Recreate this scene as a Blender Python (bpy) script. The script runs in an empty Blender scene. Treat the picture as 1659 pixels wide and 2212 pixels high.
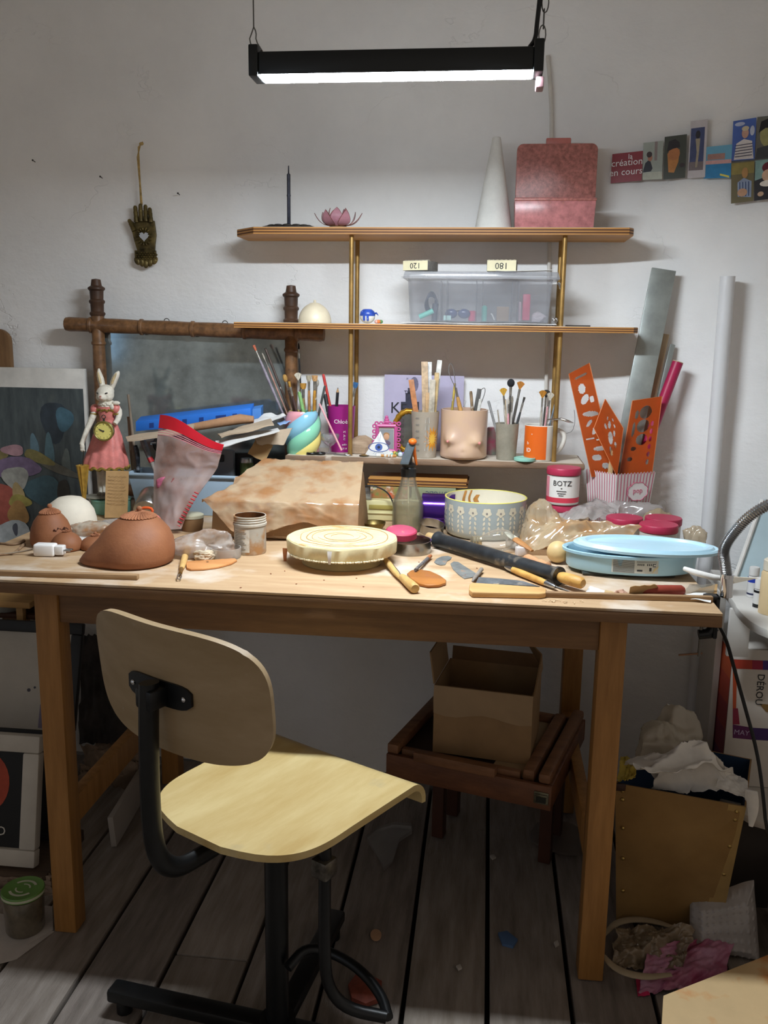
import bpy, bmesh, math, random
from mathutils import Vector, Matrix, noise, Euler
random.seed(7)
SC = bpy.context.scene
COL = SC.collection
PI = math.pi
V = Vector

# ---------------------------------------------------------------- camera
FPX, PITCH, ROLL, YAW, CAMH = 1950.0, .1952, .0150, .1119, 1.185
_F = V((-math.sin(YAW) * math.cos(PITCH), math.cos(YAW) * math.cos(PITCH), -math.sin(PITCH)))
_R0 = V((math.cos(YAW), math.sin(YAW), 0))
_U0 = _R0.cross(_F)
_R = math.cos(ROLL) * _R0 + math.sin(ROLL) * _U0
_U = -math.sin(ROLL) * _R0 + math.cos(ROLL) * _U0
CAM = V((0, 0, CAMH))
cam_data = bpy.data.cameras.new('camera')
cam_data.sensor_fit = 'VERTICAL'
cam_data.sensor_height = 36
cam_data.lens = FPX / 2212 * 36
cam_data.clip_start = .02
cam = bpy.data.objects.new('camera', cam_data)
COL.objects.link(cam)
cam.matrix_world = Matrix(((_R.x, _U.x, -_F.x, CAM.x), (_R.y, _U.y, -_F.y, CAM.y), (_R.z, _U.z, -_F.z, CAM.z), (0, 0, 0, 1)))
SC.camera = cam

# ---------------------------------------------------------------- ambient light of the room and exposure
w = bpy.data.worlds.new('room_light')
w.use_nodes = True
w.node_tree.nodes['Background'].inputs[0].default_value = (1.0, .89, .79, 1)
w.node_tree.nodes['Background'].inputs[1].default_value = .30
SC.world = w
SC.view_settings.view_transform = 'Standard'
SC.view_settings.look = 'None'
SC.view_settings.gamma = 1
SC.view_settings.exposure = 0.0
SC.view_settings.use_curve_mapping = False
LAMP_STRENGTH = 300.0
LAMP_COLOUR = (.88, .97, 1.05)


# ---------------------------------------------------------------- measuring: a point of the room seen at a photo pixel, at depth Y or height Z
def _ray(px, py):
    return _F + _R * (px - 829.5) / FPX - _U * (py - 1106) / FPX


def atY(px, py, Y):
    d = _ray(px, py)
    return CAM + d * (Y / d.y)


def atZ(px, py, Z=.75):
    d = _ray(px, py)
    return CAM + d * ((Z - CAM.z) / d.z)


def mpp(p):
    return (V(p) - CAM).dot(_F) / FPX


# ---------------------------------------------------------------- materials
def lin(c):
    if isinstance(c, str):
        c = [int(c[i:i + 2], 16) for i in (0, 2, 4)]
    r = []
    for v in c[:3]:
        v = v / 255
        r.append(v / 12.92 if v <= .04045 else ((v + .055) / 1.055) ** 2.4)
    return (*r, 1)


_mats = {}


def mat(name, col, rough=.55, metal=0, var=.12, scale=12, bump=0, bscale=90, trans=0, ior=1.45, alpha=1, coat=0, emit=0, spec=.5, col2=None, spots=None, stretch=(1, 1, 1), subsurf=0, sheen=0):
    if name in _mats:
        return _mats[name]
    m = bpy.data.materials.new(name)
    m.use_nodes = True
    nt = m.node_tree
    b = nt.nodes['Principled BSDF']
    _mats[name] = m
    c = lin(col)
    I = b.inputs
    I['Roughness'].default_value = rough
    I['Metallic'].default_value = metal
    I['Transmission Weight'].default_value = trans
    I['IOR'].default_value = ior
    I['Alpha'].default_value = alpha
    I['Coat Weight'].default_value = coat
    I['Specular IOR Level'].default_value = spec
    if subsurf:
        I['Subsurface Weight'].default_value = subsurf
        I['Subsurface Radius'].default_value = (.01, .006, .004)
    tc = nt.nodes.new('ShaderNodeTexCoord')
    mp = nt.nodes.new('ShaderNodeMapping')
    mp.inputs['Scale'].default_value = stretch
    nt.links.new(tc.outputs['Object'], mp.inputs['Vector'])
    if var or col2:
        n = nt.nodes.new('ShaderNodeTexNoise')
        n.inputs['Scale'].default_value = scale
        n.inputs['Detail'].default_value = 6
        n.inputs['Roughness'].default_value = .62
        nt.links.new(mp.outputs['Vector'], n.inputs['Vector'])
        cr = nt.nodes.new('ShaderNodeValToRGB')
        cr.color_ramp.elements[0].position = .32
        cr.color_ramp.elements[1].position = .7
        lo = lin(col2) if col2 else tuple(v * (1 - var * 1.6) for v in c[:3]) + (1,)
        hi = c if col2 else tuple(min(1, v * (1 + var)) for v in c[:3]) + (1,)
        cr.color_ramp.elements[0].color = lo
        cr.color_ramp.elements[1].color = hi
        nt.links.new(n.outputs['Fac'], cr.inputs['Fac'])
        out = cr.outputs['Color']
        if spots:
            sc_, sca, thr = spots
            n2 = nt.nodes.new('ShaderNodeTexNoise')
            n2.inputs['Scale'].default_value = sca
            n2.inputs['Detail'].default_value = 5
            nt.links.new(tc.outputs['Object'], n2.inputs['Vector'])
            r2 = nt.nodes.new('ShaderNodeValToRGB')
            r2.color_ramp.elements[0].position = thr
            r2.color_ramp.elements[1].position = min(1, thr + .12)
            nt.links.new(n2.outputs['Fac'], r2.inputs['Fac'])
            mx = nt.nodes.new('ShaderNodeMix')
            mx.data_type = 'RGBA'
            nt.links.new(r2.outputs['Color'], mx.inputs['Factor'])
            nt.links.new(out, mx.inputs['A'])
            mx.inputs['B'].default_value = lin(sc_)
            out = mx.outputs['Result']
        nt.links.new(out, I['Base Color'])
    else:
        I['Base Color'].default_value = c
    if emit:
        I['Emission Color'].default_value = c
        I['Emission Strength'].default_value = emit
    if bump:
        n3 = nt.nodes.new('ShaderNodeTexNoise')
        n3.inputs['Scale'].default_value = bscale
        n3.inputs['Detail'].default_value = 7
        n3.inputs['Roughness'].default_value = .65
        nt.links.new(mp.outputs['Vector'], n3.inputs['Vector'])
        bp = nt.nodes.new('ShaderNodeBump')
        bp.inputs['Strength'].default_value = bump
        bp.inputs['Distance'].default_value = .01
        nt.links.new(n3.outputs['Fac'], bp.inputs['Height'])
        nt.links.new(bp.outputs['Normal'], I['Normal'])
    return m


def wood(name, col, dark, axis='x', rough=.6, scale=14, stretch=12, spots=None, coat=0, bump=.15):
    s = {'x': (1, stretch, stretch), 'y': (stretch, 1, stretch), 'z': (stretch, stretch, 1)}[axis]
    return mat(name, col, rough=rough, var=.1, col2=dark, scale=scale / 4, stretch=s, bump=bump, bscale=scale, spots=spots, coat=coat)


def film(name, col, haze=.35, rough=.25, scale=25, stain=None, gloss=.05):
    """thin crumpled plastic: partly see-through, partly milky, glossy"""
    if name in _mats:
        return _mats[name]
    m = bpy.data.materials.new(name)
    m.use_nodes = True
    nt = m.node_tree
    nt.nodes.clear()
    N = nt.nodes.new
    out = N('ShaderNodeOutputMaterial')
    tr = N('ShaderNodeBsdfTransparent')
    tr.inputs[0].default_value = (.97, .97, .97, 1)
    df = N('ShaderNodeBsdfDiffuse')
    tl = N('ShaderNodeBsdfTranslucent')
    c = lin(col)
    tc = N('ShaderNodeTexCoord')
    n = N('ShaderNodeTexNoise')
    n.inputs['Scale'].default_value = scale
    n.inputs['Detail'].default_value = 6
    nt.links.new(tc.outputs['Object'], n.inputs['Vector'])
    mx = N('ShaderNodeMix')
    mx.data_type = 'RGBA'
    mx.inputs['A'].default_value = c
    mx.inputs['B'].default_value = lin(stain) if stain else tuple(v * .8 for v in c[:3]) + (1,)
    rp = N('ShaderNodeValToRGB')
    rp.color_ramp.elements[0].position = .42
    rp.color_ramp.elements[1].position = .62
    nt.links.new(n.outputs['Fac'], rp.inputs['Fac'])
    nt.links.new(rp.outputs['Color'], mx.inputs['Factor'])
    nt.links.new(mx.outputs['Result'], df.inputs[0])
    nt.links.new(mx.outputs['Result'], tl.inputs[0])
    a1 = N('ShaderNodeMixShader')
    a1.inputs[0].default_value = .4
    nt.links.new(df.outputs[0], a1.inputs[1])
    nt.links.new(tl.outputs[0], a1.inputs[2])
    a2 = N('ShaderNodeMixShader')
    mr = N('ShaderNodeMapRange')
    mr.inputs['To Min'].default_value = max(0, haze - .18)
    mr.inputs['To Max'].default_value = min(1, haze + .18)
    nt.links.new(n.outputs['Fac'], mr.inputs['Value'])
    nt.links.new(mr.outputs['Result'], a2.inputs[0])
    nt.links.new(tr.outputs[0], a2.inputs[1])
    nt.links.new(a1.outputs[0], a2.inputs[2])
    gl = N('ShaderNodeBsdfGlossy')
    gl.inputs['Roughness'].default_value = rough
    fr = N('ShaderNodeLayerWeight')
    fr.inputs[0].default_value = .25
    a3 = N('ShaderNodeMixShader')
    mm = N('ShaderNodeMath')
    mm.operation = 'MULTIPLY_ADD'
    mm.inputs[1].default_value = .5
    mm.inputs[2].default_value = gloss
    nt.links.new(fr.outputs['Fresnel'], mm.inputs[0])
    nt.links.new(mm.outputs[0], a3.inputs[0])
    nt.links.new(a2.outputs[0], a3.inputs[1])
    nt.links.new(gl.outputs[0], a3.inputs[2])
    nt.links.new(a3.outputs[0], out.inputs[0])
    _mats[name] = m
    return m


def clear(name, tint=(240, 245, 245), body=.12, rough=.05):
    """clear glass or plastic wall that lets light through (mix of transparent, glossy and a little milk)"""
    return film(name, tint, haze=body, rough=rough, scale=6)


# ---------------------------------------------------------------- mesh builder
def rotz(a):
    return Matrix.Rotation(a, 4, 'Z')


def TRS(loc=(0, 0, 0), rx=0, ry=0, rz=0):
    return Matrix.Translation(loc) @ Euler((rx, ry, rz)).to_matrix().to_4x4()


def frame(p0, p1, up=(0, 0, 1)):
    """matrix whose z axis runs from p0 to p1"""
    p0, p1 = V(p0), V(p1)
    z = (p1 - p0).normalized()
    u = V(up)
    if abs(z.dot(u)) > .98:
        u = V((0, 1, 0)) if abs(z.y) < .9 else V((1, 0, 0))
    x = u.cross(z).normalized()
    y = z.cross(x)
    return Matrix(((x.x, y.x, z.x, p0.x), (x.y, y.y, z.y, p0.y), (x.z, y.z, z.z, p0.z), (0, 0, 0, 1)))


class MB:
    def __init__(s):
        s.v, s.f = [], []

    def add(s, vs, fs, T=None):
        o = len(s.v)
        for p in vs:
            p = V(p)
            s.v.append(T @ p if T else p)
        s.f += [tuple(i + o for i in f) for f in fs]
        return s

    def box(s, c, d, T=None, taper=1.0):
        x, y, z = d[0] / 2, d[1] / 2, d[2] / 2
        t = taper
        vs = [(-x, -y, -z), (x, -y, -z), (x, y, -z), (-x, y, -z), (-x * t, -y * t, z), (x * t, -y * t, z), (x * t, y * t, z), (-x * t, y * t, z)]
        vs = [V(p) + V(c) for p in vs]
        return s.add(vs, [(0, 3, 2, 1), (4, 5, 6, 7), (0, 1, 5, 4), (1, 2, 6, 5), (2, 3, 7, 6), (3, 0, 4, 7)], T)

    def lathe(s, prof, n=24, T=None, sx=1, sy=1, wob=None, closed=False):
        """profile [(r, z)] spun about z; an r of 0 closes the end"""
        vs, fs, rings = [], [], []
        for k, (r, z) in enumerate(prof):
            if r < 1e-7:
                rings.append([len(vs)])
                vs.append((0, 0, z))
            else:
                rings.append(list(range(len(vs), len(vs) + n)))
                for i in range(n):
                    a = 2 * PI * i / n
                    q = wob(a, k, r, z) if wob else 1
                    vs.append((r * q * math.cos(a) * sx, r * q * math.sin(a) * sy, z))
        m = len(rings)
        for k in range(m if closed else m - 1):
            A, B = rings[k], rings[(k + 1) % m]
            for i in range(n):
                j = (i + 1) % n
                if len(A) == 1 and len(B) == 1:
                    continue
                if len(A) == 1:
                    fs.append((A[0], B[j], B[i]))
                elif len(B) == 1:
                    fs.append((A[i], A[j], B[0]))
                else:
                    fs.append((A[i], A[j], B[j], B[i]))
        return s.add(vs, fs, T)

    def cyl(s, p0, p1, r, n=16, r1=None):
        p0, p1 = V(p0), V(p1)
        L = (p1 - p0).length
        r1 = r if r1 is None else r1
        return s.lathe([(0, 0), (r, 0), (r1, L), (0, L)], n, frame(p0, p1))

    def tube(s, pts, r, n=8, smooth=0, flat=1.0, up=(0, 0, 1)):
        """round tube through points; r is a number or one number per point"""
        pts = [V(p) for p in pts]
        rs = [r] * len(pts) if not isinstance(r, (list, tuple)) else list(r)
        for _ in range(smooth):
            q, qr = [pts[0]], [rs[0]]
            for i in range(len(pts) - 1):
                q += [pts[i].lerp(pts[i + 1], .25), pts[i].lerp(pts[i + 1], .75)]
                qr += [rs[i] * .75 + rs[i + 1] * .25, rs[i] * .25 + rs[i + 1] * .75]
            pts, rs = q + [pts[-1]], qr + [rs[-1]]
        vs, fs = [], []
        prev = None
        m = len(pts)
        for i, p in enumerate(pts):
            t = (pts[min(i + 1, m - 1)] - pts[max(i - 1, 0)])
            t = t.normalized() if t.length > 1e-9 else V((0, 0, 1))
            if prev is None:
                u = V(up)
                if abs(u.dot(t)) > .95:
                    u = V((1, 0, 0))
                a = (u - t * u.dot(t)).normalized()
            else:
                a = (prev - t * prev.dot(t))
                a = a.normalized() if a.length > 1e-6 else V((1, 0, 0))
            prev = a
            b = t.cross(a)
            for k in range(n):
                an = 2 * PI * k / n
                vs.append(p + (a * math.cos(an) * flat + b * math.sin(an)) * rs[i])
        for i in range(m - 1):
            for k in range(n):
                j = (k + 1) % n
                fs.append((i * n + k, i * n + j, (i + 1) * n + j, (i + 1) * n + k))
        fs.append(tuple(reversed(range(n))))
        fs.append(tuple((m - 1) * n + k for k in range(n)))
        return s.add(vs, fs)

    def prism(s, poly, h, T=None, holes=None):
        """polygon in xy (counter-clockwise) raised by h along z"""
        n = len(poly)
        vs = [(p[0], p[1], 0) for p in poly] + [(p[0], p[1], h) for p in poly]
        fs = [tuple(reversed(range(n))), tuple(range(n, 2 * n))]
        for i in range(n):
            j = (i + 1) % n
            fs.append((i, j, n + j, n + i))
        return s.add(vs, fs, T)

    def ball(s, c, r, n=16, m=10, T=None, fn=None):
        c = V(c)
        if not isinstance(r, (list, tuple)):
            r = (r, r, r)
        vs, fs = [(0, 0, -1)], []
        for i in range(1, m):
            t = PI * i / m
            for k in range(n):
                a = 2 * PI * k / n
                vs.append((math.sin(t) * math.cos(a), math.sin(t) * math.sin(a), -math.cos(t)))
        vs.append((0, 0, 1))
        L = len(vs) - 1
        for k in range(n):
            j = (k + 1) % n
            fs.append((0, 1 + j, 1 + k))
            fs.append((L, L - n + k, L - n + j))
            for i in range(m - 2):
                a, b = 1 + i * n, 1 + (i + 1) * n
                fs.append((a + k, a + j, b + j, b + k))
        out = []
        for p in vs:
            p = V(p)
            q = fn(p) if fn else 1
            out.append(V((p.x * r[0] * q, p.y * r[1] * q, p.z * r[2] * q)) + c)
        return s.add(out, fs, T)

    def grid(s, nu, nv, fn, T=None):
        vs = [fn(i / nu, j / nv) for j in range(nv + 1) for i in range(nu + 1)]
        fs = [(j * (nu + 1) + i, j * (nu + 1) + i + 1, (j + 1) * (nu + 1) + i + 1, (j + 1) * (nu + 1) + i) for j in range(nv) for i in range(nu)]
        return s.add(vs, fs, T)

    def slab(s, nu, nv, fn, th, T=None):
        """a closed sheet of thickness th around the surface fn(u, v)"""
        e = 1e-3

        def nrm(u, v):
            a = V(fn(min(1, u + e), v)) - V(fn(max(0, u - e), v))
            b = V(fn(u, min(1, v + e))) - V(fn(u, max(0, v - e)))
            c = a.cross(b)
            return c.normalized() if c.length > 1e-12 else V((0, 0, 1))
        top, bot = [], []
        for j in range(nv + 1):
            for i in range(nu + 1):
                p, n = V(fn(i / nu, j / nv)), nrm(i / nu, j / nv)
                top.append(p + n * th / 2)
                bot.append(p - n * th / 2)
        K = len(top)
        W_ = nu + 1
        fs = []
        for j in range(nv):
            for i in range(nu):
                a = j * W_ + i
                fs.append((a, a + 1, a + W_ + 1, a + W_))
                fs.append((K + a, K + a + W_, K + a + W_ + 1, K + a + 1))
        ring = [i for i in range(W_)] + [j * W_ + nu for j in range(1, nv + 1)] + [nv * W_ + i for i in range(nu - 1, -1, -1)] + [j * W_ for j in range(nv - 1, 0, -1)]
        for k in range(len(ring)):
            a, b = ring[k], ring[(k + 1) % len(ring)]
            fs.append((b, a, K + a, K + b))
        return s.add(top + bot, fs, T)

    def build(s, name, m, parent=None, world=False, bevel=0, smooth=40, seg=2, remesh=0, label=None):
        me = bpy.data.meshes.new(name)
        vs = s.v
        if world and parent is not None:
            inv = parent_matrix(parent).inverted()
            vs = [inv @ p for p in vs]
        me.from_pydata([tuple(p) for p in vs], [], s.f)
        bm = bmesh.new()
        bm.from_mesh(me)
        bmesh.ops.recalc_face_normals(bm, faces=bm.faces)
        if bevel:
            es = [e for e in bm.edges if len(e.link_faces) == 2 and e.calc_face_angle(0) > .6]
            bmesh.ops.bevel(bm, geom=es, offset=bevel, segments=seg, profile=.5, affect='EDGES', clamp_overlap=True)
        if smooth:
            for f in bm.faces:
                f.smooth = True
            for e in bm.edges:
                if len(e.link_faces) == 2 and e.calc_face_angle(0) > math.radians(smooth):
                    e.smooth = False
        bm.to_mesh(me)
        bm.free()
        o = bpy.data.objects.new(name, me)
        me.materials.append(m)
        COL.objects.link(o)
        if remesh:
            md = o.modifiers.new('remesh', 'REMESH')
            md.mode = 'VOXEL'
            md.voxel_size = remesh
            md.use_smooth_shade = True
            sm = o.modifiers.new('smooth', 'SMOOTH')
            sm.factor = .5
            sm.iterations = 4
        if parent is not None:
            o.parent = parent
        if label:
            o['label'] = label
        return o


_pm = {}


def parent_matrix(o):
    M = Matrix.Identity(4)
    while o is not None:
        M = Matrix.LocRotScale(o.location, o.rotation_euler, o.scale) @ M
        o = o.parent
    return M


def thing(name, label, cat, loc=(0, 0, 0), rz=0, group=None, rot=None):
    o = bpy.data.objects.new(name, None)
    o.empty_display_size = .03
    COL.objects.link(o)
    o.location = loc
    o.rotation_euler = rot if rot else (0, 0, rz)
    tag(o, label, cat, group)
    return o


def tag(o, label, cat, group=None):
    o['label'] = label
    o['category'] = cat
    if group:
        o['group'] = group
    return o


def solo(mb, name, m, label, cat, loc=(0, 0, 0), rz=0, rot=None, group=None, **k):
    """a thing that is one mesh"""
    o = mb.build(name, m, **k)
    o.location = loc
    o.rotation_euler = rot if rot else (0, 0, rz)
    return tag(o, label, cat, group)


def shrink(o, k=.86):
    o.scale = (k, k, k)
    return o


def struct(o):
    o['kind'] = 'structure'
    return o


def origin(o):
    """move a top-level mesh's origin from the room's zero to the middle of its own base"""
    me = o.data
    xs = [v.co for v in me.vertices]
    c = V((sum(p.x for p in xs) / len(xs), sum(p.y for p in xs) / len(xs), min(p.z for p in xs)))
    me.transform(Matrix.Translation(-c))
    o.location = c
    return o


def text(body, size, m, parent, T, name='lettering', depth=.0003, align='CENTER', stuff=False, bend=None):
    cu = bpy.data.curves.new(name, 'FONT')
    cu.body = body
    cu.size = size
    cu.align_x = align
    cu.align_y = 'CENTER'
    cu.extrude = depth
    cu.resolution_u = 2
    t = bpy.data.objects.new(name, cu)
    COL.objects.link(t)
    dg = bpy.context.evaluated_depsgraph_get()
    me = bpy.data.meshes.new_from_object(t.evaluated_get(dg))
    bpy.data.objects.remove(t)
    if bend:
        for v in me.vertices:
            r = bend + v.co.z
            a = v.co.x / bend
            v.co = V((r * math.sin(a), v.co.y, r * math.cos(a)))
    me.transform(T)
    me.materials.clear()
    me.materials.append(m)
    o = bpy.data.objects.new(name, me)
    COL.objects.link(o)
    o.parent = parent
    return o


def fnoise(p, sc=1, oct=4):
    return noise.fractal(V(p) * sc, 1.0, 2.0, oct)


def crumple(mb, c, r, seed=0, amp=.35, freq=2.2, n=48, m=32, T=None, flat=.9, sharp=2):
    """a crumpled lump of thin sheet: flat facets meeting in sharp creases, a few dents, resting on its base"""
    rnd = random.Random(seed * 13 + 5)
    off = V((seed * 7.3, seed * 3.1, seed * 1.7))
    pl = []
    for k in range(26):
        v = V((rnd.gauss(0, 1), rnd.gauss(0, 1), rnd.gauss(0, 1))).normalized()
        pl.append((v, 1 - amp * (.15 + .75 * rnd.random())))
    dn = [(V((rnd.gauss(0, 1), rnd.gauss(0, 1), abs(rnd.gauss(0, 1)))).normalized(), .25 + .3 * rnd.random()) for k in range(5)]

    def fn(p):
        q = 1.12
        for v, d in pl:
            t = p.dot(v)
            if t > .08:
                q = min(q, d / t)
        for v, w in dn:
            q -= amp * .42 * math.exp(-((p - v).length / w) ** 2)
        cr = 1 - abs(noise.noise(p * freq * 1.3 + off))
        c2_ = 1 - abs(noise.noise(p * freq * 3.1 + off * 2))
        return 1.15 * (q + amp * (.30 * (cr - .8) + .13 * (c2_ - .8)))
    k = len(mb.v)
    mb.ball((0, 0, 0), r, n, m, None, fn)
    lo = -r[2] * flat * .75
    for i in range(k, len(mb.v)):
        p = mb.v[i]
        if p.z < lo:
            p.z = lo + (p.z - lo) * .05
        p.z -= lo
        q = p + V(c)
        mb.v[i] = (T @ q) if T else q
    mz = min(mb.v[i].z for i in range(k, len(mb.v)))
    for i in range(k, len(mb.v)):
        mb.v[i].z -= mz - V(c).z if not T else 0
    return mb


def drape(label, quad, wob, seed, m_, amp=.02, n=44, th=.0012, name='carrier_bag', cat='bag', f=(3.2, 3.2), lift=0, fine=.45):
    """a loose sheet with deep folds hung over four world points"""
    a, b, c_, d_ = [V(q) for q in quad]

    def fn(u, v):
        p = a.lerp(b, u).lerp(d_.lerp(c_, u), v)
        w1 = noise.noise(V((u * f[0] + seed, v * f[1], seed * .7)))
        w2 = 1 - abs(noise.noise(V((u * f[0] * 2.1 + seed, v * f[1] * 1.9 + 4, seed))))
        w3 = 1 - abs(noise.noise(V((u * f[0] * 4.3 + w1, v * f[1] * 4.1 + seed, 2.2))))
        h_ = w1 * 1.2 + (w2 - .7) * 1.1 + (w3 - .7) * fine
        e = lift * math.sin(PI * u) * math.sin(PI * v)
        return p + V((amp * .35 * noise.noise(V((u * 5, v * 5, seed + 9))), -amp * .5 * h_, amp * h_ + e))
    o = solo(MB().slab(n, n, fn, th), name, m_, label, cat, smooth=75)
    return origin(o)



# plain materials used again and again
def WHITE(): return mat('white_paint', 'e6e4de', .6)
def BLACK(): return mat('black_metal', '101214', .38, var=.25, scale=30, bump=.05)
def STEEL(): return mat('steel', 'b9bcbf', .28, 1.0, var=.1)
def CHROME(): return mat('chrome', 'd5d7d9', .12, 1.0, var=0)
def BRASS(): return mat('brass', 'a5824a', .42, .6, var=.2, scale=25)
def INK(): return mat('ink', '2a2a2c', .7, var=0)

# ================================================================ the setting
WALL_Y = 2.28
CX = .26                      # x of the shallow corner where the right wall starts
RA = math.radians(16)         # how far the right wall turns towards the room


def plaster(name, col, warm):
    m = mat(name, col, .85, var=.05, scale=3, bump=.0)
    nt = m.node_tree
    b = nt.nodes['Principled BSDF']
    tc = nt.nodes.new('ShaderNodeTexCoord')
    mp = nt.nodes.new('ShaderNodeMapping')
    mp.inputs['Scale'].default_value = (1, 1, 1.5)
    nt.links.new(tc.outputs['Object'], mp.inputs['Vector'])

    def noi(s, d, r=.6):
        n = nt.nodes.new('ShaderNodeTexNoise')
        n.inputs['Scale'].default_value = s
        n.inputs['Detail'].default_value = d
        n.inputs['Roughness'].default_value = r
        nt.links.new(mp.outputs[0], n.inputs['Vector'])
        return n
    a, c = noi(9, 8, .62), noi(60, 5)
    vo = nt.nodes.new('ShaderNodeTexVoronoi')
    vo.feature = 'DISTANCE_TO_EDGE'
    vo.inputs['Scale'].default_value = 2.6
    wa = noi(4, 5)
    mxv = nt.nodes.new('ShaderNodeMix')
    mxv.data_type = 'RGBA'
    mxv.inputs['Factor'].default_value = .35
    nt.links.new(mp.outputs[0], mxv.inputs['A'])
    nt.links.new(wa.outputs['Color'], mxv.inputs['B'])
    nt.links.new(mxv.outputs['Result'], vo.inputs['Vector'])
    crk = nt.nodes.new('ShaderNodeMapRange')
    crk.inputs['From Max'].default_value = .006
    nt.links.new(vo.outputs['Distance'], crk.inputs['Value'])
    msk = nt.nodes.new('ShaderNodeMapRange')
    msk.inputs['From Min'].default_value = .5
    msk.inputs['From Max'].default_value = .62
    nt.links.new(noi(2.2, 3).outputs['Fac'], msk.inputs['Value'])
    inv = nt.nodes.new('ShaderNodeMath')
    inv.operation = 'SUBTRACT'
    inv.inputs[0].default_value = 1
    nt.links.new(crk.outputs['Result'], inv.inputs[1])
    ck = nt.nodes.new('ShaderNodeMath')
    ck.operation = 'MULTIPLY'
    nt.links.new(inv.outputs[0], ck.inputs[0])
    nt.links.new(msk.outputs['Result'], ck.inputs[1])
    h = nt.nodes.new('ShaderNodeMath')
    h.operation = 'MULTIPLY_ADD'
    h.inputs[1].default_value = .12
    nt.links.new(c.outputs['Fac'], h.inputs[0])
    nt.links.new(a.outputs['Fac'], h.inputs[2])
    h2 = nt.nodes.new('ShaderNodeMath')
    h2.operation = 'MULTIPLY_ADD'
    h2.inputs[1].default_value = -.25
    nt.links.new(ck.outputs[0], h2.inputs[0])
    nt.links.new(h.outputs[0], h2.inputs[2])
    bp = nt.nodes.new('ShaderNodeBump')
    bp.inputs['Strength'].default_value = .5
    bp.inputs['Distance'].default_value = .012
    nt.links.new(h2.outputs[0], bp.inputs['Height'])
    nt.links.new(bp.outputs[0], b.inputs['Normal'])
    return m


WALLM = plaster('plaster_wall', 'efeeec', 0)


def wall_bulge(x, z):
    return .006 * noise.noise(V((x * 2.1, z * 2.4, 3))) + .003 * noise.noise(V((x * 7, z * 7, 9)))


mb = MB()
BX = CX - .1
mb.grid(120, 90, lambda u, v: V((-2.4 + u * (BX + 2.4), WALL_Y + .008 + wall_bulge(-2.4 + u * (BX + 2.4), v * 2.9), v * 2.9)))
wall_back = struct(mb.build('wall_back', WALLM, smooth=60))


def rw(s, z, off=0):
    """point on the right wall: s metres from the corner, z high, off metres out of the wall into the room"""
    if s < .1:          # the turn is gentle: a curve 20 cm wide joins the two walls
        return V((CX + s, WALL_Y + .008 - math.tan(RA) * (s + .1) ** 2 / .4 - off, z))
    return V((CX + s * math.cos(RA) + .1 * (1 - math.cos(RA)) - off * math.sin(RA), WALL_Y + .008 - s * math.sin(RA) - off * math.cos(RA), z))


def right_bulge(s, z):
    # broken plaster low on the turn of the wall, where a patch has come away
    e = math.exp(-((s - .07) / .055) ** 2 - ((z - 1.60) / .06) ** 2) * .55 + math.exp(-((s - .105) / .045) ** 2 - ((z - 1.535) / .045) ** 2)
    return wall_bulge(CX + s, z) + e * .022 * (.5 + noise.noise(V((s * 26, z * 26, 1)))) * min(1, max(0, s + .05) / .05)


mb = MB()
mb.grid(150, 150, lambda u, v: rw(-.1 + 1.8 * u ** 1.4, 2.9 * v, -right_bulge(-.1 + 1.8 * u ** 1.4, 2.9 * v)))
wall_right = struct(mb.build('wall_right', WALLM, smooth=60))
# floor: long dark boards running towards the back wall, with open joints
FLOORM = [mat('floorboard_%d' % i, c, .75, col2=d, scale=5, stretch=(9, 1, 9), bump=.4, bscale=40, spots=('8d8378', 22, .66)) for i, (c, d) in enumerate([('a1968c', '756a60'), ('988d84', '6b6159'), ('a59a8f', '7d7165')])]
floor = struct(MB().add([(-2.4, -1.2, -.03), (2.0, -1.2, -.03), (2.0, 2.5, -.03), (-2.4, 2.5, -.03)], [(0, 1, 2, 3)]).build('floor', mat('floor_gap', '17130f', .9)))
GAPS = [-2.235, -2.084, -1.933, -1.782, -1.630, -1.479, -1.328, -1.176, -1.024, -.873, -.717, -.567, -.416, -.266, -.112, .039, .190, .343, .495, .646, .797, .948, 1.1, 1.25, 1.40]
for i in range(len(GAPS) - 1):
    a, b = GAPS[i] + .0045, GAPS[i + 1] - .0045
    z = -.0035 * ((i * 7) % 3) / 2
    cuts = [-1.15, WALL_Y - .004] if i not in (8, 11) else [-1.15, [1.49, 1.50][i == 11], WALL_Y - .004]
    for k in range(len(cuts) - 1):
        m_ = MB().box(((a + b) / 2, (cuts[k] + cuts[k + 1]) / 2, z - .0131), (b - a, cuts[k + 1] - cuts[k] - .005, .026))
        m_.build('plank', FLOORM[i % 3], floor, bevel=.0025)
# low vault where the ceiling comes down over the table
CEILM = mat('ceiling_plaster', 'd9d4cb', .9, var=.06, scale=3, bump=.3, bscale=20)
mb = MB()
mb.slab(24, 8, lambda u, v: V((-2.4 + 4.4 * u, 2.5 - 3.6 * v, 2.55 + .25 * math.sin(PI * v * .6) - .04 * math.cos(u * 6))), .08)
struct(mb.build('ceiling', CEILM))

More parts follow.
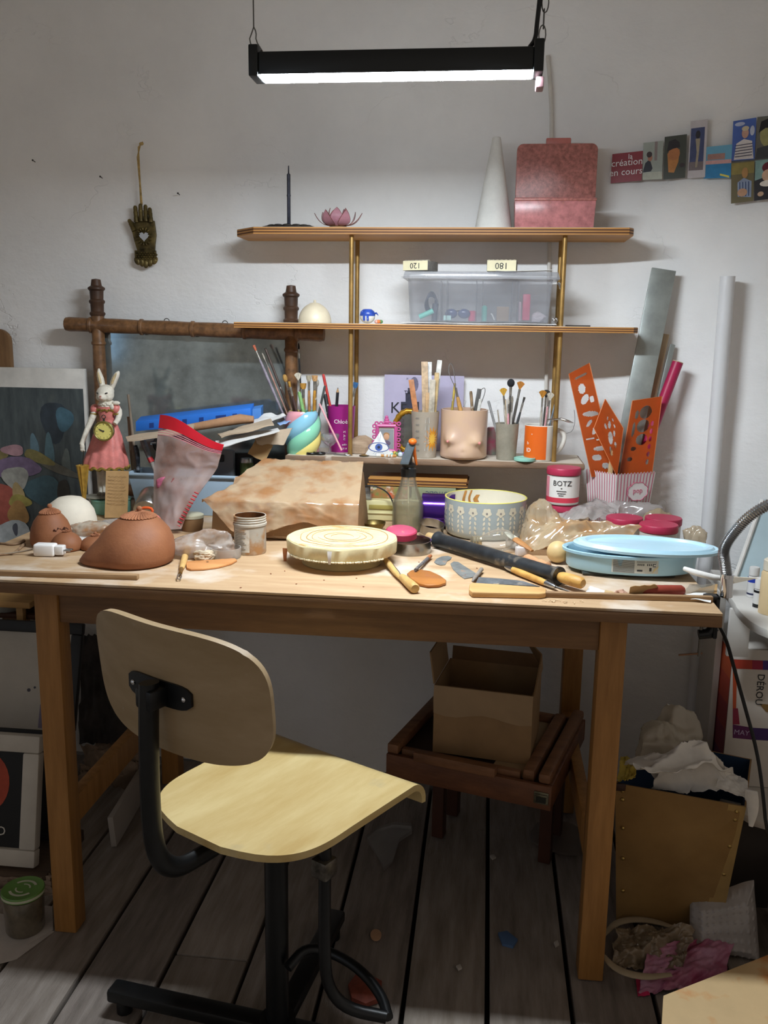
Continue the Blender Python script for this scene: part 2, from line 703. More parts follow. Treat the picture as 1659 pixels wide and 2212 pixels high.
# ================================================================ work table
TX0, TX1, TY0, TY1, TZ = -.982, .390, 1.449, 2.25, .75
UZ = atY(800, 1320, 1.449).z
LXL, LXR, LYF, LYB, LW = -.80, .231, 1.549, 2.157, .046
AZ = atY(800, 1379, 1.535).z
T_TOP = wood('table_top_wood', 'c4a682', 'ae8c67', 'x', .62, 26, 7, spots=('d2c2b0', 7, .53))
T_EDGE = wood('table_edge_wood', '876442', '6d4f35', 'x', .55, 26, 10, spots=('8d7763', 16, .68))
T_LEG = wood('table_leg_wood', 'ab7a42', '8e6230', 'z', .5, 26, 10, spots=('94765a', 20, .71))
table = thing('work_table', 'large brown wooden work table dusted with clay, everything is piled on it', 'table', (-.29, 1.85, 0))
MB().box(((TX0 + TX1) / 2, (TY0 + TY1) / 2, TZ - .0025), (TX1 - TX0 - .001, TY1 - TY0 - .001, .005)).build('table_top', T_TOP, table, world=True, bevel=.001, label='pale clay dusted top surface')
MB().box(((TX0 + TX1) / 2, (TY0 + TY1) / 2, (TZ - .0052 + UZ) / 2), (TX1 - TX0, TY1 - TY0, TZ - .0052 - UZ)).build('top_board', T_EDGE, table, world=True, bevel=.002)
for lx in (LXL, LXR):
    for ly in (LYF, LYB):
        MB().box((lx, ly, UZ / 2), (LW, LW, UZ - .0004)).build('leg', T_LEG, table, world=True, bevel=.003)
for ly in (LYF - .006, LYB + .006):
    MB().box(((LXL + LXR) / 2, ly, (UZ + AZ) / 2), (LXR - LXL - LW, .022, UZ - AZ - .0004)).build('apron', T_EDGE, table, world=True, bevel=.002)
for lx in (LXL, LXR):
    MB().box((lx, (LYF + LYB) / 2, (UZ + AZ) / 2), (.024, LYB - LYF - LW, UZ - AZ - .0004)).build('apron', T_EDGE, table, world=True, bevel=.002)
    MB().box((lx + (.008 if lx < 0 else -.008), (LYF + LYB) / 2, .247), (.024, LYB - LYF - LW, .058)).build('stretcher', T_LEG, table, world=True, bevel=.002)
hx = LXR + LW / 2
MB().box((hx + .003, LYF, UZ - .016), (.006, .012, .022)).tube([(hx + .005, LYF, UZ - .016), (hx + .016, LYF, UZ - .015)], .002).build('hinge_pin', BRASS(), table, world=True)

# ================================================================ brass rod wall shelf
SY0, SY1 = 2.105, 2.268
PLY = mat('plywood_face', 'bd8748', .5, var=.15, scale=4, stretch=(1, 12, 12))
PLY_D = mat('plywood_dark_ply', '613a1f', .6, var=.15, scale=6, stretch=(1, 12, 12))
PLY_T = mat('shelf_top_dusty', 'cbbfae', .7, var=.12, scale=9)
shelf = thing('wall_shelf', 'three tier shelf of plywood boards joined by thin brass rods', 'shelf', (-.12, 2.18, .75))


def ply_shelf(x0, x1, z, th, y0=SY0, cut=.055):
    n = 5
    for k in range(n):
        zz = z - th + th * k / n
        o = .0006 if k % 2 else 0
        poly = [(x0 + (cut if cut else 0), y0 + o), (x1 - .012, y0 + o), (x1, y0 + .02), (x1, SY1), (x0, SY1), (x0, y0 + .06 if cut else y0)]
        MB().prism(poly, th / n, Matrix.Translation((0, 0, zz))).build('shelf_layer', [PLY, PLY_D][k % 2], sp, world=True)
    poly = [(x0 + (cut if cut else .001) + .001, y0 + .002), (x1 - .013, y0 + .002), (x1 - .001, y0 + .02), (x1 - .001, SY1 - .001), (x0 + .001, SY1 - .001), (x0 + .001, y0 + (.06 if cut else .002))]
    MB().prism(poly, .0008, Matrix.Translation((0, 0, z))).build('dusty_top', PLY_T, sp, world=True)


def emptypart(name, parent):
    o = bpy.data.objects.new(name, None)
    COL.objects.link(o)
    o.parent = parent
    return o


Z1, Z2, Z3 = atY(950, 491, SY0).z, atY(950, 702, SY0).z, atY(950, 993.5, SY0).z
sp = emptypart('shelf_board', shelf)
ply_shelf(atY(512, 498, 2.165).x, atY(1372, 498, SY0).x, Z1, .0152)
sp = emptypart('shelf_board', shelf)
ply_shelf(atY(505, 700, SY0).x, atY(1381, 714, SY0).x, Z2, .0122, cut=0)
OLDW = wood('old_grey_board', '9b7f66', '6f5745', 'x', .8, 30, 9, spots=('cfc4b6', 18, .6))
lx0, lx1 = atY(615, 990, SY0).x, atY(1264, 1002, SY0).x
sp = MB().box(((lx0 + lx1) / 2, (SY0 + SY1) / 2, Z3 - .0073), (lx1 - lx0, SY1 - SY0, .0146)).build('shelf_board', OLDW, shelf, world=True, bevel=.004, label='old rough board, lowest tier')
MB().box(((lx0 + lx1) / 2, (SY0 + SY1) / 2, Z3 + .0004), (lx1 - lx0 - .01, SY1 - SY0 - .01, .0008)).build('dusty_top', PLY_T, shelf, world=True)
rfx, rrx, rgx = atY(759, 600, 2.127).x, atY(772, 600, 2.245).x, atY(1216, 610, 2.127).x
for rx, ry in ((rfx, 2.127), (rrx, 2.242), (rgx, 2.127), (rgx, 2.242)):
    for z0, z1 in ((Z2 + .001, Z1 - .0155), (Z3 + .001, Z2 - .0125), (.7505, Z3 - .015)):
        MB().cyl((rx, ry, z0), (rx, ry, z1), .0054, 14).build('rod', BRASS(), shelf, world=True)

# ================================================================ hanging strip lamp
LY = 1.50
LX0, LX1, LZ0, LZ1 = atY(536, 130, LY - .023).x, atY(1176, 122, LY - .023).x, atY(855, 156, LY - .023).z, atY(855, 104, LY - .023).z
lamp = thing('strip_lamp', 'black box strip light glowing white underneath, hung on thin wires', 'lamp', ((LX0 + LX1) / 2, LY, LZ0))
LB = mat('lamp_black', '15191a', .45, var=.1)
MB().box(((LX0 + LX1) / 2, LY, (LZ0 + LZ1) / 2), (LX1 - LX0 - .03, .045, LZ1 - LZ0)).build('housing', LB, lamp, world=True, bevel=.003)
for ex, s in ((LX0 + .008, 1), (LX1 - .008, -1)):
    MB().box((ex, LY, (LZ0 + LZ1) / 2 + .004), (.015, .05, LZ1 - LZ0 + .012)).build('end_cap', LB, lamp, world=True, bevel=.002)
dif = mat('lamp_diffuser', 'ffffff', .4, var=0, emit=0)
b_ = dif.node_tree.nodes['Principled BSDF']
b_.inputs['Emission Color'].default_value = (*LAMP_COLOUR, 1)
b_.inputs['Emission Strength'].default_value = LAMP_STRENGTH
MB().box(((LX0 + LX1) / 2, LY, LZ0 - .0010), (LX1 - LX0 - .034, .041, .0018)).build('diffuser', dif, lamp, world=True)
MB().box((LX1 - .004, LY + .01, LZ0 - .012), (.012, .03, .016)).build('socket', mat('socket_pink', '8a6a6e', .5), lamp, world=True, bevel=.002)
WIRE = mat('wire_grey', '6b6a66', .4, .8)
pl = atY(548, 58, LY)
MB().tube([atY(547, -60, LY), atY(547, 0, LY), pl], .0011, 6).build('hanging_wire', WIRE, lamp, world=True)
MB().tube([pl, pl + V((-.003, 0, -.008)), pl + V((-.008, 0, -.02)), V((LX0 + .006, LY, LZ1 + .006))], .001, 6, smooth=1).build('wire_hook', WIRE, lamp, world=True)
MB().tube([pl, pl + V((.004, 0, -.008)), pl + V((.003, 0, -.02)), V((LX0 + .017, LY, LZ1 + .006))], .001, 6, smooth=1).build('wire_hook', WIRE, lamp, world=True)
px_ = atY(1181, 0, LY).x
zt = LZ1 + .008
k = 0
while zt < 1.80:
    q = V((LX1 - .004 + (px_ - LX1 + .004) * min(1, (zt - LZ1) / .09), LY, zt + .013))
    pts = [q + V(((.005 * math.sin(t) if k % 2 == 0 else 0), (.005 * math.sin(t) if k % 2 else 0), .014 * math.cos(t))) for t in [i * PI / 6 for i in range(13)]]
    MB().tube(pts, .001, 5).build('chain_link', WIRE, lamp, world=True)
    zt += .0225
    k += 1
MB().tube([V((LX1 - .022, LY, LZ1 + .004)), atY(1157, 85, LY), atY(1160, 50, LY), atY(1166, 0, LY), atY(1170, -60, LY)], .0035, 8, smooth=2).build('power_cable', BLACK(), lamp, world=True)
# power cable run up the wall behind the shelf
m_ = MB().tube([atY(1183, 120, WALL_Y - .006), atY(1190, 200, WALL_Y - .006), atY(1192, 300, WALL_Y - .006), atY(1188, 400, WALL_Y - .006), atY(1186, 600, WALL_Y - .006), atY(1183, 700, WALL_Y - .006), atY(1178, 900, WALL_Y - .006)], .0045, 8, smooth=2)
origin(solo(m_, 'wall_cable', mat('cable_white', 'd2cdc4', .6), 'thin painted cable running down the wall behind the shelf', 'cable'))

# ================================================================ chair
CH = math.radians(-29)
chair = thing('work_chair', 'plywood swivel chair on black steel tube, curved backrest towards us', 'chair', (-.313, 1.297, 0), CH)
SEATW = wood('chair_seat_plywood', 'd3bd88', 'bb9e64', 'y', .42, 20, 5, coat=.25, spots=('a99b7d', 7, .67), bump=.04)
BACKW = wood('chair_back_plywood', 'ad9574', '98805c', 'x', .5, 16, 5, spots=('b9b3ab', 22, .70), bump=.05)


def seat_fn(u, v):
    y = -.165 + .362 * v
    # half width: rounded rear corners, straight front
    q = max(0, 1 - v / .42)
    hw = .160 * max(.05, 1 - q ** 3.2) ** .42 if v < .42 else .160 + .005 * math.sin((v - .42) * 2.4)
    hw *= 1 + .02 * v
    x = (2 * u - 1) * hw
    z = .462 - .010 * (1 - (x / .16) ** 2) * math.sin(PI * min(1, max(0, v))) * .6
    yy = y
    if v > .86:
        t = (v - .86) / .14
        r = .03
        an = t * 1.75
        yy = -.165 + .362 * .86 + r * math.sin(an)
        z -= r * (1 - math.cos(an))
    return V((x, yy, z))


MB().slab(28, 44, seat_fn, .011).build('seat', SEATW, chair, smooth=50, label='golden plywood seat with front edge rolled down')
for bx, by in ((-.075, .115), (.07, .112), (-.065, -.10), (.07, -.10)):
    MB().ball((bx, by, .4615), (.0055, .0055, .0025), 12, 6).build('bolt', CHROME(), chair)


def rounded(a, b, n):
    """unit square to a rounded square"""
    m_ = max(abs(a), abs(b))
    if m_ < 1e-9:
        return 0, 0
    q = m_ / (abs(a) ** n + abs(b) ** n) ** (1 / n)
    return a * q, b * q


def back_fn(u, v):
    x, zz = rounded(2 * u - 1, 2 * v - 1, 3.6)
    x, zz = .170 * x, .092 * zz
    return V((x, -.222 + 1.2 * x * x - .10 * zz, .714 + zz))


MB().slab(36, 22, back_fn, .010).build('backrest', BACKW, chair, smooth=50)
BK = BLACK()
mb = MB()
mb.slab(16, 6, lambda u, v: V((.062 * (2 * u - 1), -.2295 + 1.2 * (.062 * (2 * u - 1)) ** 2, .712 + (.0175 * (2 * v - 1)) * math.sqrt(max(.1, 1 - abs(2 * u - 1) ** 6 * .75)))), .004)
mb.build('back_bracket', BK, chair)
MB().box((.006, -.244, .710), (.032, .032, .028)).build('bracket_knuckle', BK, chair, bevel=.004)
for s in (-.05, .05):
    MB().ball((s, -.2295, .712), (.004, .003, .004), 10, 6).build('bolt', CHROME(), chair)
pts = [(.006, -.248, .731), (.006, -.252, .66), (.006, -.254, .56), (.004, -.248, .482), (.0, -.214, .438), (-.004, -.16, .430), (-.006, -.05, .433), (-.006, .02, .434)]
MB().tube(pts, [.015] * 8, 12, smooth=3, flat=.72).build('back_post', BK, chair)
MB().cyl((0, 0, .05), (0, 0, .435), .0192, 24).build('column', BK, chair)
MB().box((0, 0, .4415), (.20, .22, .008)).cyl((0, 0, .40), (0, 0, .438), .03, 20).build('seat_plate', BK, chair, bevel=.001)
# footrest: one straight tube down from the seat, bent outwards at the foot, and a half ring round the column
R2 = chair.matrix_basis.inverted()


def cw(p):
    return parent_matrix(chair).inverted() @ V(p)


t0 = atY(702, 1868, 1.2)
t1 = atY(700, 2080, 1.2)
mb = MB().tube([cw((t0.x, t0.y, .437)), cw((t0.x, 1.2, .40)), cw((t1.x, 1.2, t1.z)), cw(atY(712, 2140, 1.2)), cw(atY(750, 2180, 1.2)), cw(atY(835, 2197, 1.2))], .0095, 10, smooth=2)
mb.build('footrest_tube', BK, chair)
pe = atY(838, 2198, 1.2)
mb = MB().tube([cw((-.29, 1.275, pe.z + .01)), cw(atY(660, 2045, 1.31)), cw(atY(720, 2058, 1.31)), cw(atY(780, 2095, 1.28)), cw(atY(825, 2150, 1.24)), cw((pe.x, pe.y, pe.z))], .0085, 10, smooth=2)
mb.build('footrest_ring', BK, chair)
MB().box(cw(atY(700, 1872, 1.2)), (.03, .03, .03)).build('footrest_clamp', mat('worn_steel', '6a655d', .4, .8, var=.4, scale=60), chair, bevel=.004)
for a in (0.35, 1.92, 3.5, 5.07):
    d = V((math.cos(a), math.sin(a), 0))
    MB().box((.0, 0, 0), (.30, .036, .024), Matrix.Translation(V((0, 0, .036)) + d * .165) @ rotz(a)).build('foot_bar', BK, chair, bevel=.005)
    MB().cyl(d * .29, d * .29 + V((0, 0, .024)), .014, 12).build('foot_pad', BK, chair)
MB().cyl((0, 0, .022), (0, 0, .055), .03, 20).build('column_base', BK, chair)

# ================================================================ left side wall with a tall window, out of the frame (the mirror shows it)
struct(MB().box((-2.43, .6, 1.4), (.06, 3.7, 2.8)).build('wall_left', WALLM))
win = bpy.data.objects.new('window_1', None)
COL.objects.link(win)
win['kind'] = 'structure'
sky_pane = mat('window_daylight', '8fb2d6', .3, var=0, emit=3.0)
WF = WHITE()
for k in range(3):
    MB().box((-2.396, -1.12 + k * .26, 1.45), (.006, .2, .9)).build('pane', sky_pane, win)
for k in range(4):
    MB().box((-2.385, -1.25 + k * .26, 1.45), (.03, .05, 1.0)).build('frame_post', WF, win, bevel=.004)
for z in (.96, 1.94):
    MB().box((-2.385, -.86, z), (.03, .83, .05)).build('frame_rail', WF, win, bevel=.004)

# ================================================================ bamboo framed mirror leaning behind the table
MY = 2.245
BAM = mat('bamboo_brown', '7a5636', .45, var=.3, scale=18, stretch=(4, 4, 4), coat=.2)
BAM_D = mat('bamboo_dark', '4b3323', .5, var=.3, scale=18)


def bamboo(p0, p1, r, rings, name, m, par, seg=14):
    p0, p1 = V(p0), V(p1)
    L_ = (p1 - p0).length
    prof = [(0, 0), (r * .9, 0)]
    for k in range(rings):
        z = L_ * (k + .5) / rings
        prof += [(r, z - L_ / rings * .42), (r * .93, z - .006), (r * 1.1, z - .003), (r * 1.1, z + .002), (r * .95, z + .005), (r, z + L_ / rings * .42)]
    prof += [(r * .9, L_), (0, L_)]
    return MB().lathe(prof, seg, frame(p0, p1)).build(name, m, par, world=True)


mirror = thing('bamboo_mirror', 'old dusty mirror in a brown bamboo frame leaning on the white wall', 'mirror', (-.82, MY, .755))
ra, rb = atY(143, 700, MY - .02), atY(700, 722, MY - .02)
bamboo(ra, rb, .0185, 5, 'top_rail', BAM, mirror)
for px, py in ((210, 664), (629, 679)):
    tp = atY(px, py, MY - .02)
    bamboo((tp.x - .002, MY - .02, .752), (tp.x, MY - .02, tp.z - .008), .0165, 3, 'post', BAM, mirror)
    q = atY(px, py, MY - .02)
    MB().lathe([(0, -.008), (.012, -.006), (.016, 0), (.019, .004), (.0195, .008), (.016, .012), (.0165, .03), (.0195, .034), (.0195, .038), (.016, .042), (.017, .062), (.021, .066), (.021, .07), (.0135, .075), (.011, .09), (0, .092)], 18, Matrix.Translation(q - V((0, 0, .022)))).build('finial', BAM_D, mirror, world=True)
for px, py in ((360, 694), (486, 699)):
    q = atY(px, py, MY)
    MB().tube([q + V((.007 * math.cos(t), 0, .007 * math.sin(t))) for t in [i * PI / 6 for i in range(13)]], .0012, 6).build('hanging_ring', WIRE, mirror, world=True)
g0, g1 = atY(210, 715, MY), atY(629, 722, MY)
gm = mat('mirror_glass', '9aa3a2', .1, .66, var=.22, scale=14, spots=('c9cbc8', 60, .70))
MB().box(((g0.x + g1.x) / 2, MY, (g0.z + .775) / 2), (g1.x - g0.x, .006, g0.z - .775)).build('mirror_glass', gm, mirror, world=True)
MB().box(((g0.x + g1.x) / 2, MY - .01, .775), (g1.x - g0.x, .026, .03)).build('bottom_rail', BAM, mirror, world=True, bevel=.006)

# ================================================================ things on the wall
BRZ = mat('bronze_dark', '6a5c36', .38, .6, var=.55, scale=40, bump=.2, bscale=120)
HP = WALL_Y - .004
hk = atY(308, 312, HP)
hand = thing('hand_ornament', 'dark bronze open hand plaque with small heart mirror, hung on a cord', 'ornament', (atY(311, 520, HP).x, HP, atY(311, 570, HP).z))
hm = mpp(atY(311, 520, HP))
hc = atY(311, 520, HP - .012)


def hp(px, py, off=.0):
    return V((hc.x + (px - 311) * hm, HP - .01 - off, hc.z - (py - 520) * hm))


poly = [(284, 500), (291, 470), (288, 488), (292, 478), (327, 478), (334, 490), (337, 512), (334, 536), (333, 542), (290, 542), (289, 530)]
poly = [(294, 541), (288, 520), (282, 492), (277, 474), (291, 484), (292, 478), (334, 478), (337, 508), (334, 528), (333, 541)]
pts = [hp(*p) for p in poly]
mb = MB()
n_ = len(pts)
mb.add([p + V((0, .009, 0)) for p in pts] + pts, [tuple(range(n_)), tuple(reversed(range(n_, 2 * n_)))] + [(i, (i + 1) % n_, n_ + (i + 1) % n_, n_ + i) for i in range(n_)])
mb.build('palm', BRZ, hand, world=True, bevel=.002)
for (x0, y0, x1, y1) in ((296, 482, 294, 448), (306, 480, 306, 444), (317, 480, 317, 446), (328, 482, 326, 452), (290, 500, 279, 476)):
    a, b = hp(x0, y0, .002), hp(x1, y1, .002)
    MB().tube([a, a.lerp(b, .3), a.lerp(b, .34), a.lerp(b, .62), a.lerp(b, .66), a.lerp(b, .9), b], [r * hm for r in (5.4, 5.2, 4.6, 5, 4.4, 4.4, 2.5)], 10).build('finger', BRZ, hand, world=True)
for k in range(16):
    t = 2 * PI * k / 16
    c = hp(312 + 15 * math.cos(t), 512 + 16 * math.sin(t), .007)
    MB().ball((0, 0, 0), (.0058, .004, .0022), 8, 6, Matrix.Translation(c) @ Matrix.Rotation(t, 4, 'Y')).build('petal', BRZ, hand, world=True)
ht = [hp(312 + 11 * math.sin(t) ** 3, 511 - .68 * (13 * math.cos(t) - 5 * math.cos(2 * t) - 2 * math.cos(3 * t) - math.cos(4 * t)), .0045) for t in [i * PI / 12 for i in range(24)]]
MB().add(ht + [p + V((0, .006, 0)) for p in ht], [tuple(range(24)), tuple(reversed(range(24, 48)))] + [(i, (i + 1) % 24, 24 + (i + 1) % 24, 24 + i) for i in range(24)]).build('heart_mirror', mat('heart_mirror', 'c9d2dc', .08, 1, var=0), hand, world=True)
mb = MB()
for r_ in range(4):
    for k in range(8):
        mb.ball(hp(293 + k * 6 + (r_ % 2) * 3, 545 + r_ * 4.2, .003), (.0032, .0035, .0028), 6, 5)
mb.slab(8, 3, lambda u, v: hp(289 + 47 * u, 540 + 21 * v, -.001), .006)
mb.build('beaded_cuff', BRZ, hand, world=True)
for k, (x, y, a) in enumerate(((294, 562, .5), (304, 565, .2), (313, 568, 0), (323, 565, -.25), (333, 561, -.6))):
    MB().ball((0, 0, 0), (.0075, .004, .011), 8, 6, Matrix.Translation(hp(x, y, .001)) @ Matrix.Rotation(-a, 4, 'Y')).build('cuff_leaf', BRZ, hand, world=True)
CORD = mat('jute_cord', 'b79a62', .9, var=.3, scale=80)
MB().tube([hp(306, 446), hp(306, 400, .002), hp(303, 350, .002), hk + V((-.002, -.008, 0)), hk + V((.004, -.008, .004))], .0018, 6).tube([hp(309, 446), hp(307, 400, .002), hp(306, 330, .002), hk + V((0, -.008, 0))], .0018, 6).ball(hk + V((0, -.008, 0)), (.006, .004, .004), 8, 6).build('hanging_cord', CORD, hand, world=True)
for nx, ny, r_ in ((221, 385, 0), (76, 350, 1), (388, 421, 2)):
    q = atY(nx, ny, WALL_Y)
    o = solo(MB().cyl((0, 0, 0), (0, -.012, .002), .0011, 8).lathe([(0, 0), (.0024, 0), (.0024, .001), (0, .001)], 8, TRS((0, -.012, .002), PI / 2)), 'nail', mat('nail_metal', '4a4846', .5, .7), ['bent nail in the white wall left of the bronze hand', 'lone nail high on the bare wall near the left edge', 'small nail in the wall right of the bronze hand'][r_], 'nail', q)

# postcards along the right wall
TAPE = clear('sticky_tape', (235, 235, 230), .25, .3)


def on_rw(px, py, off=.003):
    d = _ray(px, py)
    n = V((math.sin(RA), math.cos(RA), 0))
    c = rw(0, 0, off)
    t = (c - CAM).dot(n) / d.dot(n)
    return CAM + d * t


def card(name, label, quad, col, pieces=(), cat='postcard', off=.008, th=.001, group='postcards on the right wall'):
    """quad: four photo corners tl tr br bl; pieces: (name, colour, polygon in 0..1 card space)"""
    P = [on_rw(*q, off) for q in quad]
    nrm = V((-math.sin(RA), -math.cos(RA), 0))
    c0 = (P[2] + P[3]) / 2
    root = thing(name, label, cat, tuple(c0), 0, group)

    def pt(u, v, o):
        return P[0].lerp(P[1], u).lerp(P[3].lerp(P[2], u), v) + nrm * o
    MB().add([pt(u, v, o) for o in (0, th) for (u, v) in ((0, 0), (1, 0), (1, 1), (0, 1))], [(0, 1, 2, 3), (4, 7, 6, 5), (0, 4, 5, 1), (1, 5, 6, 2), (2, 6, 7, 3), (3, 7, 4, 0)]).build('card', mat('card_' + col, col, .4, var=.06, scale=30), root, world=True)
    for i, (nm, pc, pg) in enumerate(pieces):
        k = len(pg)
        MB().add([pt(u, v, th + .0002 * (i + 1)) for u, v in pg], [tuple(range(k))]).build(nm, mat('print_' + pc, pc, .45, var=.1, scale=60), root, world=True)
    return root, pt


def ell(cx, cy, rx, ry, n=18, a0=0, a1=2 * PI):
    return [(cx + rx * math.cos(a0 + (a1 - a0) * i / n), cy + ry * math.sin(a0 + (a1 - a0) * i / n)) for i in range(n)]


def rect(a, b, c, d):
    return [(a, b), (c, b), (c, d), (a, d)]


r, pt = card('postcard', 'dark red postcard with white handwritten words, leftmost on the right wall', [(1323, 333), (1389, 326), (1386, 390), (1319, 396)], '8c1f2c')


def card_text(r, pt, body, size, u, v, m, th=.0014):
    o_ = pt(u, v, th)
    x = (pt(u + .1, v, th) - o_).normalized()
    y = (pt(u, v - .1, th) - o_).normalized()
    z = x.cross(y)
    T = Matrix(((x.x, y.x, z.x, o_.x), (x.y, y.y, z.y, o_.y), (x.z, y.z, z.z, o_.z), (0, 0, 0, 1)))
    return text(body, size, m, r, parent_matrix(r).inverted() @ T, depth=.0001)


INKW = mat('ink_white', 'f0ecea', .6, var=0)
card_text(r, pt, 'la', .016, .60, .15, INKW)
card_text(r, pt, 'création', .0215, .50, .34, INKW)
card_text(r, pt, 'en cours', .0215, .48, .66, INKW)
card('postcard', 'pale grey green postcard with a small dark seated figure beside the red card', [(1390, 309), (1433, 304), (1430, 387), (1388, 389)], 'a3aaa0', [('print_shape', '8d7f7c', rect(.58, 0, .72, .5)), ('print_shape', '2b2d36', [(0, .8), (.12, .55), (.35, .45), (.5, .7), (.42, .78)]), ('print_shape', 'b47b62', ell(.36, .42, .12, .09)), ('print_shape', '3a2a2a', ell(.32, .33, .14, .08)), ('print_shape', 'bcc0b0', rect(0, .8, 1, 1))])
card('postcard', 'dark olive postcard portrait of a person with long orange beard and dark cap', [(1436, 296), (1484, 290), (1480, 384), (1433, 388)], '42463c', [('print_shape', 'c48443', [(.15, .4), (.7, .33), (.66, .62), (.48, .86), (.22, .84)]), ('print_shape', 'b97745', ell(.45, .42, .27, .15)), ('print_shape', '241d1f', [(.12, .36), (.2, .12), (.48, .08), (.68, .16), (.72, .28), (.4, .3)]), ('print_shape', '3b2f31', ell(.84, .7, .13, .05))], off=.009)
card('postcard', 'tall narrow blue card with a pale standing figure and white borders', [(1492, 262), (1529, 257), (1523, 383), (1485, 385)], 'c9c3c6', [('print_shape', '454f78', rect(.06, .13, .86, .72)), ('print_shape', '7a6f72', rect(.04, .72, .86, .87)), ('print_shape', 'a59a85', [(.35, .32), (.62, .32), (.58, .6), (.52, .82), (.4, .82), (.45, .55)]), ('print_shape', '2a2730', ell(.48, .25, .14, .07))], off=.0105)
card('postcard', 'bright blue card in flat colour bands with a pink strip, next to the tall card', [(1524, 318), (1582, 312), (1578, 384), (1520, 386)], '6fb0cf', [('print_shape', '2e86bd', rect(0, .56, 1, 1)), ('print_shape', 'd6a6a4', rect(0, .44, 1, .56)), ('print_shape', 'b0867c', rect(.1, .24, .75, .42)), ('print_shape', 'e0d35c', [(.6, .86), (.95, .94), (.95, 1), (.6, .92)])], off=.009)
card('postcard', 'blue patterned card of a fair haired person in a striped jumper', [(1584, 262), (1634, 254), (1630, 344), (1580, 348)], '4a68b4', [('print_shape', 'b9c2dc', ell(.3, .1, .22, .05)), ('print_shape', 'c8cfe2', ell(.85, .3, .1, .12)), ('print_shape', 'dcd6d4', [(.1, .98), (.18, .58), (.5, .48), (.86, .55), (.95, .98)])] + [('print_shape', '3b3850', [(.14, .62 + i * .07), (.88, .6 + i * .07), (.88, .62 + i * .07), (.14, .64 + i * .07)]) for i in range(5)] + [('print_shape', 'caa08e', ell(.55, .34, .15, .13)), ('print_shape', 'd2c6a6', ell(.55, .23, .16, .06))], off=.009)
card('postcard', 'greenish portrait card with black hair and grey jumper, top right corner', [(1636, 253), (1700, 246), (1696, 338), (1631, 344)], '6b6a62', [('print_shape', 'a4a06a', ell(.42, .44, .3, .3)), ('print_shape', '1d1c1e', [(.08, .38), (.14, .12), (.42, .05), (.74, .12), (.76, .3), (.3, .28)]), ('print_shape', '3f4247', [(0, 1), (.05, .75), (.5, .68), (1, .78), (1, 1)])], off=.0105)
card('postcard', 'ochre card of a person in a blue striped shirt below the jumper card', [(1580, 352), (1630, 347), (1627, 434), (1579, 440)], '6f6647', [('print_shape', '94864a', rect(0, .02, 1, .3)), ('print_shape', '8d9bb4', [(.3, .85), (.28, .5), (.55, .4), (.9, .5), (.9, .9)])] + [('print_shape', '33456e', [(.36 + i * .13, .5), (.4 + i * .13, .5), (.42 + i * .13, .86), (.38 + i * .13, .86)]) for i in range(4)] + [('print_shape', 'b08450', ell(.6, .28, .14, .13)), ('print_shape', 'c49878', ell(.5, .76, .22, .1))], off=.009)
card('postcard', 'dark card with a figure in a red hat and white ruff, lower right corner', [(1632, 347), (1700, 339), (1697, 425), (1629, 434)], '2c2a30', [('print_shape', '86a9a4', [(0, 0), (1, 0), (1, .3), (0, .5)]), ('print_shape', '6b1f2e', ell(.42, .2, .2, .13)), ('print_shape', 'd8b193', ell(.42, .4, .2, .15)), ('print_shape', 'e6ded2', ell(.42, .6, .26, .08)), ('print_shape', '24222a', [(.1, 1), (.2, .68), (.7, .68), (.9, 1)]), ('print_shape', 'c9a78a', ell(.2, .85, .1, .06))], off=.0105)

# ================================================================ left: print, boards and frames
pr = thing('art_print', 'large white bordered print of soft dark shapes leaning at the left edge', 'picture', (-1.25, 2.245, .52))
PT = TRS((0, 0, 0))


def pp(px, py, o=0):
    q = atY(px, py, 2.232 + o)
    return q


xl, xr_ = pp(-200, 900).x, pp(188, 900).x
zt, zb = pp(188, 797).z, .52
MB().box(((xl + xr_) / 2, 2.238, (zt + zb) / 2), (xr_ - xl, .016, zt - zb)).build('board', mat('print_board', 'dcd8d0', .6), pr, world=True, bevel=.001)
yb = 2.2295
pz = pp(100, 838).z
pmat = mat('print_dark', '5b6464', .5, var=.3, col2='3b4245', scale=7, stretch=(6, 1, 1.2), spots=('74745f', 5, .66))
MB().add([(xl + .05, yb, pz), (xr_ - .006, yb, pz), (xr_ - .006, yb, zb + .02), (xl + .05, yb, zb + .02)], [(0, 3, 2, 1)]).build('picture_print', pmat, pr, world=True)


def blob(c, px, py, rx, ry, k, n=20, rot=0, wob=.12):
    m = mpp(pp(px, py))
    ce = pp(px, py)
    pts = []
    for i in range(n):
        t = 2 * PI * i / n
        q = 1 + wob * math.sin(3 * t + k)
        x, z = rx * m * q * math.cos(t), ry * m * q * math.sin(t)
        x, z = x * math.cos(rot) - z * math.sin(rot), x * math.sin(rot) + z * math.cos(rot)
        pts.append((min(ce.x + x, xr_ - .008), yb - .0004 - .0002 * k, max(ce.z + z, zb + .022)))
    MB().add(pts, [tuple(reversed(range(n)))]).build('print_shape', mat('pshape_' + c, c, .5, var=.22, scale=25), pr, world=True)


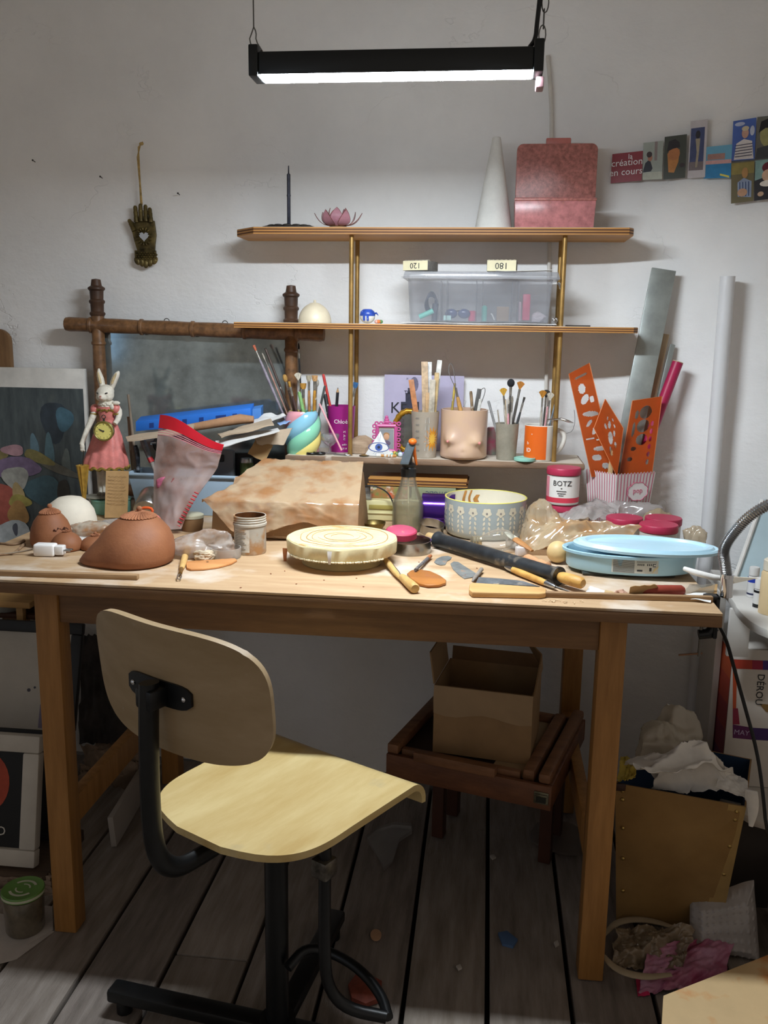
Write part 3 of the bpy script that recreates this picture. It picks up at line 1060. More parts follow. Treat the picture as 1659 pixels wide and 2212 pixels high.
# soft generic shapes in the colours of the print
blob('4c6d7c', 140, 905, 20, 26, 1)
blob('3a444c', 118, 910, 30, 45, 0)
blob('6a8692', 75, 965, 10, 28, 2)
blob('5c7880', 108, 975, 11, 38, 3)
blob('6b7470', 145, 1000, 10, 30, 4)
blob('466068', 95, 1060, 40, 34, 5)
blob('3e3a34', 140, 1080, 14, 50, 6)
blob('6d6a5f', 125, 1010, 55, 10, 7, rot=-.38)
blob('8b8150', 85, 988, 36, 12, 8, rot=-.35)
blob('85784e', -10, 985, 30, 12, 9, rot=.2)
blob('7d6a86', 30, 1010, 66, 22, 10, rot=.1)
blob('b08a90', 30, 972, 26, 12, 11)
blob('aaa9a0', 36, 1032, 30, 26, 12)
blob('a4564a', 8, 1085, 30, 46, 13)
blob('b09a6c', 42, 1075, 14, 34, 14)
blob('9a8f4c', 45, 1082, 26, 14, 15)
blob('a8814e', 42, 1108, 24, 26, 16)
blob('b4bcc0', 30, 1155, 46, 32, 17)
blob('565a66', 36, 1142, 6, 14, 18)
# paddle topped board behind it
bd = MB()
w0, w1 = atY(-30, 780, 2.262).x, atY(28, 780, 2.262).x
zt2 = atY(5, 710, 2.262).z
cxm, hw = (w0 + w1) / 2, (w1 - w0) / 2
poly = [(cxm + hw, .35), (cxm + hw, zt2 - .03)] + [(cxm + hw * math.cos(t), zt2 - .03 + .03 * math.sin(t)) for t in [i * PI / 10 for i in range(1, 10)]] + [(cxm - hw, zt2 - .03), (cxm - hw, .35)]
bd.prism(poly, .016, Matrix.Translation((0, 2.267, 0)) @ Matrix.Rotation(PI / 2, 4, 'X'))
origin(solo(bd, 'wooden_paddle_board', wood('paddle_wood', '8d6a45', '6a4c2f', 'z', .6, 20, 8), 'round topped brown wooden board standing behind the large print', 'board', bevel=.002))
# rack of pale wood that carries them
rack = thing('wooden_rack', 'pale wooden stand glimpsed under the table at the left edge', 'rack', (-1.2, 2.14, 0))
RW_ = wood('rack_pine', 'b98f58', '94703f', 'x', .6, 18, 8)
for x in (atY(45, 1310, 2.06).x, -1.40):
    for y in (2.06, 2.235):
        MB().box((x, y, .25), (.018, .018, .50)).build('post', RW_, rack, world=True, bevel=.002)
xr0 = atY(72, 1290, 2.06).x
MB().box(((xr0 - 1.44) / 2, 2.147, .5085), (xr0 + 1.44, .215, .016)).build('top_board', RW_, rack, world=True, bevel=.002)
zz = atY(40, 1330, 2.08).z
MB().box(((xr0 - 1.44) / 2, 2.147, zz), (xr0 + 1.44, .15, .012)).build('lower_board', wood('rack_red', '63402c', '4a2f20', 'x', .6, 18, 8), rack, world=True, bevel=.002)
solo(MB().lathe([(0, 0), (.035, 0), (.038, .006), (.038, .03), (.03, .034), (0, .034)], 20), 'round_tin', mat('tin_grey', '9a9a94', .5, .2), 'small round grey tin on the wooden stand under the table', 'tin', (xr0 - .10, 2.11, zz + .0068))


def picture_frame(name, label, bl, br, tl, border, depth, fm, inner, pieces=(), sub=None, lean=0):
    """framed picture standing on bl-br, top left tl (world points); returns root and point function"""
    bl, br, tl = V(bl), V(br), V(tl)
    root = thing(name, label, 'picture', tuple((bl + br) / 2))
    X, Z = br - bl, tl - bl
    nrm = Z.cross(X).normalized()
    if nrm.y > 0:
        nrm = -nrm
    W_, H_ = X.length, Z.length
    x, z = X.normalized(), Z.normalized()

    def pt(a, b, o=0):
        return bl + x * a + z * b + nrm * o
    for (a0, b0, a1, b1) in ((0, 0, W_, border), (0, H_ - border, W_, H_), (0, border, border, H_ - border), (W_ - border, border, W_, H_ - border)):
        for (q0, q1, o0, o1) in ((0, 1, 0, depth),):
            MB().add([pt(a, b, o) for o in (o0, o1) for a, b in ((a0, b0), (a1, b0), (a1, b1), (a0, b1))], [(0, 1, 2, 3), (4, 7, 6, 5), (0, 4, 5, 1), (1, 5, 6, 2), (2, 6, 7, 3), (3, 7, 4, 0)]).build('frame_side', fm, root, world=True, bevel=border * .12)
    MB().add([pt(a, b, o) for o in (depth * .25, depth * .55) for a, b in ((border * .9, border * .9), (W_ - border * .9, border * .9), (W_ - border * .9, H_ - border * .9), (border * .9, H_ - border * .9))], [(0, 1, 2, 3), (4, 7, 6, 5), (0, 4, 5, 1), (1, 5, 6, 2), (2, 6, 7, 3), (3, 7, 4, 0)]).build('picture_print', inner, root, world=True)
    for i, (nm, m_, pg) in enumerate(pieces):
        k = len(pg)
        MB().add([pt(border + a * (W_ - 2 * border), border + b * (H_ - 2 * border), depth * .55 + .0004 * (i + 1)) for a, b in pg], [tuple(range(k))]).build(nm, m_, root, world=True)
    return root, pt


BF = mat('frame_black', '17181a', .5, var=.2)
ftr, fbr = atY(186, 1347, 2.02), atY(170, 1600, 1.93)
fbr = V((ftr.x, fbr.y, fbr.z))
picture_frame('framed_print', 'black framed pale print with faint spots leaning under the table, far left', fbr - V((.38, 0, .008)), fbr - V((0, 0, .008)), ftr - V((.38, 0, 0)), .028, .018, BF, mat('pale_print', 'b9b2a6', .55, var=.08, scale=6, spots=('8f8c96', 14, .7)), [('print_shape', mat('spot_dark', '4e4a55', .6), ell(.70, .40, .014, .018)), ('print_shape', mat('spot_dark', '4e4a55', .6), ell(.745, .43, .009, .012)), ('print_shape', mat('spot_violet', '7d7488', .6), rect(.80, .02, .83, .26))])
RED9 = mat('print_red_orange', 'b5482e', .5, var=.15, scale=20)
wbr = atZ(86, 1868, .03)
wtr = atY(102, 1586, wbr.y + .06)
r, pt = picture_frame('framed_picture', 'white framed black picture with an orange ring shape, on the floor at left', wbr - V((.36, 0, 0)), wbr, V((wbr.x - .36, wtr.y, wtr.z)), .038, .026, mat('frame_white', 'c9c2b6', .55, var=.06, spots=('a99e90', 30, .68)), mat('print_black', '121314', .5), [('print_shape', RED9, ell(.70, .66, .185, .31, 26)), ('print_shape', mat('print_black2', '141516', .5), ell(.66, .60, .06, .085)), ('print_shape', mat('print_ochre', 'b88a52', .5), ell(.70, .76, .06, .06))])
INKP = mat('ink_pale', 'cfcac0', .6, var=0)
o_ = pt(.275, .072, .0155)
text('O', .028, INKP, r, parent_matrix(r).inverted() @ Matrix.Translation(o_) @ Matrix.Rotation(PI / 2 - .2, 4, 'X'), depth=.0002)
picture_frame('stretched_canvas', 'dark stretched canvas stacked behind the white framed picture', wbr + V((-.37, .10, 0)), wbr + V((-.005, .10, 0)), V((wbr.x - .37, wbr.y + .15, .225)), .02, .018, BF, mat('canvas_dark', '2c2a2a', .8, var=.2))
blk = MB().box((wbr.x - .17, wbr.y + .06, .0135), (.40, .19, .027))
origin(solo(blk, 'timber_offcut', wood('offcut_dark', '5c4a3a', '40332a', 'x', .8, 20, 8), 'dark timber board lying on the floor under the framed pictures', 'board', bevel=.002))

# ================================================================ helpers for things that stand on a surface
EPS = .0004


def stand(px, py, w, z=.75):
    """centre on surface z of a round thing whose front foot is seen at py, w photo pixels wide; returns centre, radius, metres per pixel"""
    p = atZ(px, py, z)
    r = w * mpp(p) / 2
    d = V((p.x, p.y, 0)).normalized()
    c = V((p.x, p.y, 0)) + d * r
    c.z = z + EPS
    m = mpp(c)
    r = w * m / 2
    return c, r, m


def hgt(px, py, c):
    return atY(px, py, c[1]).z - c[2]


CLAY = mat('terracotta', '9a6340', .62, var=.14, scale=14, bump=.12, bscale=160, col2='804e31')
CLAY_D = mat('terracotta_rough', 'a46a48', .8, var=.16, scale=40, bump=.5, bscale=220)


def clay_dome(name, label, c, r, h, nip=.008, rz=0, sx=1, sy=1, skew=None, are=.3, tail=None, rows=30):
    t = thing(name, label, 'pottery', tuple(c), rz)
    pr_ = [(0, 0), (r * .9, 0), (r * .985, h * .06), (r, h * .17), (r * .985, h * .32), (r * .93, h * .48), (r * .8, h * .66), (r * .62, h * .8), (r * .42, h * .91), (r * .2, h * .975), (0, h)]

    def sk(p):
        x, y, z = p
        if skew:
            x += skew[0] * (z / h) ** 1.3
            y += skew[1] * (z / h) ** 1.3
        return V((x, y, z))
    mb = MB().lathe(pr_, 40, None, sx, sy, wob=lambda a, k, rr, z: 1 + (tail[0] * max(0, math.cos(a - tail[1])) ** 6 * max(0, 1 - z / (h * .45)) if tail else 0))
    mb.v = [sk(p) for p in mb.v]
    mb.build('body', CLAY, t, smooth=70)
    top = sk(V((0, 0, h)))
    # scored cap round the knob
    R_ = r * are
    mb = MB()
    zc = lambda q: h * (1 - .32 * (q * are / .62) ** 2 * .9) + .0012

    def cap(u, v):
        a = 2 * PI * u
        q = v
        rr = R_ * q
        # height of the dome there
        z0 = h
        for k in range(len(pr_) - 1):
            r0, za = pr_[k]
            r1, zb_ = pr_[k + 1]
            if k > 2 and r1 <= rr <= r0:
                z0 = za + (zb_ - za) * (r0 - rr) / max(1e-9, r0 - r1)
        z = z0 + .0016 + .0009 * math.sin(a * rows) * (q > .25)
        return sk(V((rr * math.cos(a) * sx, rr * math.sin(a) * sy, z)))
    mb.slab(rows * 4, 6, lambda u, v: cap(u, .06 + .94 * v), .0016)
    mb.build('scored_cap', CLAY_D, t, smooth=50)
    MB().lathe([(0, -.003), (nip * .8, -.002), (nip * .75, nip * .5), (nip, nip), (nip * .85, nip * 1.7), (nip * .4, nip * 2.05), (0, nip * 2.1)], 14, Matrix.Translation(top)).build('knob', CLAY_D, t)
    return t


# large one in front
p0 = atZ(262, 1234, .75)
c = V((p0.x - .004, p0.y + .072, .75 + EPS))
clay_dome('clay_breast_form', 'large brown clay breast shaped form, biggest of the terracotta pieces', c, .0755, hgt(275, 1107, c), .0055, 0, 1.0, 1.0, skew=(.010, .010), are=.45, tail=(.42, PI * 1.08), rows=34)
c = V((atZ(92, 1186, .75).x, 1.715, .75 + EPS))
clay_dome('clay_breast_form', 'brown clay breast shaped form with a smaller one fused on, at the far left', c, .0415, hgt(92, 1098, c), .005, 0, are=.5, rows=26)
fz = bpy.data.objects[bpy.data.objects[-1].name] if False else None
c2 = V((atZ(127, 1190, .75).x, 1.69, .75 + EPS))
t = clay_dome('clay_breast_form', 'small clay form stuck against the tall clay form at far left, cracked at the seam', c2 + V((.010, -.008, 0)), .031, hgt(127, 1143, c2) - .002, .0026, 0, are=.25, rows=14)
CRK = mat('clay_crack', '4a2718', .9)
mb = MB()
for k in range(7):
    a = PI * .55 + k * .16
    mb.tube([(.026 * math.cos(a), .026 * math.sin(a) - .006, .034 + .003 * (k % 3)), (.027 * math.cos(a + .1), .027 * math.sin(a + .1) - .008, .035 + .003 * ((k + 1) % 3)), (.027 * math.cos(a + .2), .027 * math.sin(a + .2) - .006, .033 + .003 * ((k + 2) % 3))], .0016, 5)
mb.build('seam_crack', CRK, t)
c3 = V((atZ(186, 1196, .75).x, 1.70, .75 + EPS))
clay_dome('clay_breast_form', 'low small clay form half hidden behind the largest terracotta piece', c3, .0315, hgt(184, 1155, c3), .0034, 0, are=.3, rows=16)
c4 = V((atZ(352, 1188, .75).x - .006, 1.70, .75 + EPS))
clay_dome('clay_breast_form', 'clay piece peeping out right of the largest terracotta form', c4, .024, hgt(352, 1150, c4), .0034, 0, are=.3, rows=16)

# white dome on a crumpled bag
c, r, m = stand(170, 1146, 108)
c.y = 1.865
WD = mat('bisque_white', 'e6dcc9', .7, var=.05, scale=20, bump=.08, bscale=120)
h = hgt(168, 1072, c)
solo(MB().lathe([(0, 0), (r * .92, 0), (r, h * .1), (r * .99, h * .3), (r * .9, h * .58), (r * .72, h * .8), (r * .45, h * .95), (r * .2, h * .993), (0, h)], 36), 'plaster_dome', WD, 'smooth off white plaster dome behind the clay forms at left', 'mould', c)
mb = crumple(MB(), (0, 0, 0), (.055, .035, .026), 3, .5, 2.4)
solo(mb, 'crumpled_bag', film('film_clay', 'e9dcc8', .6, .25, 30, 'c98a4e'), 'crumpled clay stained plastic bag at the foot of the white dome', 'bag', (atZ(206, 1150).x + .01, 1.79, .7505), smooth=80)
shrink(bpy.data.objects['crumpled_bag'])
mb = MB().slab(8, 6, lambda u, v: V((.07 * (u - .5), .05 * (v - .5), .004 * noise.noise(V((u * 3, v * 3, 2))) + .006)), .0012)
solo(mb, 'white_card', WHITE(), 'scrap of white card between the small clay forms', 'card', (atZ(170, 1168).x, 1.755, .7505))

# phone charger and cords at the left front
CW = mat('charger_white', 'ece9e6', .35, var=.02)
c = atZ(100, 1204, .75)
t = shrink(thing('phone_charger', 'white plug-in phone charger lying on the table by the clay forms', 'charger', (c.x, c.y + .013, .7502), .06))
MB().box((-.008, 0, .0145), (.048, .028, .028)).build('body', CW, t, bevel=.005, seg=3)
MB().box((.026, 0, .0145), (.020, .021, .021)).build('plug_collar', CW, t, bevel=.003)
for y in (-.006, .006):
    MB().cyl((.036, y, .0145), (.052, y, .0145), .0022, 10).build('prong', STEEL(), t)
MB().box((-.034, 0, .0145), (.006, .008, .004)).build('cable_plug', CW, t, bevel=.001)
mb = MB().tube([(-.036, 0, .0145), (-.06, .004, .008), (-.10, -.012, .003), (-.18, -.02, .003), (-.26, -.01, .003)], .0021, 8, smooth=2)
mb.build('cable', mat('cable_greyed', '9a8a76', .6), t)
for k, (y0, y1, y2, lb) in enumerate(((1172, 1178, 1168, 'upper'), (1198, 1196, 1176, 'lower'))):
    a = [atZ(-60, y0 + 8, .7527), atZ(0, y0, .7527), atZ(30, y1, .7527), atZ(52, y2, .7527)]
    origin(solo(MB().tube(a, [.0024, .0024, .0022, .0035], 8, smooth=2), 'twine', mat('twine_brown', '8d7156', .9, var=.3, scale=90), 'stiff brown twine on the table left of the charger, %s of two' % lb, 'string'))

# strip of wood along the left front edge
a, b = atZ(-160, 1240, .75), atZ(296, 1254, .75)
BATT = wood('batten_wood', 'a8875f', '84664a', 'x', .7, 22, 8)
o = solo(MB().box((0, 0, .0045), ((b - a).length, .012, .009)), 'wood_batten', BATT, 'thin wooden strip lying along the table edge at left', 'batten', tuple((a + b) / 2 + V((0, .006, EPS))), math.atan2(b.y - a.y, b.x - a.x), bevel=.001)

# ---------------------------------------------------------------- rabbit figurine with clock
RY = 2.06
rb0 = atY(236, 1104, RY)
rab = thing('rabbit_figurine', 'white rabbit figurine in pink dress holding a round clock and gold umbrella', 'figurine', (rb0.x, RY, .7865))
rab.scale = (.86, .86, .86)
tin = shrink(solo(MB().lathe([(0, 0), (.052, 0), (.054, .004), (.054, .034), (.056, .036), (.056, .0395), (0, .0395)], 32), 'mint_tin', mat('mint_lid', '8cc7b4', .4, var=.05), 'mint green round tin under the rabbit figurine', 'tin', (rb0.x + .004, RY + .004, .7505)))
rm = mpp(V((rb0.x, RY, 1)))


def rp(px, py, y=0):
    q = atY(px, py, RY)
    return V(((q.x - rb0.x) / .86, y, (q.z - .7865) / .86))


FUR = mat('figurine_white', 'dfd8c8', .6, var=.12, scale=70, bump=.3, bscale=200, spots=('b6a47e', 60, .68))
PINK = mat('dress_pink', 'd98078', .4, var=.15, scale=50, spots=('b98e50', 90, .68), coat=.2)
GOLD = mat('antique_gold', 'b59a4e', .35, .7, var=.3, scale=60)
zt_ = lambda y: rp(236, y).z
cx0 = rp(238, 980).x
# skirt: fluted cone
zh, zw = zt_(1008), zt_(908)
mb = MB().lathe([(0, zh + .01), (.058, zh), (.064, zh), (.060, zh + .02), (.052, zh + (zw - zh) * .35), (.040, zh + (zw - zh) * .68), (.026, zh + (zw - zh) * .92), (.021, zw), (.016, zw + .002), (0, zw)], 72, Matrix.Translation((rp(228, 1000).x, 0, 0)), 1, .8, wob=lambda a, k, r, z: 1 + .045 * math.sin(a * 12) * max(0, 1 - (z - zh) / (zw - zh)) ** .7)
mb.v = [V((p.x + (p.z - zh) / (zw - zh) * (rp(233, 900).x - rp(228, 1000).x), p.y, p.z)) for p in mb.v]
mb.build('skirt', PINK, rab, smooth=60)
mb = MB()
pts = [(rp(228, 1000).x + .064 * math.cos(a), .8 * .064 * math.sin(a), zh - .001 + .003 * math.sin(a * 17)) for a in [2 * PI * i / 90 for i in range(91)]]
mb.tube(pts, [.004 + .0012 * math.sin(i * 1.3) for i in range(91)], 7)
mb.build('gold_hem', GOLD, rab)
# bodice
zb, zs = zw - .002, zt_(876)
xw, xs_ = rp(233, 905).x, rp(231, 880).x
MB().lathe([(0, zb), (.021, zb), (.022, zb + .012), (.027, zs - .012), (.027, zs - .004), (.018, zs + .002), (0, zs + .003)], 24, Matrix.Translation((xs_, 0, 0)), 1, .75).build('bodice', PINK, rab)
mb = MB()
for k in range(14):
    a = -.2 - k * .21
    mb.ball((xs_ + .0262 * math.cos(a), .0205 * math.sin(a), zs - .012 + .002 * math.sin(k * 2.2)), .0035, 6, 5)
mb.build('gold_neckline', GOLD, rab)
# body: head, neck, ears, arms as one continuous surface
hx, hz = rp(229, 851).x, rp(229, 851).z
mb = MB()
mb.ball((hx, -.006, hz), (.0245, .024, .0235), 20, 14)
mb.ball((hx - .001, -.022, hz - .008), (.0135, .014, .0105), 16, 10)
mb.ball((hx - .012, -.013, hz - .009), (.011, .012, .010), 12, 8)
mb.ball((hx + .012, -.013, hz - .009), (.011, .012, .010), 12, 8)
mb.ball((hx, .002, hz + .008), (.022, .022, .018), 14, 10)
mb.tube([(hx, 0, hz - .012), (xs_, 0, zs + .016), (xs_, 0, zs - .003)], [.015, .014, .021], 14)
for pts, y0 in (([(221, 836), (217, 822), (213, 808), (212, 796)], 0), ([(239, 834), (246, 820), (252, 808), (256, 802)], 0)):
    q = [rp(*p) for p in pts]
    q[0].z -= .008
    mb.tube([V((p.x, .004, p.z)) for p in q], [.0075, .0105, .0085, .0026], 12, smooth=1, flat=.9)
# right arm (left in the photo) hanging to the umbrella
mb.tube([V((p.x, y, p.z)) for p, y in ((rp(207, 882), 0), (rp(203, 902), -.01), (rp(197, 925), -.025), (rp(194, 945), -.04), (rp(192, 957), -.046))], [.008, .0088, .0075, .0062, .007], 12, smooth=1)
mb.ball(rp(194, 960, -.047), (.007, .006, .009), 10, 8)
for k in range(4):
    mb.tube([rp(191 + k * 2.1, 962, -.048), rp(192 + k * 2.2, 968, -.05), rp(194 + k * 1.8, 971.5 - (k == 3) * 2, -.047)], [.0024, .0022, .0016], 7)
# left arm bent back behind the clock
mb.tube([V((p.x, y, p.z)) for p, y in ((rp(253, 880), 0), (rp(258, 890), .002), (rp(259, 905), -.012), (rp(256, 914), -.026))], [.008, .0085, .0075, .0065], 12, smooth=1)
mb.build('body', FUR, rab, remesh=.0013)
NOSE = mat('figurine_pinkish', 'b9766c', .5)
EYE = mat('figurine_eye', '34302c', .3)
for s in (-1, 1):
    MB().ball((0, 0, 0), (.0045, .002, .0022), 10, 6, Matrix.Translation((hx + s * .0125 - .0005, -.0265, hz + .0035)) @ Matrix.Rotation(-s * .35, 4, 'Y') @ Matrix.Rotation(s * .45, 4, 'Z')).build('eye', EYE, rab)
MB().ball((hx - .001, -.0355, hz - .0045), (.003, .002, .002), 8, 6).tube([(hx - .001, -.036, hz - .006), (hx - .001, -.0358, hz - .0105)], .0006, 5).tube([(hx - .006, -.0335, hz - .0125), (hx - .001, -.0355, hz - .0108), (hx + .004, -.0335, hz - .0125)], .0007, 5).build('nose_and_mouth', NOSE, rab)
for pts in ([(219, 828), (215, 814), (213, 803)], [(243, 828), (248, 815), (253, 806)]):
    q = [rp(*p) for p in pts]
    MB().tube([V((p.x + .0005, -.0055, p.z)) for p in q], [.0032, .0042, .0015], 8, smooth=1).build('inner_ear', mat('ear_inner', 'd2bd92', .5, .2, var=.2, scale=60), rab)
# lace collar, puff sleeves, bow
mb = MB()
for k in range(22):
    a = 2 * PI * k / 22
    mb.ball((xs_ + .019 * math.cos(a), .016 * math.sin(a) - .001, zs + .004 + .0015 * math.sin(k * 2.5)), (.0052, .0052, .0042), 7, 5)
mb.tube([(xs_ + .016 * math.cos(a), .014 * math.sin(a) - .001, zs + .010) for a in [2 * PI * i / 20 for i in range(21)]], .0042, 8)
mb.ball((xs_ + .02, -.014, zs - .002), (.006, .005, .009), 8, 6).ball((xs_ + .03, -.008, zs + .008), (.012, .006, .006), 10, 6)
mb.build('lace_collar', FUR, rab)
for px, py in ((205, 884), (251, 884)):
    q = rp(px, py)
    MB().ball((q.x, 0, q.z), (.0125, .0135, .0145), 14, 10, None, lambda p: 1 + .06 * math.sin(math.atan2(p.y, p.x) * 7)).build('puff_sleeve', PINK, rab)
    MB().lathe([(.0075, -.002), (.0105, -.0025), (.011, 0), (.0105, .0025), (.0075, .002)], 16, Matrix.Translation((q.x - (.0015 if px < 230 else -.002), -.004, q.z - .0125))).build('gold_cuff', GOLD, rab)
# clock
cq = rp(245, 926)
ct = emptypart('clock', rab)
ct.location = (cq.x, -.062, cq.z)
ct.rotation_euler = (PI / 2, 0, .12)
MB().lathe([(0, -.014), (.023, -.013), (.0265, -.008), (.0275, 0), (.0275, .006), (.025, .0085), (.0225, .006), (.0225, .0035), (0, .0035)], 36).build('clock_case', mat('clock_brass', 'a99f63', .25, .8, var=.2, scale=60), ct)
MB().lathe([(0, .0036), (.0222, .0036), (.0222, .0042), (0, .0042)], 32).build('clock_face', mat('clock_yellow', 'dccf74', .5, var=.05), ct)
mb = MB()
for k in range(12):
    a = k * PI / 6
    L_ = .004 if k % 3 == 0 else .0026
    mb.box((0, 0, 0), (.0011, L_, .0004), Matrix.Rotation(a, 4, 'Z') @ Matrix.Translation((0, .0185, .0045)))
mb.build('hour_marks', INK(), ct)
MB().box((0, .0065, 0), (.0018, .015, .0006), Matrix.Translation((0, 0, .0052)) @ Matrix.Rotation(1.15, 4, 'Z')).box((0, .005, 0), (.0024, .010, .0006), Matrix.Translation((0, 0, .0058)) @ Matrix.Rotation(1.25, 4, 'Z')).lathe([(0, .0045), (.0022, .0045), (.0022, .0066), (0, .0066)], 10).build('clock_hands', INK(), ct)
MB().tube([(0, .027, -.002), (0, .033, -.002)], .003, 8).tube([(.005 * math.cos(a), .038 + .005 * math.sin(a), -.002) for a in [i * PI / 6 for i in range(13)]], .0012, 6).build('clock_crown', mat('clock_dark', '3e3b33', .4, .6), ct)
# umbrella
u0, u1 = rp(199, 1000), rp(200, 1084)
MB().lathe([(0, 0), (.002, 0), (.0035, .01), (.0155, u0.z - u1.z - .004), (.017, u0.z - u1.z), (.012, u0.z - u1.z + .002), (0, u0.z - u1.z - .002)], 40, Matrix.Translation((u1.x, -.052, u1.z)), wob=lambda a, k, r, z: 1 + .12 * math.sin(a * 8)).build('umbrella_canopy', mat('umbrella_gold', 'c39a44', .45, .35, var=.2, scale=50), rab)
MB().tube([(u1.x, -.052, u0.z - .004), (rp(198, 975).x, -.05, rp(198, 968).z)], .0014, 8).build('umbrella_handle', mat('clock_dark', '3e3b33', .4, .6), rab)
# legs, shoes and base
for s in (218, 226):
    q = rp(s, 1080)
    MB().tube([(q.x, .004, zh + .02), (q.x, .004, .012)], [.012, .008], 12).build('leg', FUR, rab)
    MB().ball((q.x, -.002, .0085), (.008, .013, .007), 12, 8).build('shoe', mat('shoe_grey', '8b877d', .5), rab)
MB().lathe([(0, 0), (.034, 0), (.036, .002), (.034, .006), (0, .0065)], 28, Matrix.Translation((rp(216, 1090).x, -.012, 0)), 1.1, .9).build('base', mat('figurine_base', '8f8c7d', .6, var=.2, scale=60), rab)

# kraft card leaning behind the dome
t = shrink(thing('kraft_card', 'brown kraft paper card with faint handwriting beside the rabbit figurine', 'card', (atY(262, 1110, 1.985).x, 1.985, .7505), .1))
MB().slab(6, 10, lambda u, v: V((-.046 + .062 * u, .03 * v + .004 * math.sin(u * 3), .002 + .125 * v)), .0016).build('sheet', mat('kraft', 'b48f5f', .75, var=.08, scale=40), t)
hw_ = mat('handwriting', '7a5c3c', .8)
mb = MB()
for k in range(9):
    z = .112 - k * .009
    mb.tube([(-.04 + .05 * i / 14 * (1 - .2 * ((k * 3) % 4) / 4), .03 * (z / .125) - .0016, z + .0016 * math.sin(i * 2.1 + k)) for i in range(15)], .0004, 4)
mb.build('handwriting', hw_, t)

# ---------------------------------------------------------------- blue storage bin with tools and papers
BINB = mat('bin_blue', 'a9bfd0', .45, var=.05, scale=10, trans=0)
bx0, bx1 = atY(276, 1022, 2.050).x, atY(612, 1030, 2.050).x
bz = atY(300, 1022, 2.050).z
bcx, bw, bd_, bh = (bx0 + bx1) / 2, bx1 - bx0, .09, bz - .7505
bt = thing('storage_bin', 'pale blue plastic storage bin full of tools and papers', 'bin', (bcx, 2.050 + bd_ / 2, .7505))


def shell(w0, d0, w1, d1, h, th, z0=0):
    """open tub: outer wall, inner wall, floor; (vertices, faces)"""
    def ring(w_, d_, z):
        return [(-w_ / 2, -d_ / 2, z), (w_ / 2, -d_ / 2, z), (w_ / 2, d_ / 2, z), (-w_ / 2, d_ / 2, z)]
    vs = ring(w0, d0, z0) + ring(w1, d1, z0 + h) + ring(w1 - 2 * th, d1 - 2 * th, z0 + h) + ring(w0 - 2 * th, d0 - 2 * th, z0 + th)
    fs = [(3, 2, 1, 0)]
    for a in (0, 4, 8):
        for i in range(4):
            j = (i + 1) % 4
            fs.append((a + i, a + j, a + 4 + j, a + 4 + i))
    fs.append((12, 13, 14, 15))
    return vs, fs


vs, fs = shell(bw - .035, bd_ - .02, bw, bd_, bh, .003)
MB().add(vs, fs).build('tub', BINB, bt, bevel=.0008)
MB().tube([(-bw / 2 - .002, -bd_ / 2 - .002, bh - .003), (bw / 2 + .002, -bd_ / 2 - .002, bh - .003), (bw / 2 + .002, bd_ / 2 + .002, bh - .003), (-bw / 2 - .002, bd_ / 2 + .002, bh - .003), (-bw / 2 - .002, -bd_ / 2 - .002, bh - .003)], .004, 8).build('rim', BINB, bt)
MB().box((-bw / 2 + .06, -bd_ / 2 - .0005 + .006, bh * .45), (.07, .003, bh * .6)).build('moulded_panel', BINB, bt, bevel=.001)


def inbin(px, py, Y):
    return atY(px, py, Y)


PL_G = mat('tool_grey', '77797b', .45, .4, var=.25, scale=60)
# pliers with grey and red grips
t = thing('pliers', 'pliers with grey and red grips sticking out of the blue bin', 'pliers', tuple(atY(322, 1012, 2.080)))
MB().tube([atY(302, 946, 2.080), atY(308, 950, 2.080), atY(318, 975, 2.080), atY(324, 990, 2.080)], [.006, .009, .0098, .008], 12, smooth=1, flat=.7).build('grip', PL_G, t, world=True)
MB().tube([atY(323, 988, 2.080), atY(328, 998, 2.080)], .009, 12, flat=.7).build('red_band', mat('grip_red', 'b3272b', .45), t, world=True)
MB().tube([atY(328, 998, 2.080), atY(336, 1018, 2.080), atY(344, 1050, 2.085)], [.0077, .0073, .005], 10, flat=.6).build('grip', mat('grip_dusty', '8d857c', .7, var=.2, scale=60), t, world=True)
t = thing('cutter', 'dark handled cutter worn to bare metal at the left end of the blue bin', 'tool', tuple(atY(293, 1015, 2.080)))
MB().tube([atY(292, 962, 2.075), atY(296, 975, 2.075), atY(298, 998, 2.075), atY(300, 1050, 2.080)], [.007, .009, .008, .005], 10, flat=.6, smooth=1).build('handle', mat('tool_worn', '3a3d42', .4, .5, var=.7, scale=70, spots=('b9bcc0', 60, .58)), t, world=True)
for k, (a, b, rr, c1, lb) in enumerate((((277, 852), (298, 1040), .0036, '9a8d7c', 'tall dusty brush handle standing at the left end of the blue bin'), ((278, 900), (290, 1040), .005, 'b3a184', 'stubby pale stick with cut end standing in the blue bin'))):
    A, B = atY(a[0], a[1], 2.095 + k * .012), atY(b[0], b[1], 2.095 + k * .012)
    origin(solo(MB().tube([B, B.lerp(A, .5), B.lerp(A, .93), A], [rr * .8, rr * 1.1, rr * .8, rr * .9], 10), 'stick', wood('stick_' + c1, c1, '6d5f50', 'z', .8, 30, 6), lb, 'stick'))
t = thing('shears', 'scissors with black loop handles tucked in the blue bin behind the pliers', 'scissors', tuple(atY(345, 1015, 2.110)))
MB().tube([atY(343, 960, 2.110) + V((.011 * math.cos(a), 0, .016 * math.sin(a))) for a in [i * PI / 8 for i in range(17)]], .0042, 8).tube([atY(347, 972, 2.110), atY(352, 1040, 2.110)], .005, 8).build('handle', BLACK(), t, world=True)
MB().tube([atY(326, 958, 2.105), atY(338, 957, 2.105)], .004, 8).build('blade', CHROME(), t, world=True)
t = thing('palette_box', 'grey plastic case with a slot handle standing in the blue bin', 'case', tuple(atY(478, 1030, 2.100)))
q0, q1 = atY(462, 966, 2.100), atY(498, 1040, 2.100)
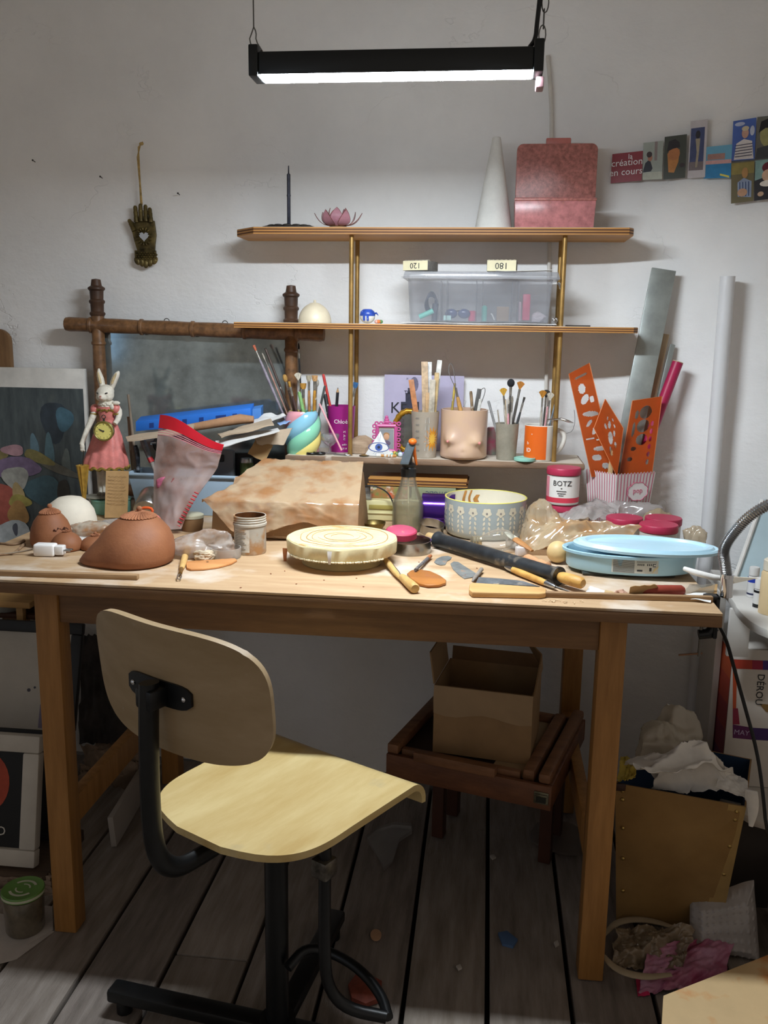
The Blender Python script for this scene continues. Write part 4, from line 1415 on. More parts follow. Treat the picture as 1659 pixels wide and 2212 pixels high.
MB().box(((q0.x + q1.x) / 2, 2.105, (q0.z + q1.z) / 2 - .02), (q1.x - q0.x + .02, .02, q0.z - q1.z + .03)).build('case', mat('case_grey', '6d7176', .5), t, world=True, bevel=.006)
MB().box((atY(472, 990, 2.090).x, 2.093, atY(472, 990, 2.090).z), (.026, .006, .018)).build('handle_slot', BLACK(), t, world=True, bevel=.003)
MB().box((bcx + .06, 2.128, bz + .0), (.17, .02, .05))
o = solo(MB().box((0, 0, .0), (.12, .016, .09)), 'dark_folder', mat('folder_dark', '26282b', .6), 'dark folder standing in the back of the blue bin', 'folder', (atY(520, 1000, 2.130).x, 2.132, atY(520, 1000, 2.130).z - .02), bevel=.002)
# spray can top
t = thing('spray_can', 'silver capped can standing at the right of the blue bin', 'can', (atY(533, 1005, 2.110).x, 2.110, .7545))
zt3 = atY(533, 988, 2.110).z - .7545
MB().lathe([(0, 0), (.0165, 0), (.0165, zt3 - .018), (.017, zt3 - .012), (0, zt3 - .012)], 20).build('can_body', mat('can_green', '5e6a3a', .4, .3), t)
MB().lathe([(.0, zt3 - .0118), (.0165, zt3 - .0118), (.0165, zt3 - .006), (.014, zt3 - .001), (0, zt3)], 20).build('cap', STEEL(), t)
# papers piled across the bin
PAP = mat('paper_beige', 'b8a48c', .8, var=.08, scale=12, spots=('8e6b4b', 30, .7))
PAPW = mat('paper_white', 'dcdbd8', .8, var=.04)
BLU = mat('tape_blue', '2f78d8', .45, var=.06)


def sheet(name, label, quad, m, th=.0012, sag=.0, wob=.004, seed=1, n=10, cat='paper', group=None):
    """quad of world points a b c d (a-b first edge)"""
    a, b, c_, d = [V(q) for q in quad]

    def fn(u, v):
        p = a.lerp(b, u).lerp(d.lerp(c_, u), v)
        p = p + V((0, 0, -sag * math.sin(PI * u) + wob * noise.noise(V((u * 3 + seed, v * 3, seed)))))
        return p
    o = solo(MB().slab(n, n, fn, th), name, m, label, cat, group=group)
    return origin(o)


t = thing('blue_box', 'long flat bright blue cardboard box lying across the papers', 'box', tuple(atY(430, 915, 2.130)))
A, B, C_, D = atY(293, 911, 2.120), atY(541, 882, 2.130), atY(541, 908, 2.130), atY(293, 932, 2.120)
dv = V((0, .035, .01))
MB().add([A, B, C_, D, A + dv, B + dv, C_ + dv, D + dv], [(0, 3, 2, 1), (4, 5, 6, 7), (0, 1, 5, 4), (1, 2, 6, 5), (2, 3, 7, 6), (3, 0, 4, 7)]).build('carton', BLU, t, world=True, bevel=.001)
E_, F_ = atY(545, 884, 2.145), atY(564, 881, 2.150)
MB().add([E_, F_, F_ - V((0, 0, .024)), E_ - V((0, 0, .024)), E_ + dv * .6, F_ + dv * .6, F_ + dv * .6 - V((0, 0, .024)), E_ + dv * .6 - V((0, 0, .024))], [(0, 3, 2, 1), (4, 5, 6, 7), (0, 1, 5, 4), (1, 2, 6, 5), (2, 3, 7, 6), (3, 0, 4, 7)]).build('end_flap', mat('tape_blue2', '4a7fc0', .5), t, world=True)
DB = mat('print_navy', '1d3f86', .5)
for k in range(6):
    u0, u1 = .12 + k * .145, .16 + k * .145 + (.05 if k == 4 else 0)
    qd = [A.lerp(B, u0).lerp(D.lerp(C_, u0), .3), A.lerp(B, u1).lerp(D.lerp(C_, u1), .3), A.lerp(B, u1).lerp(D.lerp(C_, u1), .8), A.lerp(B, u0).lerp(D.lerp(C_, u0), .8)]
    MB().add([q + V((0, -.0004, 0)) for q in qd], [(0, 1, 2, 3)]).build('printed_mark', DB, t, world=True)
t = thing('parchment_roll', 'rust stained rolled brown paper lying under the blue box', 'paper roll', tuple(atY(490, 925, 2.100)))
MB().tube([atY(405, 925, 2.095), atY(520, 905, 2.105), atY(548, 906, 2.110)], [.010, .0135, .009], 14, flat=.9).build('roll', mat('parchment', 'b28763', .75, var=.15, scale=25, spots=('8a4a22', 26, .6)), t, world=True)
sheet('paper_sheet', 'long beige paper sheet running left across the blue bin', [atY(272, 945, 2.060), atY(420, 917, 2.075), atY(415, 935, 2.030), atY(275, 952, 2.030)], PAP, .004, seed=3)
sheet('paper_sheet', 'large beige paper with curled corner fanned over the bin at right', [atY(470, 938, 2.060), atY(585, 905, 2.110), atY(592, 918, 2.040), atY(478, 945, 2.020)], PAP, .003, seed=5, wob=.006)
sheet('paper_sheet', 'white sheet fanned under the beige papers over the blue bin', [atY(465, 953, 2.050), atY(600, 925, 2.100), atY(604, 931, 2.030), atY(470, 968, 2.010)], PAPW, .002, seed=8, wob=.006)
sheet('paper_sheet', 'crisp white papers on top of the stack near the pastel pot', [atY(530, 915, 2.130), atY(580, 893, 2.150), atY(618, 898, 2.120), atY(560, 917, 2.100)], PAPW, .003, seed=11, wob=.008)
sheet('paper_sheet', 'blue tinted paper edge poking out near the pastel pot', [atY(598, 915, 2.130), atY(625, 905, 2.150), atY(630, 909, 2.120), atY(604, 918, 2.110)], mat('paper_bluish', '93b1dc', .7), .002, seed=12, wob=.004)
sheet('paper_sheet', 'limp grey beige sheet hanging down at the right end of the bin', [atY(545, 935, 2.080), atY(632, 925, 2.095), atY(612, 962, 2.075), atY(555, 958, 2.060)], PAP, .002, seed=15, wob=.006)
sheet('paper_sheet', 'tan cardboard flap hanging from the paper stack above the silver cap', [atY(555, 945, 2.075), atY(590, 962, 2.080), atY(572, 998, 2.075), atY(535, 980, 2.070)], mat('card_tan', 'b08d5e', .75, var=.1), .003, seed=18, wob=.002)

# steel beaker tipped over, orange clip, pink ball, bottle cap, glass dish
t = thing('steel_beaker', 'brushed steel beaker lying tilted in front of the blue bin', 'beaker', tuple(atY(322, 1092, 1.96)))
a, b = atY(316, 1106, 1.935), atY(330, 1078, 1.985)
MB().lathe([(0, 0), (.029, 0), (.031, .003), (.031, .057), (.0323, .0585), (.0315, .0595), (.0297, .057), (.0297, .0034), (0, .0034)], 32, frame(a, b)).build('cup', mat('steel_brushed', 'b5b5b3', .3, 1, var=.2, scale=30, bump=.1), t, world=True)
t = thing('spring_clip', 'orange plastic clip wedged between the beaker and the large clay form', 'clip', tuple(atY(312, 1112, 1.86)))
OR = mat('orange_plastic', 'e8612a', .4)
MB().tube([atY(290, 1108, 1.86), atY(300, 1099, 1.86), atY(318, 1096, 1.86), atY(330, 1100, 1.86), atY(328, 1112, 1.86)], [.002, .003, .0032, .0032, .0025], 8, smooth=1).build('clip_arm', OR, t, world=True)
MB().tube([atY(300, 1104, 1.86), atY(316, 1106, 1.86), atY(322, 1116, 1.86)], .004, 8, flat=.5).build('clip_jaw', BLACK(), t, world=True)
c, r, m = stand(338, 1154, 46)
c.y = 1.84
solo(MB().ball((0, 0, r), r, 24, 16), 'pink_ball', mat('ball_pink', 'cf7568', .55, var=.12, scale=30), 'dull pink round ball behind the largest clay form', 'ball', c)
c = atZ(353, 1172, .75)
t = shrink(thing('small_bottle', 'little white and black bottle lying behind the largest clay form', 'bottle', (c.x, 1.785, .7505)))
MB().cyl((-.014, 0, .011), (.004, -.006, .011), .0095, 18).build('bottle_body', WHITE(), t)
MB().cyl((.0042, -.0061, .011), (.012, -.0088, .011), .0105, 18).build('cap', BLACK(), t)
t = shrink(thing('glass_dish', 'small glass dish of pale scraps behind the largest clay form', 'dish', (atZ(240, 1130, .75).x, 1.855, .7505)))
MB().lathe([(0, 0), (.026, 0), (.031, .02), (.0295, .02), (.025, .003), (0, .003)], 24).build('dish', clear('clear_glass', (225, 232, 232), .22), t)
crumple(MB(), (0, 0, .004), (.02, .02, .01), 5, .5).build('scraps', mat('scrap_beige', 'c3b299', .8), t)
o = solo(crumple(MB(), (0, 0, 0), (.03, .02, .014), 9, .5), 'crumpled_film', film('film_white', 'e6e2de', .5, .2, 40), 'wisp of clear crumpled film beside the glass dish', 'film', (atZ(285, 1118, .75).x, 1.88, .7505))

# ================================================================ things on the top tier
S1, S2, S3 = Z1 + .0013, Z2 + .0013, Z3 + .0013
c = atY(624, 487, 2.1605)
t = thing('incense_holder', 'dark thin incense spike standing on a flat ornate base, top tier', 'incense holder', (c.x, 2.1605, S1))
DK = mat('dark_patina', '38332f', .5, .5, var=.5, scale=80)
h = hgt(624, 362, V((c.x, 2.1605, S1)))
MB().lathe([(0, 0), (.002, 0), (.0042, .004), (.0042, h * .5), (.005, h * .52), (.0042, h * .54), (.0042, h * .86), (.0018, h * .88), (.0012, h), (0, h)], 12, Matrix.Translation((0, 0, .004))).build('spike', mat('spike_dark', '3c3e4b', .4, .3, var=.3, scale=60), t)
mb = MB().lathe([(0, 0), (.064, 0), (.066, .003), (.06, .006), (0, .0065)], 40, None, 1, .5, wob=lambda a, k, r, z: 1 + .03 * math.sin(a * 14))
for k in range(12):
    a = 2 * PI * k / 12
    mb.ball((.043 * math.cos(a), .022 * math.sin(a), .0065), (.012, .007, .0035), 8, 5)
mb.build('ornate_base', DK, t)
c = atY(729, 487, 2.1355)
t = shrink(thing('lotus_candle_holder', 'pink glass lotus flower candle holder on the top tier', 'candle holder', (c.x, 2.1455, S1)))
LG = mat('lotus_glass', 'c98f9c', .3, var=.12, scale=40, trans=.25, spec=.6)
LE = mat('lotus_edge', '8f5a50', .4, .5)
MB().lathe([(0, 0), (.026, 0), (.027, .002), (.024, .0045), (.02, .005), (0, .005)], 28).build('brass_foot', BRASS(), t)


def petal(a, tilt, L_, wd, z0, r0):
    T = rotz(a) @ Matrix.Translation((0, -r0, z0)) @ Matrix.Rotation(tilt, 4, 'X')

    def fn(u, v):
        q = math.sin(PI * min(1, v ** .8)) ** .75 if 0 < v < 1 else 0
        q = max(q, .02)
        x = wd * (u - .5) * 2 * q
        return T @ V((x, -.008 * math.sin(PI * v) + .008 * v * v, L_ * v))
    MB().slab(8, 10, fn, .0012).build('petal', LG, t)
    mb = MB()
    mb.tube([fn(0, k / 10) for k in range(11)] + [fn(1, 1 - k / 10) for k in range(11)], .0008, 5)
    mb.build('petal_rim', LE, t)


for k in range(5):
    petal(2 * PI * k / 5, .38, .046, .0175, .006, .012)
for k in range(5):
    petal(2 * PI * (k + .5) / 5, .85, .048, .0165, .006, .016)
for s in (-1, 1):
    petal(s * PI / 2, 1.12, .058, .008, .007, .016)
c = atY(1066, 487, 2.1805)
c.z = S1
m = mpp(c)
h = hgt(1070, 296, c)
solo(MB().lathe([(0, 0), (39.5 * m, 0), (40 * m, .003), (9.5 * m, h - .006), (8.5 * m, h - .001), (6 * m, h), (0, h)], 40), 'foam_cone', mat('polystyrene', 'dedcd6', .85, var=.05, scale=30, bump=.3, bscale=300, spots=('a9a08f', 18, .72)), 'tall white polystyrene cone beside the open pink case', 'cone', c, smooth=50)
# pink glitter case
PK = mat('pink_glitter', 'b9776e', .35, var=.25, scale=120, spots=('955a52', 170, .60), alpha=.97)
PKB = mat('pink_glitter_gold', 'c07c7c', .25, var=.2, scale=60, spots=('d8a04a', 330, .66))
cx_, zc_ = atY(1193, 470, 2.1305), S1
cs = thing('glitter_case', 'open pink glitter plastic case with its lid raised, on the top tier', 'case', (cx_.x + .004, 2.1555, S1), 0)
w_ = 172 * mpp(cx_)
hb = hgt(1190, 428, V((cx_.x, 2.1255, S1)))
vs, fs = shell(w_ * .97, .075, w_, .082, hb, .0025)
MB().add(vs, fs).build('case_body', PKB, cs, bevel=.002)
MB().box((0, -.041, hb - .004), (w_ * 1.01, .004, .006)).build('body_rim', PK, cs, bevel=.0015)
hl = hgt(1200, 312, V((cx_.x, 2.2005, S1))) - hb
lw = w_ * 1.02
rr = .014
poly = []
for (sx, sz) in ((1, 1), (-1, 1), (-1, -1), (1, -1)):
    for i in range(5):
        a = {(1, 1): 0, (-1, 1): PI / 2, (-1, -1): PI, (1, -1): 3 * PI / 2}[(sx, sz)] + i * PI / 8
        poly.append((sx * (lw / 2 - rr) + rr * math.cos(a), hl / 2 + sz * (hl / 2 - rr) + rr * math.sin(a)))
MB().prism(poly, .014, Matrix.Translation((.004, .050, hb + .001)) @ Matrix.Rotation(PI / 2 - .03, 4, 'X')).build('lid', PK, cs, bevel=.002)
MB().box((.006, .046, hb + hl + .006), (.056, .008, .016)).build('lid_tab', mat('pink_plastic', 'c4766d', .4), cs, bevel=.003)
for s in (-1, 1):
    MB().cyl((s * w_ * .35 - .012, .044, hb - .001), (s * w_ * .35 + .012, .044, hb - .001), .0035, 10).build('hinge', PK, cs)

# ================================================================ middle tier
c = atY(680, 697, 2.1505)
c.z = S2
m = mpp(c)
h = hgt(678, 654, c)
t = thing('ceramic_dome', 'cream ceramic dome with a tiny knob on the middle tier', 'pottery', c)
CER = mat('cream_ceramic', 'dccfb4', .4, var=.05, scale=30, coat=.2)
MB().lathe([(0, 0), (35.5 * m, 0)] + [(36 * m * math.sqrt(1 - q * q), h * q) for q in (.12, .25, .4, .55, .68, .79, .88, .94)] + [(11 * m, h * .972), (5 * m, h), (0, h)], 36).build('body', CER, t)
MB().lathe([(0, 0), (.0035, 0), (.003, .003), (.0036, .005), (.002, .007), (0, .0072)], 12, Matrix.Translation((0, 0, h - .0005))).build('knob', CER, t)
# little blue and white figure
c = atY(793, 697, 2.1405)
t = shrink(thing('trinket_figure', 'small blue and white painted trinket beside the brass rods, middle tier', 'trinket', (c.x, 2.1455, S2)))
CB = mat('cobalt', '3252b0', .3, var=.2, scale=90, spots=('e6e6ea', 120, .62))
WG = mat('glaze_white', 'e4dfd4', .3)
MB().ball((0, 0, .019), (.021, .017, .019), 18, 12).build('body', WG, t)
MB().lathe([(.0195, .017), (.0215, .022), (.019, .032), (.012, .038), (.008, .0385), (.008, .037)], 18, None, 1, .82).build('blue_glaze', CB, t)
for s in (-.007, .003):
    MB().tube([(s, -.0155, .008), (s, -.0175, .018), (s, -.0165, .024)], .0032, 8).build('blue_stroke', CB, t)
MB().tube([(.016, -.004, .026), (.026, -.01, .028), (.031, -.012, .022)], [.003, .0026, .001], 8).build('spout', CB, t)
for k, (dx, col, lb) in enumerate(((26, 'd9793f', 'tiny orange clay bead'), (30, '5f8a52', 'tiny green glass bead'), (22, 'd8a596', 'tiny pale pink bead'))):
    solo(MB().ball((0, 0, .0045), (.0052, .005, .0045), 10, 8), 'bead', mat('bead_' + col, col, .4), lb + ' beside the blue trinket on the middle tier', 'bead', (c.x + dx * .00112, 2.1225 + .006 * (k % 2), S2))

# clear organiser box
CLR = film('box_plastic', 'dfe3ec', .17, .12, 5)
x0, x1 = atY(880, 690, 2.1225).x, atY(1190, 690, 2.1225).x
zb_ = S2 + .006
hb = atY(1000, 603, 2.1225).z - zb_
ob = thing('organiser_box', 'clear plastic organiser box with four compartments and a lid, middle tier', 'box', ((x0 + x1) / 2, 2.1755, zb_))
bw_ = x1 - x0
vs, fs = shell(bw_ * .965, .098, bw_, .112, hb, .002)
MB().add(vs, fs).build('tub', CLR, ob)
for k in range(3):
    for s in (-.007, .007):
        MB().box((bw_ * (-.25 + .25 * k) + s, 0, hb * .5), (.0016, .096, hb * .94)).build('divider', CLR, ob)
lw = atY(1206, 595, 2.1105).x - atY(864, 595, 2.1105).x
MB().box((.002, 0, hb + .0085), (lw, .128, .016), None, .97).build('lid', film('lid_plastic', 'dfe3ec', .3, .15, 5), ob, bevel=.002)
MB().tube([(-lw / 2, -.065, hb + .002), (lw / 2, -.065, hb + .002)], .0022, 8).build('lid_lip', CLR, ob)
MB().slab(4, 4, lambda u, v: V((lw / 2 + .001 + .008 * u, .05 * (v - .5), hb - .004 - .014 * u * u)), .002).build('clasp', WHITE(), ob)
SCALE_IN = [o_.name for o_ in bpy.data.objects]
wl = [ob.location + V((bw_ * (-.375 + .25 * k), 0, .003)) for k in range(4)]
TURQ = mat('turquoise', '6fd0bd', .4)
origin(solo(MB().tube([wl[0] + V((-.02, -.02, .010)), wl[0] + V((.02, -.02, .028))], .0075, 12), 'chalk_stick', TURQ, 'turquoise stick lying in the first compartment of the clear box', 'stick'))
t = thing('cable_bundle', 'black coiled cable bundle in the first compartment of the clear box', 'cable', wl[0] + V((.012, .012, .0)))
mb = MB()
for k in range(5):
    mb.tube([(.018 * math.cos(a) * (1 - .08 * k), .006 * math.sin(2 * a) + .002 * k, .045 + .026 * math.sin(a) + .003 * k) for a in [2 * PI * i / 18 for i in range(19)]], .0028, 6)
mb.tube([(.01, 0, .0), (.012, .002, .05)], .009, 10)
mb.build('coil', mat('cable_navy', '1e2c44', .5), t)
t = thing('sunglasses', 'dark navy sunglasses folded in the second compartment of the clear box', 'glasses', wl[1] + V((-.008, -.01, .003)))
for s in (-.022, .016):
    MB().ball((s, 0, .018), (.018, .008, .014), 14, 10).build('lens', mat('lens_navy', '23386e', .2), t)
MB().tube([(-.036, .004, .022), (.0, .004, .026), (.034, .004, .02)], .0022, 6).build('frame', BLACK(), t)
origin(solo(MB().lathe([(0, 0), (.012, 0), (.012, .026), (.008, .03), (0, .03)], 16, Matrix.Translation(wl[1] + V((.032, .0, 0)))), 'red_bottle_top', mat('crimson_p', 'cf3a62', .4), 'crimson cap in the second compartment of the clear box', 'cap'))
origin(solo(MB().box(wl[1] + V((-.04, -.025, .008)), (.022, .02, .014)), 'mint_eraser', mat('mint_pale', 'b5d8cf', .6), 'pale mint block in the second compartment of the clear box', 'eraser', bevel=.002))
origin(solo(MB().lathe([(0, 0), (.008, 0), (.0085, .04), (.004, .045), (0, .045)], 14, Matrix.Translation(wl[2] + V((-.036, -.02, 0)))), 'marker_cap', TURQ, 'turquoise cap standing in the third compartment of the clear box', 'cap'))
origin(solo(MB().box(wl[2] + V((.018, .015, .022)), (.036, .02, .042)), 'cardboard_block', mat('card_box_p', 'a58a70', .7), 'beige cardboard block in the third compartment of the clear box', 'block', bevel=.002))
origin(solo(MB().tube([wl[2] + V((-.006, -.03, .004)), wl[2] + V((-.011, -.03, .016)), wl[2] + V((-.016, -.028, .022))], .0022, 6), 'white_clip', WHITE(), 'white curved clip in the third compartment of the clear box', 'clip'))
origin(solo(MB().box(wl[3] + V((-.018, -.022, .041)), (.022, .016, .074)), 'crimson_case', mat('crimson_p', 'cf3a62', .4), 'crimson upright case in the fourth compartment of the clear box', 'case', bevel=.003))
origin(solo(MB().box(wl[3] + V((-.036, -.016, .03)), (.008, .014, .054)), 'pale_lighter', mat('pale_pink', 'e0c3cb', .4), 'pale pink stick beside the crimson case in the clear box', 'stick', bevel=.002))
origin(solo(crumple(MB(), wl[3] + V((.02, 0, 0)), (.024, .024, .018), 4, .4), 'tissue', mat('tissue', 'd5c9cc', .8), 'crumpled pale tissue in the fourth compartment of the clear box', 'tissue'))
for o_ in list(bpy.data.objects):
    if o_.name not in SCALE_IN and o_.parent is None:
        k_ = min(range(4), key=lambda i: abs(wl[i].x - o_.location.x))
        o_.location = wl[k_] + (o_.location - wl[k_]) * .8
        shrink(o_, .8)
# paper under it, foil blob, dark strip
sheet('paper_sheet', 'white paper lying under the clear organiser box', [(x0 - .012, 2.1055, S2 + .003), (x1 + .012, 2.1055, S2 + .003), (x1 + .014, 2.2355, S2 + .003), (x0 - .012, 2.2355, S2 + .003)], PAPW, .0016, 0, .001, 4, 8)
c = atY(1199, 697, 2.1285)
o = solo(crumple(MB(), (0, 0, 0), (.008, .009, .014), 6, .5, 3), 'foil_wrapper', mat('foil', 'b9b4b0', .25, .9, var=.3, scale=90), 'silver foil scrunched between the clear box and the right rod', 'wrapper', (c.x, 2.1285, S2))
c = atY(1250, 700, 2.1505)
solo(MB().box((0, 0, .0016), (.055, .02, .003)), 'metal_strip', mat('strip_dark', '4b4643', .5, .5), 'thin dark metal strip lying right of the rod on the middle tier', 'strip', (c.x, 2.1705, S2), .05)


def sand_block(px0, px1, py0, py1, label, num, yaw, Y):
    a, b = atY(px0, py1, Y), atY(px1, py0, Y)
    w_, h_ = b.x - a.x, b.z - a.z
    zs = zb_ + hb + .0170
    t = thing('sanding_block', label, 'sanding block', ((a.x + b.x) / 2, Y + .03, zs), yaw)
    MB().box((0, 0, h_ / 2), (w_, .062, h_ - .003)).build('foam', mat('sand_grey', '8b8781', .9, var=.2, scale=200, bump=.5, bscale=500), t, bevel=.001)
    MB().box((0, -.0315, h_ / 2), (w_ * .98, .001, h_ - .004)).build('printed_end', mat('block_yellow', 'dcd2ae', .6), t)
    mb = MB()
    for k in range(7):
        mb.ball((w_ * (-.43 + k * .143), -.02, h_ - .0025), (w_ * .08, .012, .0035), 8, 5)
    mb.build('gritty_edge', mat('sand_pale', 'b9b2a0', .9, bump=.4, bscale=400), t)
    T = Matrix(((-1, 0, 0, 0), (0, 0, -1, -.0323), (0, -1, 0, h_ / 2), (0, 0, 0, 1)))
    text(num, h_ * .72, INK(), t, T, depth=.0002)


sand_block(877, 936, 562, 586, 'grey sanding block marked 120 upside down, left on the clear box lid', '120', -.32, 2.1235)
sand_block(1053, 1118, 558, 585, 'grey sanding block marked 180 upside down, right on the clear box lid', '180', -.06, 2.1325)
q = atY(1120, 588, 2.1185)
zs = zb_ + hb + .0172
o = solo(MB().slab(6, 4, lambda u, v: V((.125 * (u - .5), .03 * (v - .5), .001 + .004 * abs(u - .2))), .001), 'thin_card', mat('card_greyish', 'c8c5bf', .5), 'thin pale card propped in front of the block marked 180', 'card', (q.x + .012, 2.1285, zs - .0006), .02)

# ================================================================ lower tier
mats_br = {}


def brush(label, tip, rim, kind, hc, bc, Y=2.1605, r=.0028, floor_z=None, Yt=None, name='paintbrush', ferr='b5b2aa', cat='paintbrush', group=None):
    """a tool standing in a pot; tip and rim are photo pixels; it runs on down to the pot's floor"""
    r *= .9
    A, B = atY(*tip, Yt or Y), atY(*rim, Y)
    d = (B - A)
    fz_ = floor_z or S3 + .006
    k = (fz_ - A.z) / d.z
    C = A + d * k
    # keep the foot inside the pot
    C.x = B.x + max(-.013, min(.013, C.x - B.x))
    C.y = B.y + (C.y - B.y) * .3
    t = thing(name, label, cat, tuple(C), group=group)
    H = mat('handle_' + hc, hc, .45, var=.25, scale=60, spots=('d9d5cc', 70, .64) if kind not in ('pencil', 'slat') else None)
    L_ = (A - C).length
    u = (A - C).normalized()
    pt = lambda s: C + u * (L_ * s)
    F = frame(C, A)
    if kind == 'pencil':
        MB().tube([C, C + u * (L_ - .012)], r, 6).build('shaft', H, t, world=True, smooth=20)
        MB().tube([C + u * (L_ - .012), C + u * (L_ - .003)], [r, r * .35], 8).build('wood_cone', mat('pencil_wood', 'c89f70', .6), t, world=True)
        MB().tube([C + u * (L_ - .003), A], [r * .35, .0003], 6).build('lead', INK(), t, world=True)
    elif kind == 'plain':
        MB().tube([C, pt(.5), pt(.97), A], [r * .8, r, r, r * .7], 10).build('shaft', H, t, world=True)
    elif kind == 'slat':
        mb = MB()
        for v in ((-1, -.12), (1, -.12), (1, .12), (-1, .12)):
            pass
        w_ = r
        mb.box((0, 0, L_ / 2), (2 * w_, .0022, L_), F)
        mb.build('blade', H, t, world=True, bevel=.0006)
    elif kind == 'loop':
        MB().tube([C, pt(.2), pt(.55), pt(.62)], [r, r * 1.3, r * 1.2, r * .8], 10).build('handle', H, t, world=True)
        MB().tube([pt(.6), pt(.72)], r * .7, 8).build('ferrule', STEEL(), t, world=True)
        side = u.cross(V((0, 1, 0))).normalized()
        MB().tube([pt(.72), pt(.8) + side * .005, pt(.92) + side * .0085, A, pt(.95) - side * .005, pt(.82) - side * .003, pt(.72)], .0009, 6, smooth=2).build('wire_loop', STEEL(), t, world=True)
    else:
        bl = {'round': .016, 'fan': .018, 'flat': .014, 'mop': .016}[kind]
        s1 = (L_ - bl - .022) / L_
        s2 = (L_ - bl) / L_
        MB().tube([C, pt(s1 * .35), pt(s1 * .85), pt(s1)], [r * .6, r * .8, r * 1.15, r * .85], 10).build('handle', H, t, world=True)
        MB().tube([pt(s1), pt(s2)], [r * .85, r * 1.0], 10).build('ferrule', mat('ferrule_' + ferr, ferr, .3, .85, var=.3, scale=80), t, world=True)
        BM = mat('bristle_' + bc, bc, .8, var=.3, scale=90, stretch=(6, 6, 1), bump=.4, bscale=300)
        G = frame(pt(s2), A)
        if kind == 'round':
            MB().lathe([(0, 0), (r, 0), (r * 1.25, bl * .3), (r * .9, bl * .7), (.0004, bl), (0, bl)], 10, G).build('bristles', BM, t, world=True)
        elif kind == 'flat':
            MB().lathe([(0, 0), (r, 0), (r * 1.5, bl * .4), (r * 1.7, bl), (0, bl)], 12, G, 1.2, .6).build('bristles', BM, t, world=True)
        elif kind == 'mop':
            MB().ball((0, 0, bl * .5), (r * 2.6, r * 2.2, bl * .62), 12, 8, G).build('bristles', BM, t, world=True)
        else:
            MB().slab(12, 6, lambda a, v: G @ V(((r * .8 + bl * .62 * v) * math.sin((a - .5) * 1.5), .0, bl * v * math.cos((a - .5) * 1.5))), .003).build('bristles', BM, t, world=True)
    return t


# pastel swirl pot
c, r, m = stand(659, 979, 66, S3)
c.y = 2.1525
c.z = S3
h = hgt(657, 889, c)
sw = thing('swirl_pot', 'glossy pot with twisted pastel stripes holding paintbrushes', 'pot', c)
cols = [('swirl_yellow', 'e9d67e'), ('swirl_pink', 'e9a3ad'), ('swirl_blue', '8ec6dd'), ('swirl_mint', '8fd6b4')]
R0 = 33.5 * m


def swirl(k):
    a0 = 2 * PI * k / 4

    def fn(u, v):
        z = h * v
        base = R0 * (.93 + .12 * math.sin(PI * min(1, v * 1.05)) + .02 * v)
        a = a0 + (u - .5) * (2 * PI / 4) + v * 2 * PI * .62 - 1.15
        bul = .0055 * math.sin(PI * u) ** .8 * math.sin(PI * min(1, max(0, v * .96 + .04))) ** .3
        q = base + bul - .002
        if v > .97:
            q -= .002
        return V((q * math.cos(a), q * math.sin(a), z))
    MB().slab(10, 26, fn, .004).build('twisted_stripe', mat(cols[k][0], cols[k][1], .15, var=.02, coat=.7), sw, smooth=70)


for k in range(4):
    swirl(k)
MB().lathe([(0, .0), (R0 * .9, .0), (R0 * .9, .006), (0, .006)], 24).build('bottom', mat('swirl_yellow', 'e9d67e', .15), sw)
for (lb, tip, rim, kind, hc, bc, Y, rr) in [
    ('longest leaning paintbrush with salmon tip in the pastel pot', (548, 746), (633, 884), 'flat', '8f8793', 'd8775a', 2.1555, .0036),
    ('thin pinkish handled brush leaning left in the pastel pot', (566, 762), (640, 884), 'round', 'b08577', 'bcb3a4', 2.1755, .0022),
    ('dark brown brush handle with white painted end leaning left in the pastel pot', (573, 752), (645, 884), 'plain', '4f3f38', '4f3f38', 2.1855, .0034),
    ('brush with splayed ochre bristles, left of the middle of the pastel pot', (614, 810), (645, 884), 'mop', '5c4a40', 'c79a55', 2.1655, .003),
    ('short dark brush with golden bristles leaning left in the pastel pot', (624, 824), (650, 884), 'flat', '4a3530', 'c9973f', 2.1505, .0036),
    ('brush with frayed white tip standing in the pastel pot', (643, 805), (652, 884), 'fan', '8a7d6a', 'd8d0bd', 2.1755, .003),
    ('broad brush with amber bristles in the middle of the pastel pot', (655, 828), (656, 884), 'flat', '9a8358', 'd39b45', 2.1855, .0045),
    ('green and white splashed brush handle in the pastel pot', (646, 846), (662, 884), 'plain', '7fae6a', '7fae6a', 2.1485, .005),
    ('pale bristle brush with tan handle, right of the middle of the pastel pot', (667, 811), (668, 884), 'flat', 'a8794a', 'c0b59c', 2.1705, .0038),
    ('brush with peach bristles and mustard handle in the pastel pot', (680, 811), (679, 884), 'flat', 'c08a34', 'd9a76f', 2.1785, .0042),
    ('grey spattered brush at the right side of the pastel pot', (684, 820), (682, 884), 'mop', '9b9488', 'b9b3a8', 2.1905, .0028),
    ('very tall thin black brush rising behind the pastel pot', (645, 740), (651, 884), 'round', '1d1f22', '17181a', 2.2005, .0022),
    ('dark slanted brush handle leaning right in the pastel pot', (702, 833), (683, 884), 'plain', '4a4d4c', '4a4d4c', 2.1605, .0032),
]:
    brush(lb, tip, rim, kind, hc, bc, Y, rr)
